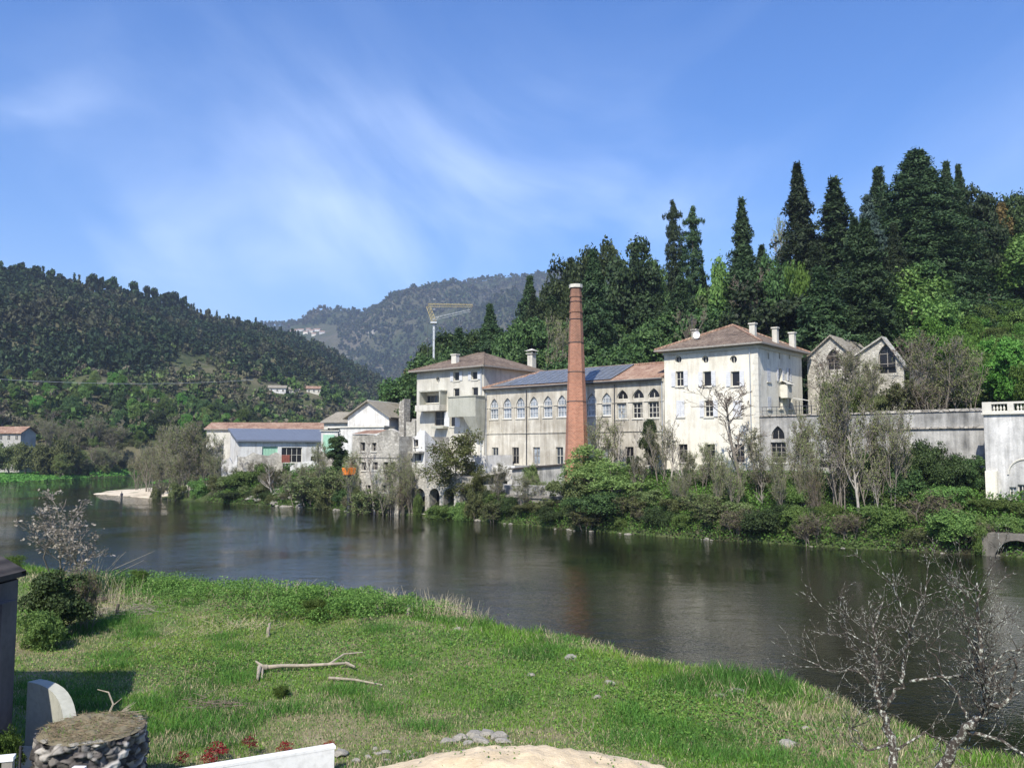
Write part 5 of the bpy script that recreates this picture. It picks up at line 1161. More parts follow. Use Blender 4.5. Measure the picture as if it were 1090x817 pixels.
ragged('ruin_wall', 'crumbling pale wall with gaps left of the workshop behind bare trees', 200, 236, 128, 470, 498, 'palestone', 3)
ragged('ruin_wall', 'small ragged white wall stub close to the workshop left corner', 236, 252, 124, 484, 500, 'white', 5)
ragged('ruin_wall', 'tall ragged brown stone wall between the kiosk and the stone ruin house', 340, 375, 116, 478, 520, 'stone', 4, 1.0)
ragged('ruin_wall', 'long weathered stone parapet in the ivy above the stone quay foot', 700, 812, 73, 548, 556, 'palestone', 6, .6, TH*.9)
# heap of building rubble on the bank
rng = np.random.default_rng(77)
def rockmesh(seed, r=1.0, flat=.7, name='rock', mat='rock'):
    rr = np.random.default_rng(seed); bm = bmesh.new(); bmesh.ops.create_icosphere(bm, subdivisions=2, radius=r)
    ph = rr.uniform(0, 6, 6)
    for v in bm.verts:
        c = v.co.normalized(); k = 1+.22*sin(c.x*3.1+ph[0])+.18*sin(c.y*4+ph[1])*cos(c.z*3+ph[2])+.10*sin(c.x*9+ph[3])*cos(c.y*8+ph[4])+rr.normal(0, .03); v.co = Vector((c.x*k, c.y*k*.85, c.z*k*flat))*r
    me = bpy.data.meshes.new(name); bm.to_mesh(me); bm.free(); me.materials.append(MT[mat]); return me
ROCKS = [rockmesh(i) for i in range(6)]
def rock(x, y, z, s, lab=None, group=None, k=0, name='rock'):
    o = bpy.data.objects.new(name, ROCKS[k % 6]); link(o); o.location = (x, y, z); o.scale = (s*(1+.3*sin(k*3)), s, s*(.6+.2*cos(k*5))); o.rotation_euler = (0, 0, k*1.7); tag(o, lab, 'rock', group); return o
rr = random.Random(9); k = 0
for a in np.arange(-50, 24, .45):
    if rr.random() < .58-.5*(vnoise([a*.3],[0.],3)[0]-.3) or -41.5 < a < -30: continue
    s = shore_s(np.array([a]))[0]+rr.uniform(-.35, .9); p = W(a, s); rock(p.x, p.y, .97+rr.uniform(-.05, .06), rr.uniform(.10, .26)*(1.7 if rr.random() < .12 else 1), 'pale stone at the waterline of the far bank', 'pale stones along the far waterline', k); k += 1
rr = random.Random(19)
for i in range(120):
    px = rr.uniform(266, 322); t = rr.random(); a = a_of(px, -10.5+6*t, 520); p = W(a, -10.5+6*t); rock(p.x, p.y, ground(p.x, p.y)+.05, rr.uniform(.2, .65), 'pale rubble block on the slope below the ruined walls', 'rubble blocks on the far slope', i, 'rubble_block')
# culvert arch at right waterline
ak = a_of(1047, -9.4, 575); ak1 = ak+5.2; CV = house_root('culvert_arch', 'low dark stone culvert arch at the waterline under the pavilion', 'culvert', ak, -9.9)
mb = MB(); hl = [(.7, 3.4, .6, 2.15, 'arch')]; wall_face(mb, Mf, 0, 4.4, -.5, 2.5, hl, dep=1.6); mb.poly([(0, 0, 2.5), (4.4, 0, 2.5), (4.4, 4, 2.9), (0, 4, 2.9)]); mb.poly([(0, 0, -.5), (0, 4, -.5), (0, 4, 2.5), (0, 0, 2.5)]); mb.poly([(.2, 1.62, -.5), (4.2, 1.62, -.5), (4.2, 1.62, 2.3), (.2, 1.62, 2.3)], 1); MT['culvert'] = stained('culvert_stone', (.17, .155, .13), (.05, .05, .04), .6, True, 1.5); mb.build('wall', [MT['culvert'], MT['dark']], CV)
# person on the beach
p = ATZ(129.6, 525.3, 1.45); PE = tag(empty('person', (p.x, p.y, ground(p.x, p.y)+.05)), 'tiny dark-clothed person standing on the pale sand spit', 'person')
def skin_body(name, pts, edges, rad, mat, parent, lv=1):
    me = bpy.data.meshes.new(name); me.from_pydata(pts, edges, []); me.materials.append(mat); o = bpy.data.objects.new(name, me); link(o, parent)
    md = o.modifiers.new('skin', 'SKIN'); 
    for i, r in enumerate(rad): me.skin_vertices[0].data[i].radius = (r, r)
    me.skin_vertices[0].data[0].use_root = True; s = o.modifiers.new('sub', 'SUBSURF'); s.levels = lv; s.render_levels = lv; return o
pts = [(0, 0, .62), (0, 0, .85), (0, 0, .97), (0, 0, 1.02), (0, -.01, 1.15), (.09, 0, .58), (.1, -.01, .33), (.1, 0, .06), (.1, -.08, .03), (-.09, 0, .58), (-.1, .02, .33), (-.11, .03, .06), (-.11, -.06, .03), (.15, 0, .93), (.19, 0, .75), (.17, -.06, .58), (-.15, 0, .93), (-.2, 0, .75), (-.18, -.05, .58)]
ed = [(0, 1), (1, 2), (2, 3), (3, 4), (0, 5), (5, 6), (6, 7), (7, 8), (0, 9), (9, 10), (10, 11), (11, 12), (2, 13), (13, 14), (14, 15), (2, 16), (16, 17), (17, 18)]
skin_body('body', pts, ed, [.12, .12, .1, .05, .09, .075, .055, .04, .03, .075, .055, .04, .03, .05, .04, .03, .05, .04, .03], MT['cloth'], PE)
mb = MB(); n = 8
for k in range(n):
    a0, a1 = 2*pi*k/n, 2*pi*(k+1)/n
    for j in range(3):
        f0, f1 = j*.5, (j+1)*.5; R0, R1 = .1*cos(f0), .1*cos(min(f1, 1.5)); mb.poly([(R0*cos(a0), R0*sin(a0), 1.17+.1*sin(f0)), (R0*cos(a1), R0*sin(a1), 1.17+.1*sin(f0)), (R1*cos(a1), R1*sin(a1), 1.17+.1*sin(f1)), (R1*cos(a0), R1*sin(a0), 1.17+.1*sin(f1))])
mb.build('hair', MT['darkwood'], PE)
# overhead wire
mb = MB(); A = AT(-60, 399, 150); B = AT(270, 404, 190); n = 24; pts = [A.lerp(B, k/n)-Vector((0, 0, 1.2*4*(k/n)*(1-k/n))) for k in range(n+1)]; mb.path(pts, [.035]*(n+1), 5); o = mb.build('overhead_wire', MT['galv']); tag(o, 'thin overhead wire crossing in front of the left hill', 'wire')
# ================================================================== TREES OF THE FAR BANK (hand placed first)
# (proto, name, px, s, top row, width px, label, category)
HT = [
 ('sequoia', 'conifer_tree', 986, 46, 162, 96, 'tallest and widest dark cone-shaped conifer on the hill above the twin gables', 'conifer'),
 ('spire', 'conifer_tree', 861, 44, 176, 38, 'slender dark spire conifer standing clear above the cream house chimneys', 'conifer'),
 ('spire', 'conifer_tree', 896, 48, 194, 42, 'pointed dark conifer between the slender spire and the blue cedar', 'conifer'),
 ('cedar', 'cedar_tree', 932, 38, 212, 66, 'blue-grey layered cedar left of the tallest conifer', 'cedar'),
 ('fir', 'conifer_tree', 940, 62, 182, 62, 'dark ragged conifer rising behind the blue-grey cedar', 'conifer'),
 ('spire_thin', 'conifer_tree', 722, 52, 216, 26, 'tall thin see-through conifer, taller one of the pair above the mill roof', 'conifer'),
 ('spire_thin', 'conifer_tree', 740, 50, 223, 30, 'tall thin conifer, shorter and fuller one of the pair above the mill roof', 'conifer'),
 ('spire', 'conifer_tree', 795, 46, 213, 26, 'narrow pointed conifer above the apex of the cream house roof', 'conifer'),
 ('oak_c', 'evergreen_tree', 665, 40, 232, 66, 'tall rounded dark evergreen highest in the clump right of the chimney', 'tree'),
 ('oak_a', 'evergreen_tree', 612, 54, 250, 66, 'dark tree with full crown just above the brick chimney top', 'tree'),
 ('oak_b', 'evergreen_tree', 640, 48, 244, 60, 'broad dark tree between the chimney and the tallest evergreen', 'tree'),
 ('oak_b', 'evergreen_tree', 690, 44, 262, 48, 'dark bushy evergreen at the right edge of the clump near the thin pair', 'tree'),
 ('mid', 'leafy_tree', 768, 36, 252, 48, 'light green leafy tree between the thin pair and narrow conifer', 'tree'),
 ('oak_a', 'evergreen_tree', 825, 40, 250, 62, 'round black-green evergreen left of the slender spire', 'tree'),
 ('fresh', 'leafy_tree', 852, 30, 268, 38, 'bright yellow-green tree glowing among dark evergreens above the cream house', 'tree'),
 ('bare_a', 'bare_tree', 797, 22, 285, 46, 'leafless grey tree right above the cream house roof', 'tree'),
 ('bare_b', 'bare_tree', 833, 46, 232, 30, 'thin leafless tree against the sky beside the slender spire', 'tree'),
 ('fir', 'conifer_tree', 1016, 62, 176, 44, 'dark conifer touching the right side of the tallest conifer', 'conifer'),
 ('fir', 'conifer_tree', 1033, 66, 178, 34, 'narrow dark conifer second right of the tallest conifer', 'conifer'),
 ('oak_c', 'evergreen_tree', 1058, 62, 173, 50, 'broad dark tree on the skyline near the right edge', 'tree'),
 ('autumn', 'bronze_tree', 1060, 66, 202, 54, 'bronze-tinged tree in front of the dark skyline trees at right', 'tree'),
 ('oak_a', 'evergreen_tree', 1095, 70, 186, 60, 'dark evergreen cut by the right edge of the picture', 'tree'),
 ('oak_c', 'evergreen_tree', 1130, 72, 170, 70, 'dark evergreen beyond the right edge of the grassy slope', 'tree'),
 ('fir', 'conifer_tree', 913, 30, 262, 50, 'dark conifer below the pointed one, left of the blue-grey cedar', 'conifer'),
 ('fir', 'conifer_tree', 1010, 60, 226, 50, 'dark conifer standing low on the right flank of the tallest conifer', 'conifer'),
 ('fir', 'conifer_tree', 958, 34, 240, 44, 'dark conifer between the blue-grey cedar and the tallest conifer', 'conifer'),
 ('oak_c', 'evergreen_tree', 1036, 64, 226, 50, 'dull brown-green tree between the tallest conifer and the bronze tree', 'tree'),
 ('fir', 'conifer_tree', 523, 30, 326, 44, 'pointed green conifer above the tower house roof', 'conifer'),
 ('fir', 'conifer_tree', 562, 42, 296, 44, 'conifer with pointed top left of the brick chimney on the skyline', 'conifer'),
 ('oak_a', 'evergreen_tree', 488, 30, 334, 62, 'rounded black-green evergreen right behind the crane mast', 'tree'),
 ('oak_b', 'evergreen_tree', 460, 36, 350, 46, 'small dark evergreen left behind the crane mast', 'tree'),
 ('autumn', 'leafy_tree', 438, 34, 378, 30, 'olive-brown tree at the left foot of the wooded hill', 'tree'),
 ('oak_b', 'evergreen_tree', 545, 28, 332, 50, 'dark evergreen between the tower house roof and the mill roof', 'tree'),
 ('oak_a', 'evergreen_tree', 588, 36, 300, 56, 'massive dark evergreen directly left of the chimney top', 'tree'),
 ('bare_b', 'bare_tree', 600, 20, 335, 40, 'pale leafless tree beside the upper chimney shaft', 'tree'),
 ('bare_a', 'bare_tree', 745, 17, 322, 34, 'crooked bare pale tree just behind the cream house antenna', 'tree'),
]
for q in HT:
    k_ = {'sequoia': 1.6, 'spire': 2.3, 'spire_thin': 1.35, 'fir': 1.4, 'cedar': 1.3}.get(q[0], 1.25)
    on_px(q[0], q[1], q[2], q[3], q[4], q[5]*k_, q[6], q[7])
# filler forest below the skyline
SKX = [425, 440, 470, 500, 530, 560, 580, 595, 640, 665, 690, 703, 715, 745, 760, 800, 830, 850, 880, 905, 930, 960, 1000, 1040, 1100, 1200]
SKY_ = [405, 385, 360, 344, 338, 318, 300, 280, 256, 250, 268, 286, 286, 288, 278, 256, 252, 252, 252, 238, 226, 212, 200, 194, 190, 180]
rf_ = random.Random(5); kinds = ['oak_a', 'oak_b', 'oak_c', 'oak_a', 'oak_a', 'fir', 'mid', 'mid', 'oak_b', 'spire', 'feather']
placed = []
def far_enough(x, y, d): return all((x-a)**2+(y-b)**2 > d*d for a, b in placed)
n = 0; tries = 0
while n < 230 and tries < 9000:
    tries += 1; s = rf_.uniform(17, 84); px = rf_.uniform(432, 1120)
    a = a_of(px, s, 380); 
    if a > 2 and s < 62 and px > 975: continue
    if -.3 < a < 12 and s < 24: continue
    p = W(a, s); dmin = 3.6 if s < 40 else 5.0
    if not far_enough(p.x, p.y, dmin): continue
    ms = np.interp(px, SKX, SKY_)+rf_.uniform(0, 14); zmax = AT(px, ms, p.y).z; z = ground(p.x, p.y)-.3; hmax = zmax-z
    if hmax < 4: continue
    k = rf_.choice(kinds)
    if s < 30 and rf_.random() < .5: k = rf_.choice(['mid', 'mid', 'oak_b', 'fresh', 'feather'])
    h = min(hmax, PR[k]['H']*rf_.uniform(.85, 1.5)); wd = min(2*PR[k]['R']*rf_.uniform(.8, 1.1)*h/PR[k]['H']*1.3, 14)
    reg = 'above the mill roof' if px < 700 else ('above the cream house' if px < 860 else 'above the twin stone gables')
    if px < 560: reg = 'behind the tower house'
    look = {'fir': 'dark conifer', 'spire': 'dark conifer', 'pine': 'dark pine', 'mid': 'mid green leafy tree', 'fresh': 'light green leafy tree', 'feather': 'loose olive-green tree'}.get(k, 'dense dark evergreen tree')
    nm = {'fir': 'conifer_tree', 'spire': 'conifer_tree', 'pine': 'pine_tree', 'mid': 'leafy_tree', 'fresh': 'leafy_tree', 'feather': 'leafy_tree'}.get(k, 'evergreen_tree')
    plant(k, nm, (p.x, p.y, z), h, wd, look+' in the thick wood '+reg, 'tree', look+'s in the wood '+reg); placed.append((p.x, p.y)); n += 1
# shrubs on the lower slope and by the terrace
placed = []; n = 0; tries = 0
while n < 120 and tries < 5000:
    tries += 1; s = rf_.uniform(13, 62); px = rf_.uniform(620, 1130); a = a_of(px, s, 350)
    if a < 6 and s > 34: continue
    if a > 0 and a < 12.5 and s < 21.5: continue
    if a > 14 and 30 < s and rf_.random() < .6: continue
    p = W(a, s)
    if not far_enough(p.x, p.y, 2.6): continue
    k = rf_.choice(['bush_mid', 'bush_mid', 'bush_olive', 'bush_fresh', 'bush_dark', 'bare_bush_leafy']) if px < 960 else rf_.choice(['bush_fresh', 'bush_fresh', 'bush_mid']); h = rf_.uniform(1.6, 4.0); wd = h*rf_.uniform(1.3, 1.9)
    look = {'bush_mid': 'mid green', 'bush_olive': 'olive', 'bush_fresh': 'bright green', 'bush_dark': 'dark green', 'bare_bush_leafy': 'half-bare twiggy'}[k]
    reg = 'behind the mill roof' if px < 710 else ('above the cream house' if px < 870 else 'on the slope above the terrace wall')
    plant(k, 'shrub', (p.x, p.y, ground(p.x, p.y)-.2), h, wd, look+' shrub '+reg, 'shrub', look+' shrubs '+reg); placed.append((p.x, p.y)); n += 1
# terrace planting (a > 3, s 1..12) - mostly leafless, partly hiding the gables
TP = [('bare_a', 'bare_tree', 873, 6, 372, 44, 'leafless tree on the terrace in front of the first ruined gable'), ('bare_b', 'bare_tree', 915, 7, 372, 56, 'leafless tree on the terrace between the two ruined gables'), ('bare_a', 'bare_tree', 972, 8, 352, 60, 'large grey leafless tree right of the second ruined gable'),
 ('bare_grove', 'bare_tree', 1000, 6, 350, 64, 'brown twiggy leafless tree above the middle of the terrace wall'), ('bare_b', 'bare_tree', 1030, 7, 372, 60, 'leafless tree on the terrace close to the pavilion'), ('bush_olive', 'shrub', 938, 3, 418, 38, 'yellow-green shrub leaning over the terrace wall below the second gable'),
 ('bare_a', 'bare_tree', 899, 9, 366, 40, 'grey leafless tree half hiding the right side of the first gable'), ('bare_b', 'bare_tree', 928, 9.5, 380, 34, 'grey leafless tree at the left side of the second gable window'), ('bush_olive', 'shrub', 884, 5, 404, 34, 'olive shrub on the terrace below the first gable window'), ('bush_mid', 'shrub', 905, 5, 408, 40, 'green shrub on the terrace between the gables'), ('bare_bush_leafy', 'shrub', 960, 3, 405, 44, 'brown half-bare shrub on the terrace edge right of the gables'), ('bare_bush', 'shrub', 990, 2.6, 400, 44, 'twiggy grey shrub on the terrace wall'),
 ('fresh', 'leafy_tree', 1078, 12, 352, 74, 'bright green leafy tree behind the pavilion balustrade'), ('fresh', 'leafy_tree', 1052, 16, 378, 50, 'smaller bright green tree left behind the balustrade'), ('bush_fresh', 'shrub', 1100, 7, 385, 60, 'fresh green shrub over the balustrade at the right edge'),
 ('ivy_tree', 'ivy_clad_tree', 968, 13, 372, 22, 'ivy-covered stump at the right edge of the second gable'), ('bush_dark', 'shrub', 921, 13.5, 366, 34, 'dark ivy mound in the valley between the two gables'), ('bush_dark', 'shrub', 873, 22, 352, 40, 'dark shrub peeping over the first gable roof'), ('bush_fresh', 'shrub', 1010, 9, 395, 60, 'fresh green shrub behind brown twigs on the terrace'), ('bush_fresh', 'shrub', 1040, 18, 350, 70, 'wide green shrub on the slope left of the bright tree'), ('fresh', 'leafy_tree', 1000, 24, 330, 60, 'rounded green tree on the slope above the brown twiggy tree')]
for q in TP: on_px(*q, 'shrub' if q[1] == 'shrub' else 'tree')
# river bank planting
BP = [('bare_grove', 'bare_tree', 640, -3.5, 440, 40, 'grey-green twiggy tree in front of the mill just right of the chimney'), ('bare_grove', 'bare_tree', 702, -5, 446, 40, 'grey twiggy thicket tree between ivy trunk and cream house corner'), ('bare_b', 'bare_tree', 745, -6, 470, 36, 'twiggy tree before the left ground floor windows of the cream house'), ('bare_b', 'bare_tree', 806, -6.5, 455, 40, 'twiggy tree at the right corner of the cream house'), ('bare_b', 'bare_tree', 846, -7, 440, 44, 'twiggy tree between the terrace window and the tall bare trees'), ('bare_grove', 'bare_tree', 884, -7.5, 408, 54, 'tall grey-green twiggy tree left behind the tallest bare tree'), ('bare_grove', 'bare_tree', 946, -7, 424, 46, 'twiggy grey tree in front of the ivy wall'), ('bare_b', 'bare_tree', 560, -9.5, 505, 40, 'small twiggy tree on the stone quay'), ('feather', 'leafy_tree', 624, -7.5, 466, 78, 'feathery olive tree hiding the foot of the brick chimney'), ('feather', 'leafy_tree', 652, -9, 486, 80, 'feathery green tree right of the chimney foot leaning over the water'), ('bush_olive', 'shrub', 606, -9.5, 505, 60, 'olive bush over the water left of the feathery trees'), ('bush_dark', 'shrub', 636, -11, 520, 90, 'dark low bush under the feathery trees at the waterline'),
 ('ivy_tree', 'ivy_clad_tree', 693, -3, 432, 25, 'tall ivy-covered trunk between the mill and the cream house'), ('ivy_tree', 'ivy_clad_tree', 676, -5, 478, 24, 'shorter ivy-covered trunk left of the tall ivy trunk'), ('bare_tall', 'bare_tree', 655, -4, 436, 26, 'pale bare trunk in front of the mill, first right of the chimney'), ('bare_tall', 'bare_tree', 672, -5.5, 446, 26, 'pale bare trunk in front of the mill, second right of the chimney'), ('bare_tall', 'bare_tree', 713, -4.5, 440, 30, 'pale bare tree at the left corner of the cream house'), ('bare_tall', 'bare_tree', 728, -6, 468, 30, 'small bare tree in front of the cream house ground floor'),
 ('bare_a', 'bare_tree', 787, -5, 404, 88, 'big spreading leafless tree in front of the cream house'), ('bare_bush', 'shrub', 758, -4, 492, 40, 'grey leafless bush at the foot of the cream house'), ('bare_bush', 'shrub', 812, -5, 500, 34, 'grey leafless bush below the terrace window'), ('bush_fresh', 'shrub', 738, -4.5, 512, 44, 'fresh green low shrub before the cream house'), ('bush_fresh', 'shrub', 775, -5, 514, 40, 'fresh green low shrub under the spreading tree'),
 ('bush_olive', 'shrub', 690, -9, 520, 58, 'grey-green bush by the water under the ivy trunks'), ('bush_olive', 'shrub', 720, -10, 528, 52, 'grey-green bush by the water before the cream house left corner'), ('bare_bush_leafy', 'shrub', 748, -9.5, 524, 50, 'half-bare bush by the water before the cream house'), ('bush_olive', 'shrub', 780, -10, 532, 44, 'low olive bush by the water under the spreading tree'), ('bare_bush_leafy', 'shrub', 668, -11, 528, 40, 'half-bare bush at the waterline right of the feathery trees'),
 ('bush_mid', 'ivy_bush', 826, -6, 512, 44, 'green ivy heap below the tall terrace window'), ('bush_mid', 'ivy_bush', 852, -7, 514, 50, 'green ivy heap at the water right of the terrace window'), ('bush_dark', 'ivy_bush', 842, -9, 534, 62, 'dark green ivy hanging to the water below the terrace wall'), ('bush_mid', 'ivy_bush', 880, -8.5, 535, 40, 'low green bush left of the tall bare pair'),
 ('bare_b', 'bare_tree', 868, -7, 452, 46, 'thin grey leafless tree left of the tall bare trees by the terrace wall'), ('bare_b', 'bare_tree', 897, -8, 392, 64, 'tallest leafless tree in front of the terrace wall'), ('bare_tall', 'bare_tree', 912, -8.5, 410, 40, 'straight leafless trunk right beside the tallest bare tree'), ('bare_b', 'bare_tree', 928, -7.5, 440, 50, 'leafless tree with yellowish buds right of the bare trio'),
 ('bush_dark', 'ivy_bush', 938, -3, 470, 56, 'dark ivy mass on the terrace wall left part'), ('bush_dark', 'ivy_bush', 976, -2.6, 462, 62, 'dark ivy mass in the middle of the terrace wall'), ('bush_dark', 'ivy_bush', 1012, -3, 478, 60, 'dark ivy mass on the terrace wall close to the pavilion'), ('oak_b', 'ivy_bush', 1035, -2.5, 482, 36, 'dark upright ivy clump in the corner by the pavilion'), ('bush_dark', 'ivy_bush', 955, -5, 490, 70, 'dark ivy bulge below the ivy mass on the wall'), ('bush_mid', 'ivy_bush', 935, -6.5, 520, 60, 'mid green leafy bank under the ivy wall'), ('bush_mid', 'ivy_bush', 1005, -5.5, 515, 70, 'green ivy bank above the tangled dead bush'), ('bush_mid', 'ivy_bush', 1045, -5, 530, 70, 'green ivy bank in front of the pavilion base'), ('bush_mid', 'ivy_bush', 1085, -5.5, 534, 60, 'green ivy bank over the culvert at the right edge'),
 ('bare_bush', 'dead_bush', 988, -8, 520, 62, 'grey tangled dead bush hanging to the water'), ('bare_bush', 'dead_bush', 1002, -8.5, 535, 44, 'second smaller dead tangle right of the grey one'), ('bush_olive', 'shrub', 957, -8.6, 540, 34, 'yellow-green shrub at the waterline left of the dead tangle'), ('bush_mid', 'ivy_bush', 1030, -8, 545, 40, 'ivy hanging to the water left of the culvert arch'), ('bush_mid', 'ivy_bush', 1040, -9.6, 556, 26, 'small ivy clump wrapping the left end of the culvert arch'), ('bush_mid', 'ivy_bush', 1066, -8.2, 548, 50, 'ivy spilling over the top of the culvert arch'), ('bush_mid', 'ivy_bush', 912, -9, 545, 40, 'low green growth at the foot of the tallest bare tree'),
 ('young_leafy', 'leafy_tree', 486, -8.6, 458, 66, 'young light green tree with level branches over the river arches'), ('young_leafy', 'leafy_tree', 512, -8.5, 500, 34, 'small young tree at the right end of the river arches'), ('bush_mid', 'shrub', 470, -10.8, 536, 40, 'bright low bush before the middle river arches'), ('bush_mid', 'shrub', 490, -10.8, 532, 30, 'low bush under the young tree by the arches'), ('bush_mid', 'shrub', 446, -10.2, 524, 13, 'narrow green bush in the second river arch'), ('bush_olive', 'shrub', 505, -10.4, 518, 30, 'olive bush at the right end of the river arches'),
 ('bare_bush_leafy', 'shrub', 530, -10.6, 532, 34, 'brownish bush hanging over the stone quay, left part'), ('bush_olive', 'shrub', 562, -10.4, 534, 40, 'olive creeper hanging over the stone quay, right part'), ('bush_olive', 'shrub', 566, -4.9, 493, 26, 'small creeper tuft on the lean-to shed roof'), ('bare_bush_leafy', 'shrub', 588, -10.2, 530, 30, 'half-bare bush left of the feathery trees'),
 ('bare_tall', 'bare_tree', 401, -11.2, 470, 38, 'thin bare tree before the stone ruin house'), ('bare_b', 'bare_tree', 415, -11, 490, 34, 'small twiggy tree at the right corner of the stone ruin house'), ('bare_bush_leafy', 'shrub', 396, -11.4, 520, 46, 'greenish twigs at the water before the stone ruin house'), ('bare_bush', 'shrub', 433, -10, 505, 26, 'grey twigs before the white ruin'), ('bush_olive', 'shrub', 382, -10.9, 516, 22, 'olive growth on the left corner of the stone ruin house'),
 ('ivy_tree', 'ivy_clad_tree', 361, -4, 453, 27, 'ivy-covered broken wall top left of the stone ruin house'), ('bare_bush_leafy', 'shrub', 358, -9, 500, 40, 'brown bush on the bank left of the orange box'), ('bare_bush_leafy', 'shrub', 335, -9.2, 506, 50, 'brown-green bush on the bank below the red container'), ('bare_bush_leafy', 'shrub', 322, -7, 506, 26, 'brown-green bush beside the pale rubble'), ('bush_olive', 'shrub', 345, -10, 518, 40, 'olive bush at the waterline below the ragged wall'),
 ('bush_mid', 'shrub', 281, -6, 492, 28, 'bright round bush just below the blue-roofed workshop'), ('bush_mid', 'shrub', 262, -8, 500, 44, 'green bush on the bank below the workshop corner'), ('bush_olive', 'shrub', 245, -8.5, 506, 40, 'yellow-green bush left of the bright round bush'), ('bush_dark', 'shrub', 250, -10.3, 522, 36, 'dark low bush at the waterline below the workshop')]
for q in BP: on_px(*q, 'tree' if 'tree' in q[1] else 'bush')
# far end of the bank: grey grove by the spit
GR = [(158, 470, 30, 140), (170, 452, 36, 133), (184, 446, 42, 129), (199, 444, 44, 128), (213, 448, 40, 127), (226, 456, 32, 128), (148, 478, 24, 146), (206, 470, 40, 123), (190, 480, 34, 124), (232, 480, 26, 122), (176, 486, 30, 124)]
for i, (px, top, wd, Y) in enumerate(GR): at_Y(['bare_grove', 'bare_b', 'bare_grove'][i % 3], 'bare_tree', px, Y, top, wd, 'tall grey leafless tree in the grove beside the sand spit', 'tree', 'grey leafless trees beside the sand spit')
for px, Y, top, wd, k in ((170, 124.5, 515, 20, 'bush_olive'), (190, 122.5, 512, 26, 'bush_olive'), (212, 121, 510, 28, 'bush_mid'), (230, 120.5, 506, 24, 'bush_olive')): at_Y(k, 'shrub', px, Y, top, wd, 'low green bush under the grey leafless grove', 'bush', 'low bushes under the grey grove')
# scrub and young wood on the far left bank and the slope foot
rl = random.Random(31); n = 0; tries = 0; placed = []
while n < 210 and tries < 9000:
    tries += 1; px = rl.uniform(-40, 430); Y = rl.uniform(186, 330); X = (px-545)/900*Y
    sdv = float(poly_sd(np.array([X]), np.array([Y]), LA)[0])
    if sdv < 2.5: continue
    a, s = AS(X, Y)
    if -76 < a and s < 30: continue
    if px < 45 and Y < 206: continue
    if px < 34 and Y < 236: continue
    if not far_enough(X, Y, 4.5): continue
    z = ground(X, Y)-.2; low = px > 60
    k = rl.choice(['bare_grove', 'bare_b', 'bare_bush_leafy', 'feather', 'mid', 'bare_a', 'bush_mid', 'bush_olive', 'bare_grove', 'feather', 'oak_b', 'fresh'] if Y < 265 else ['mid', 'feather', 'fresh', 'oak_b', 'bush_mid', 'mid', 'fresh', 'oak_a'])
    h = rl.uniform(4.5, 10) if 'bush' not in k else rl.uniform(2.5, 4.5); wd = h*rl.uniform(.65, .95)*(1.4 if 'bush' in k else 1)
    look = {'bare_grove': 'grey leafless tree', 'bare_b': 'grey leafless tree', 'bare_a': 'grey leafless tree', 'bare_bush_leafy': 'brown half-bare bush', 'feather': 'loose olive-green tree', 'mid': 'mid green tree', 'bush_mid': 'green bush', 'bush_olive': 'olive bush', 'oak_b': 'dark evergreen tree', 'oak_a': 'dark evergreen tree', 'fresh': 'fresh green tree'}[k]
    reg = 'on the far left bank' if px < 150 else 'at the foot of the left hill behind the workshop'
    nm = 'shrub' if 'bush' in k else ('bare_tree' if 'leafless' in look else 'leafy_tree')
    plant(k, nm, (X, Y, z), h, wd, look+' '+reg, 'bush' if 'bush' in k else 'tree', look+'s '+reg); placed.append((X, Y)); n += 1
# bare stems and saplings standing in the bank scrub
rl = random.Random(55)
for i in range(32):
    px = rl.choice([rl.uniform(575, 1045), rl.uniform(240, 350), rl.uniform(640, 900)]); s = rl.uniform(-9.5, -4.5); top = (rl.uniform(478, 512) if px > 560 else rl.uniform(484, 505)); k = rl.choice(['bare_b', 'bare_grove', 'bare_tall', 'bare_bush', 'bare_b'])
    reg = 'below the workshop' if px < 400 else ('under the mill' if px < 710 else ('under the cream house' if px < 812 else 'under the terrace wall'))
    on_px(k, 'sapling', px, s, top, rl.uniform(16, 32), 'thin leafless sapling in the scrub '+reg, 'sapling', 'leafless saplings in the scrub '+reg)
for q in [('bare_b', 'bare_tree', 380, -10.6, 478, 34, 'twiggy tree at the left corner of the stone ruin house'), ('bare_grove', 'bare_tree', 424, -10.2, 478, 30, 'twiggy tree hiding the joint of stone ruin and white ruin'), ('bare_grove', 'bare_tree', 441, -9.7, 486, 26, 'small twiggy tree before the white ruin and first arches'), ('bare_b', 'bare_tree', 528, -9.9, 492, 34, 'twiggy tree on the quay before the white outbuilding'), ('bare_b', 'bare_tree', 345, -6, 470, 30, 'twiggy tree before the green door kiosk')]: on_px(*q)
# fringe of overhanging bushes along the waterline
rl = random.Random(77); a = -74.0
while a < 27:
    a += rl.uniform(1.3, 2.6)
    if -46 < a < -26: continue
    if -27 < a < -19 and rl.random() < .45: continue
    s = float(shore_s(np.array([a]))[0])+rl.uniform(.3, 1.3); p = W(a, s); h = rl.uniform(1.1, 2.5); k = rl.choice(['bush_mid', 'bush_olive', 'bare_bush_leafy', 'bush_dark', 'bush_olive', 'bare_bush'])
    look = {'bush_mid': 'green', 'bush_olive': 'olive', 'bush_dark': 'dark green', 'bare_bush_leafy': 'half-bare', 'bare_bush': 'leafless'}[k]; reg = 'below the workshop' if a < -50 else ('under the mill' if a < -11 else ('under the cream house' if a < 0 else 'under the terrace wall'))
    plant(k, 'waterside_bush', (p.x, p.y, ground(p.x, p.y)-.3), h, h*rl.uniform(1.3, 1.9), look+' bush overhanging the water '+reg, 'bush', look+' waterside bushes '+reg)
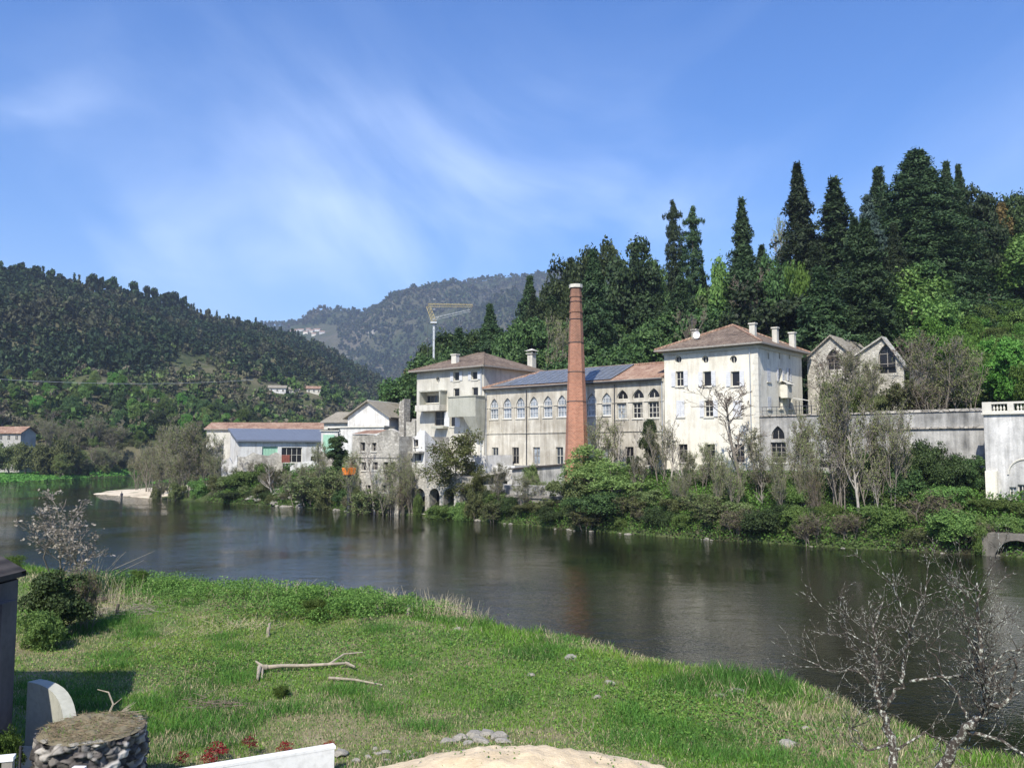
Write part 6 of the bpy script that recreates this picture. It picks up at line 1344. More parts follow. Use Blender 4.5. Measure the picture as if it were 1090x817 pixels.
for px, top, wd in ((-8, 468, 50), (12, 471, 44), (30, 469, 40), (50, 470, 44), (70, 464, 40)): at_Y('bush_olive', 'shrub', px, 221, top, wd, 'green bush in front of the farmhouse on the far left bank', 'bush', 'green bushes before the farmhouse')
rl = random.Random(91); placed = []; n = 0
for t_ in range(900):
    px = rl.uniform(48, 215); Y = rl.uniform(224, 262); X_ = (px-545)/900*Y
    if float(poly_sd(np.array([X_]), np.array([Y]), LA)[0]) < 2 or not far_enough(X_, Y, 2.6): continue
    k = rl.choice(['bare_bush_leafy', 'bush_olive', 'bare_grove', 'bush_olive', 'bare_b']); h = rl.uniform(1.8, 3.2) if 'bush' in k else rl.uniform(4, 7)
    plant(k, 'scrub_bush', (X_, Y, ground(X_, Y)-.2), h, h*rl.uniform(.9, 1.6), 'soft brown-green scrub bush on the bank behind the sand spit', 'bush', 'scrub bushes behind the sand spit'); placed.append((X_, Y)); n += 1
    if n > 70: break
# ------------------------------------------------------------------ left hill: nearest and ridge pines as objects, the rest one wood
def lowtree(seed, n, H, R, size, mat, cone=False):
    rng = np.random.default_rng(seed)
    if cone: P, Nn = conifer_pts(rng, H, R, n, whorl=10, nb=7, p=.8)
    else: P, Nn, C = lobe_pts(rng, H, R, n, nl=9, base=.12, lr=.42, hole=.25)
    return leaves(P, Nn, size, rng, .6, .7)
LT = [(lowtree(1, 260, 8, 2.9, .75, 0), 'conifer'), (lowtree(2, 260, 9, 2.7, .75, 0), 'conifer'), (lowtree(3, 240, 9.5, 2.6, .7, 0, True), 'conifer'), (lowtree(4, 240, 7, 3.0, .7, 0), 'mid'), (lowtree(5, 200, 7, 3.2, .7, 0), 'olive')]
PM = []
for (V, F), mt in LT[:3]:
    S = [((0, 0, -1), (0, 0, 5.5), .22, .1)]; V2, F2 = seg_mesh(S, 5); F2 = F2+len(V); PM.append(np_mesh('pine_tree', np.concatenate([V, V2]), np.concatenate([F, F2]), MT['conifer']))
rng = np.random.default_rng(8); N_ = 68000
PXs = rng.uniform(-380, 640, N_); Ys_ = rng.uniform(250, 1150, N_)*1.0; X = (PXs-545)/900*Ys_
yr = np.interp(PXs, PXR, RY); yb = np.interp(PXs, PXR, BY); f = (Ys_-yb)/(yr-yb)
Z = left_hill(X, Ys_); pyv = 480-(Z-8)/Ys_*900
dens = fbm(X/45., Ys_/45., 91, 4)
TH_ = np.interp(PXs, [-100, 0, 90, 190, 260, 330, 400, 640], [425, 415, 398, 380, 392, 402, 425, 470])
# clearings: bare strip and the green terraces low down
lowf = sstep(14, -14, pyv-TH_+(dens-.5)*75)
clear = np.exp(-(((PXs-198)/38)**2+((pyv-384)/14)**2))+np.exp(-(((PXs-100)/60)**2+((pyv-411)/12)**2))
keep = (f > .03) & (f < 1.06) & (rng.random(N_) < (.30+.70*lowf)*np.clip(1.25-clear*1.3, .05, 1)*(.55+.9*(dens > .38)))
keep &= ~((np.abs(PXs-300) < 40) & (np.abs(pyv-415) < 7) & (rng.random(N_) < .75))
X, Y_, Z, f, PXs, pyv, lowf = X[keep], Ys_[keep], Z[keep], f[keep], PXs[keep], pyv[keep], lowf[keep]
vis = pyv*0+1
order = np.argsort(Y_/np.where((f > .93) & (PXs > 0) & (PXs < 420), 3.2, 1.0)); ind = [i for i in order if -5 < PXs[i] < 430 and (f[i] < .14 or f[i] > .9)][:0]
near_i = [i for i in order if -5 < PXs[i] < 425 and f[i] > .04 and lowf[i] > .5 and f[i] < .93][:170]
ridge_i = [i for i in range(len(X)) if f[i] > .95 and f[i] < 1.03 and 0 < PXs[i] < 420]; rng.shuffle(ridge_i); ridge_i = ridge_i[:110]
used = set(near_i) | set(ridge_i)
for grp, lab, ids, bs in (('pines on the lower edge of the left hill wood', 'dark pine on the lower edge of the wood on the left hill', near_i, 1.0), ('pines along the ridge of the left hill', 'dark pine standing along the ridge of the left hill', ridge_i, 1.0)):
    for i in ids:
        o = bpy.data.objects.new('pine_tree', PM[i % 3]); link(o); s = rng.uniform(.5, 1.05)*bs; o.location = (X[i], Y_[i], Z[i]-.5); o.scale = (s, s, s*rng.uniform(.9, 1.3)); o.rotation_euler = (0, 0, rng.uniform(0, 6.28)); tag(o, lab, 'pine', grp)
# umbrella pines standing clear on the crest
for px, top, wd in ((95, 290, 9), (102, 290, 8), (110, 292, 8), (117, 293, 7), (139, 298, 9), (153, 303, 7), (161, 305, 8), (172, 306, 12), (183, 309, 10), (192, 310, 8), (30, 279, 12), (14, 275, 12)):
    Yk = float(np.interp(px, PXR, RY)); Xk = (px-545)/900*Yk; zk = float(left_hill(np.array([Xk]), np.array([Yk-2]))[0])-1; zt_ = AT(px, top, Yk).z
    o = bpy.data.objects.new('crest_pine', PM[px % 2]); link(o); h = max(5, zt_-zk); o.location = (Xk, Yk-1, zk); o.scale = (wd*1.5/900*Yk/5.6, wd*1.5/900*Yk/5.6, h/8.5); tag(o, 'round-topped pine standing clear against the sky on the left hill crest', 'pine', 'pines clear against the sky on the left crest')
rest = np.array([i for i in range(len(X)) if i not in used])
# split the big wood by kind of leaf
def scatter(name, idx, protos, pal, lab, smin=.75, smax=1.3, sink=.4, pos=None, pn=(40., 91), pw=1.0):
    """many trees in one mesh, each with its own size and leaf colour"""
    Vs, Fs, Cs, off = [], [], [], 0; PX_, PY_, PZ_ = pos; pal = np.array(pal)
    for j in range(len(protos)):
        sub_ = idx[j::len(protos)]; (V, F) = protos[j]; n = len(sub_)
        if not n: continue
        th = rng.uniform(0, 6.28, n); sc = smin+(smax-smin)*rng.random(n)**1.4; c, s_ = np.cos(th)*sc, np.sin(th)*sc
        VX = V[None, :, 0]*c[:, None]-V[None, :, 1]*s_[:, None]+PX_[sub_][:, None]; VY = V[None, :, 0]*s_[:, None]+V[None, :, 1]*c[:, None]+PY_[sub_][:, None]; VZ = V[None, :, 2]*(sc*rng.uniform(.7, 1.35, n))[:, None]+(PZ_[sub_]-sink)[:, None]
        t_ = np.clip((fbm(PX_[sub_]/pn[0], PY_[sub_]/pn[0], pn[1], 3)-.3)*2.2+rng.normal(0, .2, n)*pw, 0, .999)*(len(pal)-1); i_ = t_.astype(int); f_ = (t_-i_)[:, None]; tc_ = (pal[i_]*(1-f_)+pal[i_+1]*f_)*rng.uniform(.65, 1.35, (n, 1))
        Cv = tc_[:, None, :]*np.repeat(rng.uniform(.55, 1.4, (n, len(V)//4)), 4, 1)[:, :, None]
        Vs.append(np.stack([VX, VY, VZ], -1).reshape(-1, 3)); Fs.append((F[None]+(np.arange(n)*len(V))[:, None, None]+off).reshape(-1, F.shape[1])); Cs.append(Cv.reshape(-1, 3)); off += n*len(V)
    o = np_obj(name, np.concatenate(Vs), np.concatenate(Fs), MT['wood'], col=np.concatenate(Cs)); return tag(o, lab, 'woodland' if lab else None, kind='stuff')
MT['wood'] = tintmat('wood_leaves', .8, .18)
far_rest = rest
low = far_rest[(rng.random(len(far_rest)) > lowf[far_rest]*1.0)]; ls_ = set(low.tolist()); hi = np.array([i for i in far_rest if i not in ls_])
def sub(L, k, sc=1.35):
    out = []
    for V, F in L:
        n = len(F); sel = np.random.default_rng(3).permutation(n)[:k]; Q = V.reshape(n, 4, 3)[sel]; c = Q.mean(1, keepdims=True); Q = c+(Q-c)*sc; out.append((Q.reshape(-1, 3), np.arange(4*len(sel)).reshape(-1, 4)))
    return out
PINE = [(.020, .040, .018), (.030, .058, .022), (.022, .045, .022), (.045, .070, .028), (.075, .08, .045)]
scatter('pine_forest', hi, sub([LT[0][0], LT[1][0], LT[2][0]], 70), PINE, 'dark pine forest covering the left hill', .42, 1.15, pos=(X, Y_, Z))
scatter('slope_woodland', low[::2], sub([LT[3][0], LT[4][0]], 70), [(.05, .10, .022), (.09, .16, .035), (.03, .055, .02), (.10, .155, .042), (.10, .10, .05)], 'mixed green woodland on the lower left slopes', .35, .95, pos=(X, Y_, Z), pn=(30., 33))
scatter('slope_scrub', low[1::2], sub([LT[4][0], LT[3][0]], 65, 1.2), [(.13, .115, .075), (.09, .10, .045), (.17, .15, .11), (.07, .10, .035)], 'brown-green scrub on the lower left slopes', .3, .85, pos=(X, Y_, Z), pn=(25., 43))
# distant mountain: clumps of wood
N2 = 26000; PX2 = rng.uniform(240, 640, N2); Y2 = rng.uniform(1200, 2520, N2); X2 = (PX2-545)/900*Y2; Z2 = far_hill(X2, Y2); d2 = fbm(X2/160., Y2/160., 55, 4); py2 = 480-(Z2-8)/Y2*900
k2 = (rng.random(N2) < np.clip((d2-.30)*4, .15, 1)) & ~((PX2 > 306) & (PX2 < 358) & (py2 > 346) & (py2 < 372)); X2, Y2, Z2 = X2[k2], Y2[k2], Z2[k2]
scatter('mountain_woods', np.arange(len(X2)), sub([LT[0][0], LT[3][0]], 36, 1.9), [(.03, .05, .022), (.05, .07, .03), (.10, .09, .065), (.045, .075, .03)], 'patchy woods on the distant mountain', .6, 2.0, pos=(X2, Y2, Z2), pn=(150., 66))
# ------------------------------------------------------------------ undergrowth carpets
def carpet(name, X, Y, Z, size, mat, lab, h=.5, asp=.5):
    r2 = np.random.default_rng(len(X)); n = len(X); P = np.stack([X, Y, Z+r2.random(n)*h], 1); V, F = leaves(P, np.tile([[0, -.2, .7]], (n, 1)), size, r2, .8, asp); o = np_obj(name, V, F, mat); return tag(o, lab, 'undergrowth', kind='stuff')
r3 = np.random.default_rng(12)
def bank_pts(n, a0, a1, s0_, s1_, dsc=7., th=.42):
    a = r3.uniform(a0, a1, n); s = r3.uniform(s0_, s1_, n); q = s-shore_s(a); x = C0[0]+a*DX+s*EX; y = C0[1]+a*DY+s*EY; ok = (q > -.15) & (fbm(x/dsc, y/dsc, 71, 3) > th) & ~((a > -48) & (a < -24) & (s > -9.8)) & ~((s > -.4) & (s < 11) & (a < 0)) & ~((a > -46) & (a < -24) & (s > -10.4))
    a, s, x, y = a[ok], s[ok], x[ok], y[ok]; return x, y, bank(a, s)
x, y, z = bank_pts(130000, -76, 32, -13.4, 0, 5, .30); carpet('bank_undergrowth', x, y, z, .09, MT['fresh'], 'low green undergrowth along the far river bank', .7)
x, y, z = bank_pts(70000, -76, 32, -13.4, 0, 4, .42); carpet('bank_ivy', x, y, z, .11, MT['evergreen'], 'dark creeping growth along the far river bank', .6)
x, y, z = bank_pts(60000, -60, 60, 12.5, 80, 12, .40); carpet('slope_undergrowth', x, y, z, .34, MT['mid'], 'green undergrowth on the wooded slope', 1.0)
x, y, z = bank_pts(150000, 2, 70, 22, 85, 9, .18); carpet('slope_grass', x, y, z, .20, MT['fresh'], 'bright green growth on the open slope at right', .5)
n = 60000; px = r3.uniform(-60, 300, n); Y = r3.uniform(183, 262, n); X = (px-545)/900*Y; sdv = poly_sd(X, Y, LA); ok = (sdv > .4); X, Y = X[ok], Y[ok]; carpet('far_bank_grass', X, Y, valley(X, Y), .35, MT['fresh'], 'bright grass on the far left bank', .3)
# ================================================================== NEAR BANK
def near_at(px, py, z=2.1):
    for i_ in range(8): p = ATZ(px, py, z); z = .5*z+.5*mz(p.x, p.y)
    return (p.x, p.y, mz(p.x, p.y))
rg = np.random.default_rng(101)
def blades(X, Y, Z, h, wd, lean, C):
    n = len(X); th = rg.uniform(0, 2*pi, n); dx, dy = np.cos(th), np.sin(th); lt = rg.uniform(0, 2*pi, n); lx, ly = np.cos(lt)*lean*h, np.sin(lt)*lean*h
    b0 = np.stack([X-dx*wd, Y-dy*wd, Z-.02], 1); b1 = np.stack([X+dx*wd, Y+dy*wd, Z-.02], 1); m1 = np.stack([X+dx*wd*.7+lx*.45, Y+dy*wd*.7+ly*.45, Z+h*.6], 1); m0 = np.stack([X-dx*wd*.7+lx*.45, Y-dy*wd*.7+ly*.45, Z+h*.6], 1)
    t = np.stack([X+lx, Y+ly, Z+h*.97], 1); V = np.stack([b0, b1, m1, t, m0], 1).reshape(-1, 3); i = np.arange(n)[:, None]*5
    F = np.concatenate([i+np.array([[0, 1, 2]]), i+np.array([[0, 2, 4]]), i+np.array([[4, 2, 3]])]); return V, F, np.repeat(C, 5, 0)
def sample(n, zone=None):
    Y = 11+33*rg.random(n)**1.25; X = (rg.uniform(-60, 1150, n)-545)/900*Y; sd = poly_sd(X, Y, LC); ok = sd > -.5
    r2 = ((X+.1)/3.3)**2+((Y-14.9)/1.85)**2; ok &= (r2 > 1.0+.5*(rg.random(len(X))-.5)); ok &= ~((X < -7.6) & (Y < 16.2)); return X[ok], Y[ok], sd[ok]
def patch(X, Y, sc, seed): return fbm(X/sc, Y/sc, seed, 4)
GT = tintmat('grass_blades', .7, .3)
GREEN = np.array([.135, .27, .035]); DEEP = np.array([.070, .17, .030]); STRAW = np.array([.46, .40, .25]); LIME = np.array([.21, .32, .05]); BROWN = np.array([.16, .12, .07])
def colmix(X, Y, sd):
    dry = sstep(.42, .60, patch(X, Y, 3.2, 201)*.75+.25*patch(X, Y, .7, 204)+.10*sstep(24, 16, Y)*(X > -5)); deep = sstep(.50, .66, patch(X, Y, 2.0, 202)+.06*(sd < 4)); lime = sstep(.45, .65, patch(X, Y, 4, 203))
    c = GREEN[None]*(1-lime[:, None])+LIME[None]*lime[:, None]; c = c*(1-deep[:, None])+DEEP[None]*deep[:, None]; r = rg.random(len(X)); d = (.05+dry*.62 > r)
    c = np.where(d[:, None], STRAW[None]*rg.uniform(.6, 1.15, (len(X), 1)), c); return c*rg.uniform(.65, 1.35, (len(X), 1)), dry, deep
X, Y, sd = sample(430000); C, dry, deep = colmix(X, Y, sd); h = (.03+.085*rg.random(len(X)))*(1+.8*deep)*(1-.4*dry)*(1+1.6*np.exp(-((sd-1.2)/1.6)**2)); Z = meadow(X, Y)
V, F, CC = blades(X, Y, Z, h, .0045+.0002*Y, .55, C); o = np_obj('meadow_grass', V, F, GT, col=CC); tag(o, 'short mixed green and dry grass covering the near meadow', 'grass', kind='stuff')
# deep green tussocks
tc_ = []
for i in range(70):
    Yt = 13+22*rg.random(); Xt = (rg.uniform(30, 1080)-545)/900*Yt
    if poly_sd(np.array([Xt]), np.array([Yt]), LC)[0] > .3 and not (Xt < -7 and Yt < 17): tc_.append((Xt, Yt))
T = np.array(tc_)[rg.integers(0, len(tc_), 24000)]+rg.normal(0, .30, (24000, 2))*np.array([1.3, 1]); X, Y = T[:, 0], T[:, 1]; ok = poly_sd(X, Y, LC) > -.3; X, Y = X[ok], Y[ok]
ok = (((X+.1)/3.6)**2+((Y-14.9)/2.2)**2) > 1; X, Y = X[ok], Y[ok]
V, F, CC = blades(X, Y, meadow(X, Y), .10+.17*rg.random(len(X)), .006, .6, DEEP[None]*rg.uniform(.7, 1.9, (len(X), 1))); o = np_obj('tall_grass', V, F, GT, col=CC); tag(o, 'taller deep green grass tufts on the meadow', 'grass', kind='stuff')
# broad leaved weeds
def weeds(name, n, cen, rad, hmax, size, cols, lab, seed):
    r_ = np.random.default_rng(seed); P = []
    for (px, py, rx, ry, k) in cen:
        c = ATZ(px, py, 2.2); m_ = int(n*k); x = c.x+r_.normal(0, rx, m_); y = c.y+r_.normal(0, ry, m_); P.append(np.stack([x, y], 1))
    P = np.concatenate(P); ok = (poly_sd(P[:, 0], P[:, 1], LC) > -.1) & (fbm(P[:, 0]/.8, P[:, 1]/.8, seed+3, 3) > .36); P = P[ok]; hh = hmax*(.35+.65*fbm(P[:, 0]/.9, P[:, 1]/.9, seed, 3)*1.4); z = meadow(P[:, 0], P[:, 1])+hh*r_.random(len(P))**.6
    V, F = leaves(np.stack([P[:, 0], P[:, 1], z], 1), np.tile([[0, -.1, .9]], (len(P), 1)), size, r_, .6, .62); c = np.array(cols)[r_.integers(0, len(cols), len(P))]*r_.uniform(.7, 1.3, (len(P), 1)); o = np_obj(name, V, F, GT, col=np.repeat(c, 4, 0)); return tag(o, lab, 'weeds', kind='stuff')
weeds('leafy_weeds', 62000, [(350, 650, 1.6, 1.6, .34), (400, 655, 1.5, 1.4, .26), (300, 648, 1.6, 1.4, .16), (230, 640, 1.8, 1.2, .12), (150, 628, 1.2, 1.0, .12)], 0, .72, .034, [(.13, .25, .045), (.08, .17, .035), (.17, .29, .07), (.10, .20, .04)], 'lush leafy weeds on the bank edge', 5)
weeds('low_weeds', 30000, [(520, 690, 2.6, 1.2, .2), (700, 730, 2.4, 1.4, .25), (200, 700, 2.6, 1.6, .2), (330, 690, 2.6, 1.4, .15), (800, 760, 2, 1.2, .2)], 0, .13, .032, [(.12, .24, .04), (.08, .18, .04), (.17, .27, .06)], 'low broad-leaved weeds among the grass', 6)
weeds('meadow_clover', 60000, [(500, 720, 6.5, 4, .5), (750, 750, 4, 3, .25), (250, 700, 4, 4, .25)], 0, .07, .022, [(.12, .22, .04), (.10, .2, .05), (.2, .24, .09)], 'tiny clover leaves across the meadow', 7)
# dry reeds and stalks at the bank edge
def stalks(name, label, px, py, n, hx, spread, cols, seed, rad=.006, bend=.5):
    r_ = random.Random(seed); c = near_at(px, py, 2.2); R = tag(empty(name, c), label, 'reeds'); S = []
    for i in range(n):
        x, y = r_.gauss(0, spread), r_.gauss(0, spread*.6); z = mz(c[0]+x, c[1]+y)-c[2]; lx, ly = r_.gauss(.12, .35)*bend, r_.gauss(0, .3)*bend; h = hx*r_.uniform(.45, 1); a = Vector((x, y, z-.03)); m_ = a+Vector((lx*.4, ly*.4, h*.6)); t = a+Vector((lx*h*1.3, ly*h*1.3, h)); S += [(tuple(a), tuple(m_), rad, rad*.8), (tuple(m_), tuple(t), rad*.8, rad*.4)]
    V, F = seg_mesh(S, 3); np_obj('stalks', V, F, MT[cols], R); return R
MT['straw'] = plain('straw', (.52, .45, .30), .9, var=.25, sc=3)
stalks('dry_reeds', 'large straw-coloured reed tuft on the bank edge near the middle', 480, 658, 210, .85, .55, 'straw', 1, .006); stalks('dry_reeds', 'thin dry stalks left of the large straw tuft', 425, 652, 70, .95, .7, 'straw', 2, .008)
stalks('dry_reeds', 'dry stalks at the bank edge above the leafy weeds', 310, 640, 60, .9, .9, 'straw', 3, .008); stalks('dry_reeds', 'greyish matted stalks on the bank left of the leafy weeds', 245, 668, 160, .35, .8, 'straw', 4, bend=1.6); stalks('dry_reeds', 'dry stalks standing in the bank edge right of the dark bush', 128, 640, 40, 1.0, .5, 'straw', 5)
stalks('dry_reeds', 'single pale bent stalk on the dry part of the meadow', 620, 780, 5, .7, .12, 'straw', 6, bend=1.2)
# low tree stumps
for px, py, lab in ((434, 657, 'short broken grey stump beside the leafy weeds'), (285, 677, 'thin broken grey stump left of the leafy weeds'), (124, 655, 'dark cut stump on the twig heap'), (401, 655, 'short brown stump inside the leafy weeds')):
    c = near_at(px, py); mb = MB(); mb.path([(0, 0, -.1), (.02, 0, .2), (.05, .01, .42)], [.07, .06, .05], 7); o = mb.build('stump', MT['deadwood' if px != 124 else 'bark'], None, c); tag(o, lab, 'stump')
# fallen trunk and pole
c = near_at(277, 722); LG = tag(empty('fallen_log', c), 'pale bleached fallen trunk with rotten root end lying on the meadow', 'log')
def onm(px, py, h): p = ATZ(px, py, 2.1); return Vector((p.x-c[0], p.y-c[1], mz(p.x, p.y)-c[2]+h))
mb = MB(); mb.path([onm(282, 716, .16), onm(300, 714, .16), onm(325, 713, .15), onm(350, 713.5, .14), onm(372, 713, .14)], [.06, .048, .044, .04, .03], 9); mb.build('trunk', MT['deadwood'], LG, smooth=True)
mb = MB(); mb.path([onm(350, 713.5, .14), onm(366, 710, .3), onm(386, 709, .32)], [.035, .025, .012], 6); mb.path([onm(368, 713, .14), onm(378, 715.5, .12)], [.045, .03], 6); mb.build('branch', MT['deadwood'], LG)
mb = MB(); mb.path([onm(284, 716, .17), onm(276, 717, .2), onm(274, 724, .1)], [.07, .06, .03], 8); mb.path([onm(279, 716, .16), onm(279, 722, .05)], [.045, .02], 6); mb.path([onm(281, 716, .16), onm(272, 713, .3)], [.06, .02], 6); mb.build('root', MT['deadwood'], LG)
c = near_at(350, 726); mb = MB(); mb.path([onm(350, 725, .1), onm(378, 727, .1), onm(407, 729.5, .06)], [.035, .03, .02], 7); o = mb.build('fallen_pole', MT['deadwood'], None, c); tag(o, 'thin pale branch lying just below the bleached fallen trunk', 'branch')
# scattered stones
ST = [(197, 618, .26, 'white stone in the shallow water off the left bank'), (487, 670, .16, 'pale stone with sand patch left of the tall deep grass'), (503, 669, .15, 'pale stone at the right end of the sandy streak'), (565, 718, .13, 'white round stone in the middle of the meadow'), (606, 701, .2, 'sandy boulder half sunk in the meadow'), (650, 727, .12, 'small sandy stone on the meadow right of the middle'), (690, 699, .15, 'flat pale stone on the right bank edge'), (742, 703, .2, 'pale stone on the bank edge right of the flat one'), (785, 738, .28, 'largest sandy stone on the right meadow'), (841, 793, .17, 'bright white stone low on the right meadow'), (858, 776, .13, 'pale stone just above the bright white one'), (770, 741, .14, 'small stone touching the largest sandy stone'), (438, 705, .07, 'tiny white stone right of the fallen trunk'), (574, 660, .13, 'pale stone on the bank edge beside tall grass'), (636, 742, .1, 'tiny pale stone on the dry meadow'), (703, 726, .12, 'small grey stone on the dry meadow'), (718, 715, .1, 'small pale stone below the bank edge'), (315, 724, .06, 'tiny white stone below the fallen trunk')]
for i, (px, py, s, lab) in enumerate(ST):
    z = near_at(px, py) if i else tuple(ATZ(px, py, 1.0)); rock(z[0], z[1], z[2]+s*.1, s, lab, None, i, 'stone')
for i, (px, py, s) in enumerate([(478, 790, .16), (490, 786, .2), (505, 783, .24), (518, 781, .2), (530, 785, .2), (512, 789, .17), (498, 791, .14), (537, 789, .15)]):
    z = near_at(px, py, 2.4); rock(z[0], z[1], z[2]+s*.15, s, 'grey-white rubble stone piled on the crest of the sand heap', 'rubble stones on the sand heap', i, 'rubble_stone')
for i in range(60):
    px = rg.uniform(395, 640); py = 799+rg.uniform(-3, 16); z = near_at(px, py, 2.4); rock(z[0], z[1], z[2]+.005, rg.uniform(.025, .075), 'small pebble on the sand heap', 'pebbles on the sand heap', i, 'pebble')
for i, (px, py, s, lab) in enumerate([(362, 803, .17, 'white block touching the end of the white wall'), (378, 811, .1, 'small stone right of the white wall end'), (392, 806, .07, 'grey pebble between wall end and sand heap'), (403, 803, .08, 'grey stone at the left foot of the sand heap'), (412, 801, .09, 'rounded stone at the left foot of the sand heap')]):
    z = near_at(px, py, 2.2); rock(z[0], z[1], z[2]+s*.3, s, lab, None, i+3, 'stone')
# sand heap surface sheet
xv = np.arange(-4.2, 4.4, .06); yv = np.arange(10.5, 18.2, .06); XX, YY = np.meshgrid(xv, yv); r2 = ((XX+.1)/3.3)**2+((YY-14.9)/1.9)**2
e_ = (fbm(XX/.5, YY/.5, 88, 4)-.5)*.5; ZZ = meadow(XX, YY)+.05-.35*sstep(.75, 1.15, r2+e_)+(fbm(XX/.30, YY/.30, 89, 4)-.5)*.13
m, t, b = newmat('building_sand'); b.inputs['Roughness'].default_value = .95; co = objco(t); t.links.new(ramp(t, noise(t, 1.4, 8, .7, co), [(.3, (.46, .36, .22)), (.5, (.62, .50, .33)), (.7, (.72, .60, .42))]), b.inputs['Base Color']); bump(t, b, noise(t, 14, 6, .7, co), .9, .04)
o = grid_mesh('sand_heap', XX, YY, ZZ, m); tag(o, 'heap of yellow building sand at the bottom edge', 'sand heap', kind='stuff')
# low white wall
def sl(px, py, z): return ATZ(px, py, z)
Zw = 2.55; A = sl(356, 797, Zw); B = sl(236, 817, Zw); d = (B-A); d.normalize(); E = A+d*6.0; nrm = Vector((-d.y, d.x, 0)); nrm = nrm if nrm.y > 0 else -nrm
mb = MB(); hw = .0; P = [A, E, E+nrm*.18, A+nrm*.18]; P = [Vector(p) for p in P]; lo = [Vector((p.x, p.y, 1.85)) for p in P]
WL = tag(empty('garden_wall', (A.x, A.y, 1.85)), 'low white rendered garden wall rising from the bottom edge', 'wall'); o_ = Vector((A.x, A.y, 1.85))
for k in range(4): mb.poly([lo[k]-o_, lo[(k+1) % 4]-o_, P[(k+1) % 4]-o_, P[k]-o_])
MT['gardenwall'] = stained('garden_wall_render', (.76, .75, .73), (.45, .43, .39), .35, True, 1.5, .005); mb.build('wall', MT['gardenwall'], WL); mb = MB(); up_z = Vector((0, 0, 1)); q = [p-o_+up_z*.004+((p-(A+E)/2).normalized()*.03) for p in P]; mb.poly(q); mb.poly([x+up_z*.05 for x in q])
for k in range(4): mb.poly([q[k], q[(k+1) % 4], q[(k+1) % 4]+up_z*.05, q[k]+up_z*.05])
mb.build('coping', MT['gardenwall'], WL)
# red-leaved shrubs behind it
def mk_red():
    rng_ = np.random.default_rng(3); P, Nn, Cc = lobe_pts(rng_, .8, .4, 420, nl=12, base=.15, lr=.4, hole=.3); V, F = leaves(P, Nn, .032, rng_, .8); proto('red_bush', [('stem', trunk_mesh(random.Random(1), .8, .012, MT['bark'], .02, 5, .7, Cc)), ('crown', np_mesh('crown', V, F, MT['red']))], .8, .4)
mk_red()
for px, py, h, wd, lab in ((193, 813, .34, .35, 'small red-leaved shrub, leftmost behind the white garden wall'), (230, 806, .40, .55, 'largest red-leaved shrub behind the white garden wall'), (266, 798, .42, .35, 'upright red-leaved shrub in the middle behind the white wall'), (303, 799, .3, .45, 'low red-leaved shrub near the end of the white wall'), (351, 791, .16, .3, 'tiny dull red shrub just past the white wall end'), (222, 812, .3, .4, 'red-leaved shrub touching the largest one')):
    z = near_at(px, py+5); plant('red_bush', 'red_shrub', z, h, wd, lab, 'shrub')
# leaf tufts and small heaps
for px, py, h, wd, lab in ((298, 742, .3, .55, 'bluish green weed tuft on the meadow below the fallen trunk'), (337, 660, .8, 1.2, 'round nettle clump, tallest of the leafy weeds'), (150, 625, .8, .9, 'small leafy bush on the bank edge right of the dark bush'), (372, 645, .7, 1.3, 'dense leafy clump on the bank edge behind the weeds')):
    z = near_at(px, py); plant('bush_fresh', 'weed_clump', z, h, wd, lab, 'weeds')
def twigheap(px, py, n, rx, L, lab, seed, mat='twig'):
    r_ = random.Random(seed); c = near_at(px, py); S = []
    for i in range(n):
        x, y = r_.gauss(0, rx), r_.gauss(0, rx*.6); z = mz(c[0]+x, c[1]+y)-c[2]+r_.uniform(.01, .16); a = r_.uniform(0, 6.28); l = L*r_.uniform(.4, 1); S.append(((x, y, z), (x+cos(a)*l, y+sin(a)*l, z+r_.uniform(-.04, .1)), .009, .005))
    V, F = seg_mesh(S, 4); R = np_obj('twig_heap', V, F, MT[mat]); R.location = c; tag(R, lab, 'twig heap'); return R
twigheap(130, 652, 170, .8, .8, 'brown heap of cut twigs right of the dark bush', 1, 'deadwood'); twigheap(232, 753, 60, .3, .5, 'small flat heap of dry twigs on the left meadow', 2); twigheap(105, 640, 80, .5, .9, 'reddish dry brush leaning on the dark bush', 3)
# dark evergreen bush and blossom tree at left
z = near_at(62, 678, 2.1); plant('oak_b', 'evergreen_bush', (z[0], z[1], z[2]-.3), 2.75, 2.5, 'dark evergreen bush beside the old wall on the near bank', 'bush')
z = near_at(38, 690, 2.1); plant('bush_mid', 'evergreen_bush', (z[0], z[1], z[2]-.1), 1.3, 1.7, 'glossy lower bush in front of the dark evergreen bush', 'bush')
z = near_at(92, 668, 2.1); plant('bare_bush', 'dry_shrub', (z[0], z[1], z[2]-.1), 2.3, 1.2, 'reddish dry vine shrub clinging to the right of the dark bush', 'shrub')
mk_bare('blossom_tree', 51, 4.4, 1.8, mat='grey_twig', bark='grey_bark', stems=3, kids=(8, 5, 4), mx=3, spread=.62, ratio=.5, r=.045, rmin=.009, start=.3, leafy=1100, leafmatn='blossom', lsize=.05)
z = near_at(47, 640, 2.2); plant('blossom_tree', 'blossom_tree', (z[0], z[1]+1.5, z[2]-.2), AT(47, 520, z[1]+1.5).z-z[2]+.2, 150/900*(z[1]+1.5), 'small sparse tree with whitish blossom against the water', 'tree', rot=.8)
for px, py, h, wd, lab in ((8, 612, .9, 1.6, 'bright green bush at the left edge behind the old wall'), (22, 606, .6, 1.2, 'small bright green bush beside the blossom tree')): z = near_at(px, py, 2.2); plant('bush_fresh', 'shrub', z, h, wd, lab, 'bush')
stalks('dry_reeds', 'pale thin stalks leaning over the water right of the dark bush', 103, 632, 26, 1.7, .25, 'straw', 12, .008, .8)
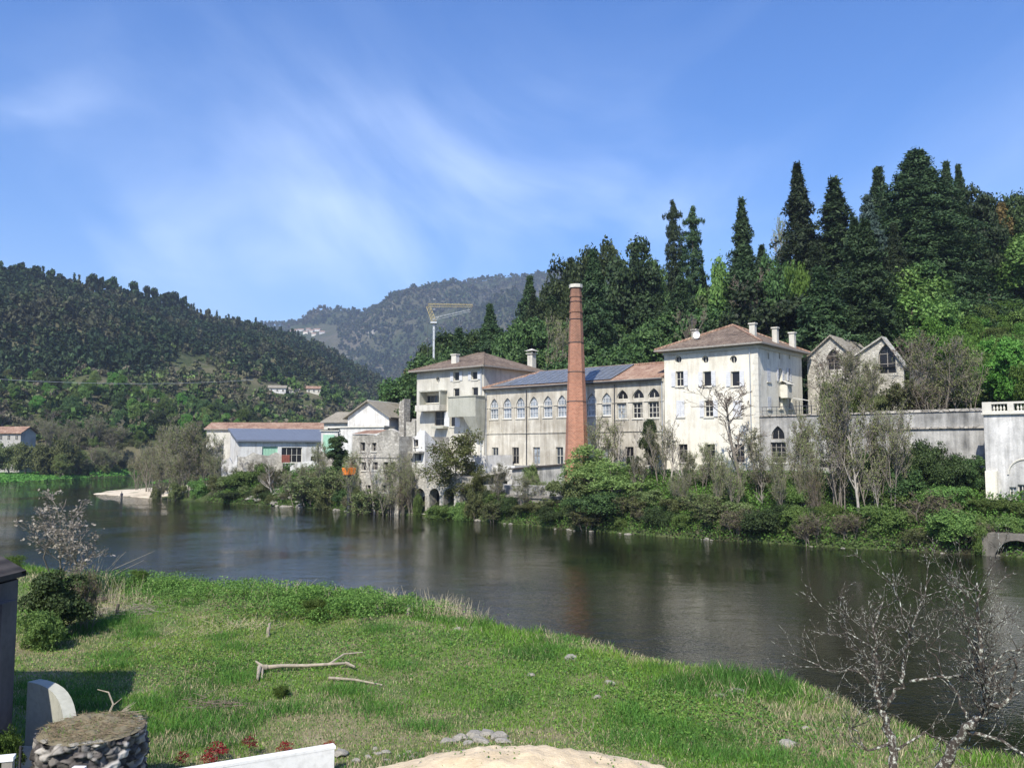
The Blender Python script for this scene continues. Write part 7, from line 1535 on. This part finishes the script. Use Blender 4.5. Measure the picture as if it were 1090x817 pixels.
# ------------------------------------------------------------------ old house at the left edge, its yard, wing wall, round pier
OH = tag(empty('old_house', (-9.2, 16.0, 2.0)), 'dark shaded old house corner cut by the left edge', 'house')
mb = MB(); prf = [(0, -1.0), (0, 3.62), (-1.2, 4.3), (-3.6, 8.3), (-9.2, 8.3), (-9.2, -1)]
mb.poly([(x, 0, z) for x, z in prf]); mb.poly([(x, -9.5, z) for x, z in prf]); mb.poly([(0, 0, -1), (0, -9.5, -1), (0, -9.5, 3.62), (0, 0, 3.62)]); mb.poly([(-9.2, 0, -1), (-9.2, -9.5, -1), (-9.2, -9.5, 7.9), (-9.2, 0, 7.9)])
MT['shade_roof'] = tiles('shade_toned_tiles', [(.035, .03, .028), (.06, .05, .045), (.08, .07, .06)]); MT['oldwall'] = stained('shade_toned_old_wall', (.13, .12, .12), (.04, .035, .035), .7); mb.build('wall', MT['oldwall'], OH)  # roof and wall colours darkened: the deep shade on this house is painted in
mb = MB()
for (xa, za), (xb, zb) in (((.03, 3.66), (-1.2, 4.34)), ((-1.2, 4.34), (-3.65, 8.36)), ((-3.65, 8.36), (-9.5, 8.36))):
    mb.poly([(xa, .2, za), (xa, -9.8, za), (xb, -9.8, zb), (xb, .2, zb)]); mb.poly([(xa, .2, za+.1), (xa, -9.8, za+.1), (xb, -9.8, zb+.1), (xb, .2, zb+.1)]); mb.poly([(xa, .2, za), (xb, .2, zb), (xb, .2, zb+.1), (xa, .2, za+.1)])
mb.poly([(.03, .05, 3.66), (.03, -9.8, 3.66), (.03, -9.8, 3.76), (.03, .05, 3.76)]); mb.build('roof', MT['shade_roof'], OH)
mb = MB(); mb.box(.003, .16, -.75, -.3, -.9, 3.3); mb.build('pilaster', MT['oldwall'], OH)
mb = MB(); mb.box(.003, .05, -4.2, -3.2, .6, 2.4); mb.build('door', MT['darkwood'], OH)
mb = MB(); mb.box(-14, -8.25, 9, 15.98, 1.2, 2.62); o = mb.build('yard', MT['concrete']); tag(o, kind='structure')
# curved concrete wing wall
P0 = Vector((-9.03, 16.15, 0)); P1 = Vector((-7.75, 15.1, 0)); n = 10; mb = MB(); dd = (P1-P0).normalized(); nn = Vector((-dd.y, dd.x, 0))*.22; pts = []
for k in range(n+1):
    t = k/n; p = P0.lerp(P1, t)+Vector((0.10*sin(pi*t), .12*sin(pi*t), 0)); z = 3.72-.62*t**2.2*1.0; pts.append((p, z))
for k in range(n):
    (p, z), (q, z2) = pts[k], pts[k+1]
    mb.poly([(p.x, p.y, 1.6), (q.x, q.y, 1.6), (q.x, q.y, z2), (p.x, p.y, z)]); mb.poly([(p.x, p.y, z), (q.x, q.y, z2), (q.x+nn.x, q.y+nn.y, z2+.01), (p.x+nn.x, p.y+nn.y, z+.01)]); mb.poly([(q.x+nn.x, q.y+nn.y, 1.6), (p.x+nn.x, p.y+nn.y, 1.6), (p.x+nn.x, p.y+nn.y, z+.01), (q.x+nn.x, q.y+nn.y, z2+.01)])
(q, z2) = pts[-1]; mb.poly([(q.x, q.y, 1.6), (q.x+nn.x, q.y+nn.y, 1.6), (q.x+nn.x, q.y+nn.y, z2+.01), (q.x, q.y, z2)]); o = mb.build('wing_wall', MT['concrete']); tag(o, 'curved pale concrete wing wall between old house and round pier', 'wall')
# round rubble pier built of individual looking stones in one mesh surface
PC = Vector((-7.02, 14.55, 0)); PRd = .80; PT = 3.38; pier = tag(empty('round_pier', (PC.x, PC.y, 1.6)), 'round rubble stone pier with dry vines on top', 'pier')
nA, nZ = 220, 90; th = np.linspace(0, 2*pi, nA+1)[:-1]; zz_ = np.linspace(0, PT-1.6, nZ); TT, ZZ = np.meshgrid(th, zz_)
rs = np.random.default_rng(5); cellsT = rs.uniform(0, 2*pi, 620); cellsZ = rs.uniform(-.1, PT-1.5, 620); cr = rs.uniform(-.05, .06, 620)
dT = (TT[..., None]-cellsT+pi) % (2*pi)-pi; D = np.sqrt((dT*PRd)**2+((ZZ[..., None]-cellsZ)*1.35)**2); D2 = np.sort(D, -1); e1 = np.clip((D2[..., 1]-D2[..., 0])/.05, 0, 1); idx = D.argmin(-1); rad = PRd*(1.03-.02*ZZ)+e1**.5*.05+cr[idx]+(fbm(TT*9, ZZ*9, 66, 3)-.5)*.09
V = np.stack([np.cos(TT)*rad, np.sin(TT)*rad, ZZ], -1); i = np.arange(nA*nZ).reshape(nZ, nA); F = np.stack([i[:-1], np.roll(i, -1, 1)[:-1], np.roll(i, -1, 1)[1:], i[1:]], -1).reshape(-1, 4)
colr = np.array([(.14, .13, .12), (.30, .28, .26), (.46, .44, .41), (.22, .20, .19), (.12, .11, .11), (.55, .52, .48)])[rs.integers(0, 6, 620)]*rs.uniform(.4, .95, (620, 1)); cc = colr[idx]*(.35+.65*e1[..., None])
st = tintmat('pier_stone', .95, 0.0); o = np_obj('shaft', V.reshape(-1, 3), F, st, pier, col=cc.reshape(-1, 3))
nr = 26; R_, T_ = np.meshgrid(np.linspace(0, 1, nr), np.linspace(0, 2*pi, 81)); rr_ = R_*(PRd*1.03); X_, Y_2 = rr_*np.cos(T_), rr_*np.sin(T_); Zt = PT-1.6-.01+.10*(1-R_**2)+(fbm(X_*5+9, Y_2*5+9, 12, 4)-.5)*.22*(1-R_**8)
MT['piertop'] = stained('pier_top', (.17, .145, .09), (.06, .05, .03), .6, False, 4); g_ = grid_mesh('top', X_, Y_2, Zt, MT['piertop']); g_.parent = pier
MT['vine'] = plain('dry_vine', (.20, .155, .10), .95, var=.45, sc=8)
rim = np.random.default_rng(4)
for i in range(26):
    a = 2*pi*i/26+rim.uniform(-.08, .08); o = bpy.data.objects.new('rim_stone', ROCKS[i % 6]); link(o, pier); q_ = PRd*rim.uniform(.86, .97); o.location = (cos(a)*q_, sin(a)*q_, PT-1.6-.02); sc_ = rim.uniform(.04, .085); o.scale = (sc_*1.3, sc_, sc_*.7); o.rotation_euler = (0, 0, a+1.57)
S = []; r_ = random.Random(8)
for i in range(420):
    rad_ = PRd*.98*math.sqrt(r_.random()); a = r_.uniform(0, 6.28); x, y = rad_*cos(a), rad_*sin(a); d_ = r_.uniform(0, 6.28) if r_.random() < .5 else r_.gauss(.3, .6); L = r_.uniform(.08, .4); z = PT-1.6+.02+.07*(1-(rad_/PRd)**2)+r_.uniform(0, .04)
    x2, y2 = x+cos(d_)*L, y+sin(d_)*L*.6
    if x2*x2+y2*y2 < (PRd*1.08)**2: S.append(((x, y, z), (x2, y2, PT-1.6+.03+r_.uniform(0, .05)), .005, .003))
V, F = seg_mesh(S, 4); np_obj('dry_vines', V, F, MT['vine'], pier)
V = MB(); V.path([(-.1, .75, 1.75), (-.02, .78, 1.95), (-.12, .8, 2.15), (-.32, .8, 2.2)], [.02, .018, .014, .006], 5); V.path([(.0, .78, 1.95), (.12, .8, 2.05)], [.012, .005], 5)
for k in range(34):
    a = r_.uniform(-.5, 1.0); L = r_.uniform(.15, .5); V.tube((.1, .72, 1.8), (.1+cos(a)*L, .72+r_.uniform(-.2, .2), 1.8+sin(a)*L*.6), .008, .003, 4)
V.build('dead_branch', MT['deadwood'], pier)
# yard plants, post, gate post, rod
z = (-8.5, 14.5, 2.55); plant('bush_fresh', 'ivy_shrub', z, .9, .9, 'green shrub growing in the yard corner beside the round pier', 'shrub'); plant('bush_dark', 'ivy_shrub', (-9.0, 14.0, 2.6), .5, .8, 'small dark shrub at the bottom left corner of the yard', 'shrub')
def quick(name, lab, cat, loc, boxes, mat, rz=0): mb = MB(); [mb.box(*b_) for b_ in boxes]; o = mb.build(name, MT[mat], None, loc, rz); tag(o, lab, cat); return o
quick('white_post', 'short white square post in front of the round pier', 'post', (-5.62, 11.3, 1.9), [(-.065, .065, -.06, .06, 0, 1.98), (-.08, .08, -.075, .075, 1.985, 2.02)], 'whitepaint')
quick('gate_post', 'weathered post with white cap in the bottom left corner', 'post', (-6.35, 11.0, 1.9), [(-.06, .06, -.06, .06, 0, 2.22)], 'woodgrey', .3)
quick('gate_bracket', 'white bracket resting on the corner post at bottom left', 'bracket', (-6.35, 11.0, 4.125), [(-.3, .07, -.07, .07, 0, .05), (-.3, -.2, -.07, .07, -.12, -.003)], 'whitepaint', .3)
quick('iron_rod', 'thin dark iron rod standing in the yard', 'rod', (-7.95, 14.1, 2.0), [(-.015, .015, -.015, .015, 0, 1.25)], 'metal')
Vb, Fb, Cb = None, None, None
n_ = 1500; ra_ = PRd*.95*np.sqrt(rg.random(n_)); ta_ = rg.uniform(0, 2*pi, n_); Vb, Fb, Cb = blades(ra_*np.cos(ta_), ra_*np.sin(ta_), np.full(n_, PT-1.6)+.05*(1-(ra_/PRd)**2), .04+.07*rg.random(n_), .004, 1.4, np.where(rg.random((n_, 1)) < .25, GREEN, STRAW*.6)*rg.uniform(.5, 1.2, (n_, 1))); np_obj('dry_grass', Vb, Fb, GT, pier, col=Cb)
# ------------------------------------------------------------------ lichen-covered fruit tree, bottom right
FT = tag(empty('bare_fruit_tree', (5.6, 10.9, 2.0)), 'leafless fruit tree with lichen-spotted branches in the bottom right corner', 'tree')
o_ = Vector((5.6, 10.9, 2.0)); rt = random.Random(15)
def fp(px, py, Y): return AT(px, py, Y)-o_
limbs = [([(982, 905, 11.0), (985, 840, 11.0), (1010, 806, 10.9), (1022, 780, 10.8), (1040, 766, 10.7), (1052, 748, 10.6), (1050, 725, 10.5), (1046, 708, 10.4), (1044, 690, 10.4), (1043, 660, 10.4), (1041, 635, 10.4), (1040, 620, 10.4)], .085, .008),
 ([(975, 905, 11.0), (955, 830, 11.1), (952, 800, 11.2), (945, 775, 11.3), (938, 752, 11.3), (933, 735, 11.4), (930, 710, 11.4), (934, 690, 11.5), (930, 665, 11.5), (940, 640, 11.6)], .075, .008),
 ([(938, 752, 11.3), (950, 740, 11.2), (960, 725, 11.1), (963, 700, 11.1), (968, 675, 11.0), (980, 645, 11.0), (992, 612, 11.0)], .03, .006),
 ([(1052, 748, 10.6), (1064, 752, 10.5), (1078, 742, 10.4), (1082, 720, 10.3), (1080, 700, 10.3)], .035, .012),
 ([(1022, 780, 10.8), (1052, 782, 10.6), (1078, 796, 10.4), (1105, 812, 10.2)], .03, .01), ([(968, 723, 11.1), (990, 722, 11.0), (1016, 720, 10.9), (1040, 724, 10.8), (1062, 730, 10.7)], .022, .006),
 ([(933, 735, 11.4), (915, 716, 11.4), (898, 712, 11.5), (880, 714, 11.5), (866, 706, 11.6)], .018, .005), ([(936, 700, 11.5), (920, 682, 11.5), (900, 668, 11.6), (884, 652, 11.6)], .015, .004), ([(1030, 768, 10.8), (1020, 740, 10.9), (1004, 715, 11.0), (990, 690, 11.0), (975, 670, 11.1)], .022, .005),
 ([(968, 675, 11.0), (955, 640, 11.0), (950, 610, 11.0)], .014, .004), ([(955, 800, 11.2), (985, 780, 11.1), (1010, 790, 11.0), (1035, 802, 10.9)], .02, .006), ([(950, 790, 11.2), (925, 800, 11.2), (912, 780, 11.3), (906, 762, 11.3)], .018, .005), ([(1046, 700, 10.4), (1030, 680, 10.5), (1026, 650, 10.5), (1028, 625, 10.5)], .014, .004), ([(1050, 720, 10.5), (1066, 700, 10.4), (1090, 680, 10.3), (1100, 655, 10.2)], .018, .004)]
trunk = MB(); segs = []
for li, (pp, r0, r1) in enumerate(limbs):
    pts = [fp(*q) for q in pp]; sm = []
    for j in range(len(pts)-1):
        for k in range(3): sm.append(pts[j].lerp(pts[j+1], k/3)+Vector((rt.gauss(0, .018), rt.gauss(0, .03), rt.gauss(0, .018))))
    sm.append(pts[-1]); n = len(sm); rs_ = [(r0+(r1-r0)*(j/(n-1))**.8)*rt.uniform(.88, 1.15) for j in range(n)]
    if li < 2: trunk.path(sm, rs_, 8)
    else:
        b_ = MB(); b_.path(sm, rs_, 7); b_.build('limb', MT['bark'], FT, smooth=True)
    for j in range(3 if li > 1 else 12, n-1):
        for c_ in range(3 if li < 2 else 2):
            if rt.random() < .55:
                d_ = (sm[j+1]-sm[j]).normalized(); o2 = d_.orthogonal().normalized(); o2.rotate(__import__('mathutils').Quaternion(d_, rt.uniform(0, 6.28))); grow(rt, sm[j], (d_*.5+o2+Vector((0, 0, .35))).normalized(), rt.uniform(.25, .75), max(.006, rs_[j]*.32), 2, 4, segs, (4, 4, 4, 3), .8, .10, .0022, .18, .55, .2)
m, t, b = newmat('lichen_bark'); b.inputs['Roughness'].default_value = .95; co = objco(t); fz = noise(t, 22, 4, .6, co); t.links.new(ramp(t, fz, [(.46, (.045, .036, .028)), (.53, (.10, .085, .07)), (.60, (.34, .35, .30)), (.72, (.58, .60, .53))]), b.inputs['Base Color']); bump(t, b, fz, .6, .01)
trunk.build('trunk', m, FT, smooth=True)
for ch_ in FT.children:
    if ch_.name.startswith('limb'): ch_.data.materials.clear(); ch_.data.materials.append(m)
V, F = seg_mesh([s_[:4] for s_ in segs], 4); np_obj('twigs', V, F, m, FT)
# ------------------------------------------------------------------ haze
bm = bmesh.new(); bmesh.ops.create_cube(bm, size=1); me = bpy.data.meshes.new('haze'); bm.to_mesh(me); bm.free(); hz = bpy.data.objects.new('haze', me); link(hz)
hz.scale = (14000, 17000, 720); hz.location = (0, 5000, 720/2-5); tag(hz, 'thin pale blue air over the valley', 'haze', kind='stuff')
m = bpy.data.materials.new('air'); m.use_nodes = True; t = m.node_tree; t.nodes.clear(); out = t.nodes.new('ShaderNodeOutputMaterial'); pv = t.nodes.new('ShaderNodeVolumePrincipled'); pv.inputs['Color'].default_value = (.62, .76, 1.0, 1); pv.inputs['Density'].default_value = .00017; pv.inputs['Anisotropy'].default_value = .1
t.links.new(pv.outputs[0], out.inputs['Volume']); me.materials.append(m)
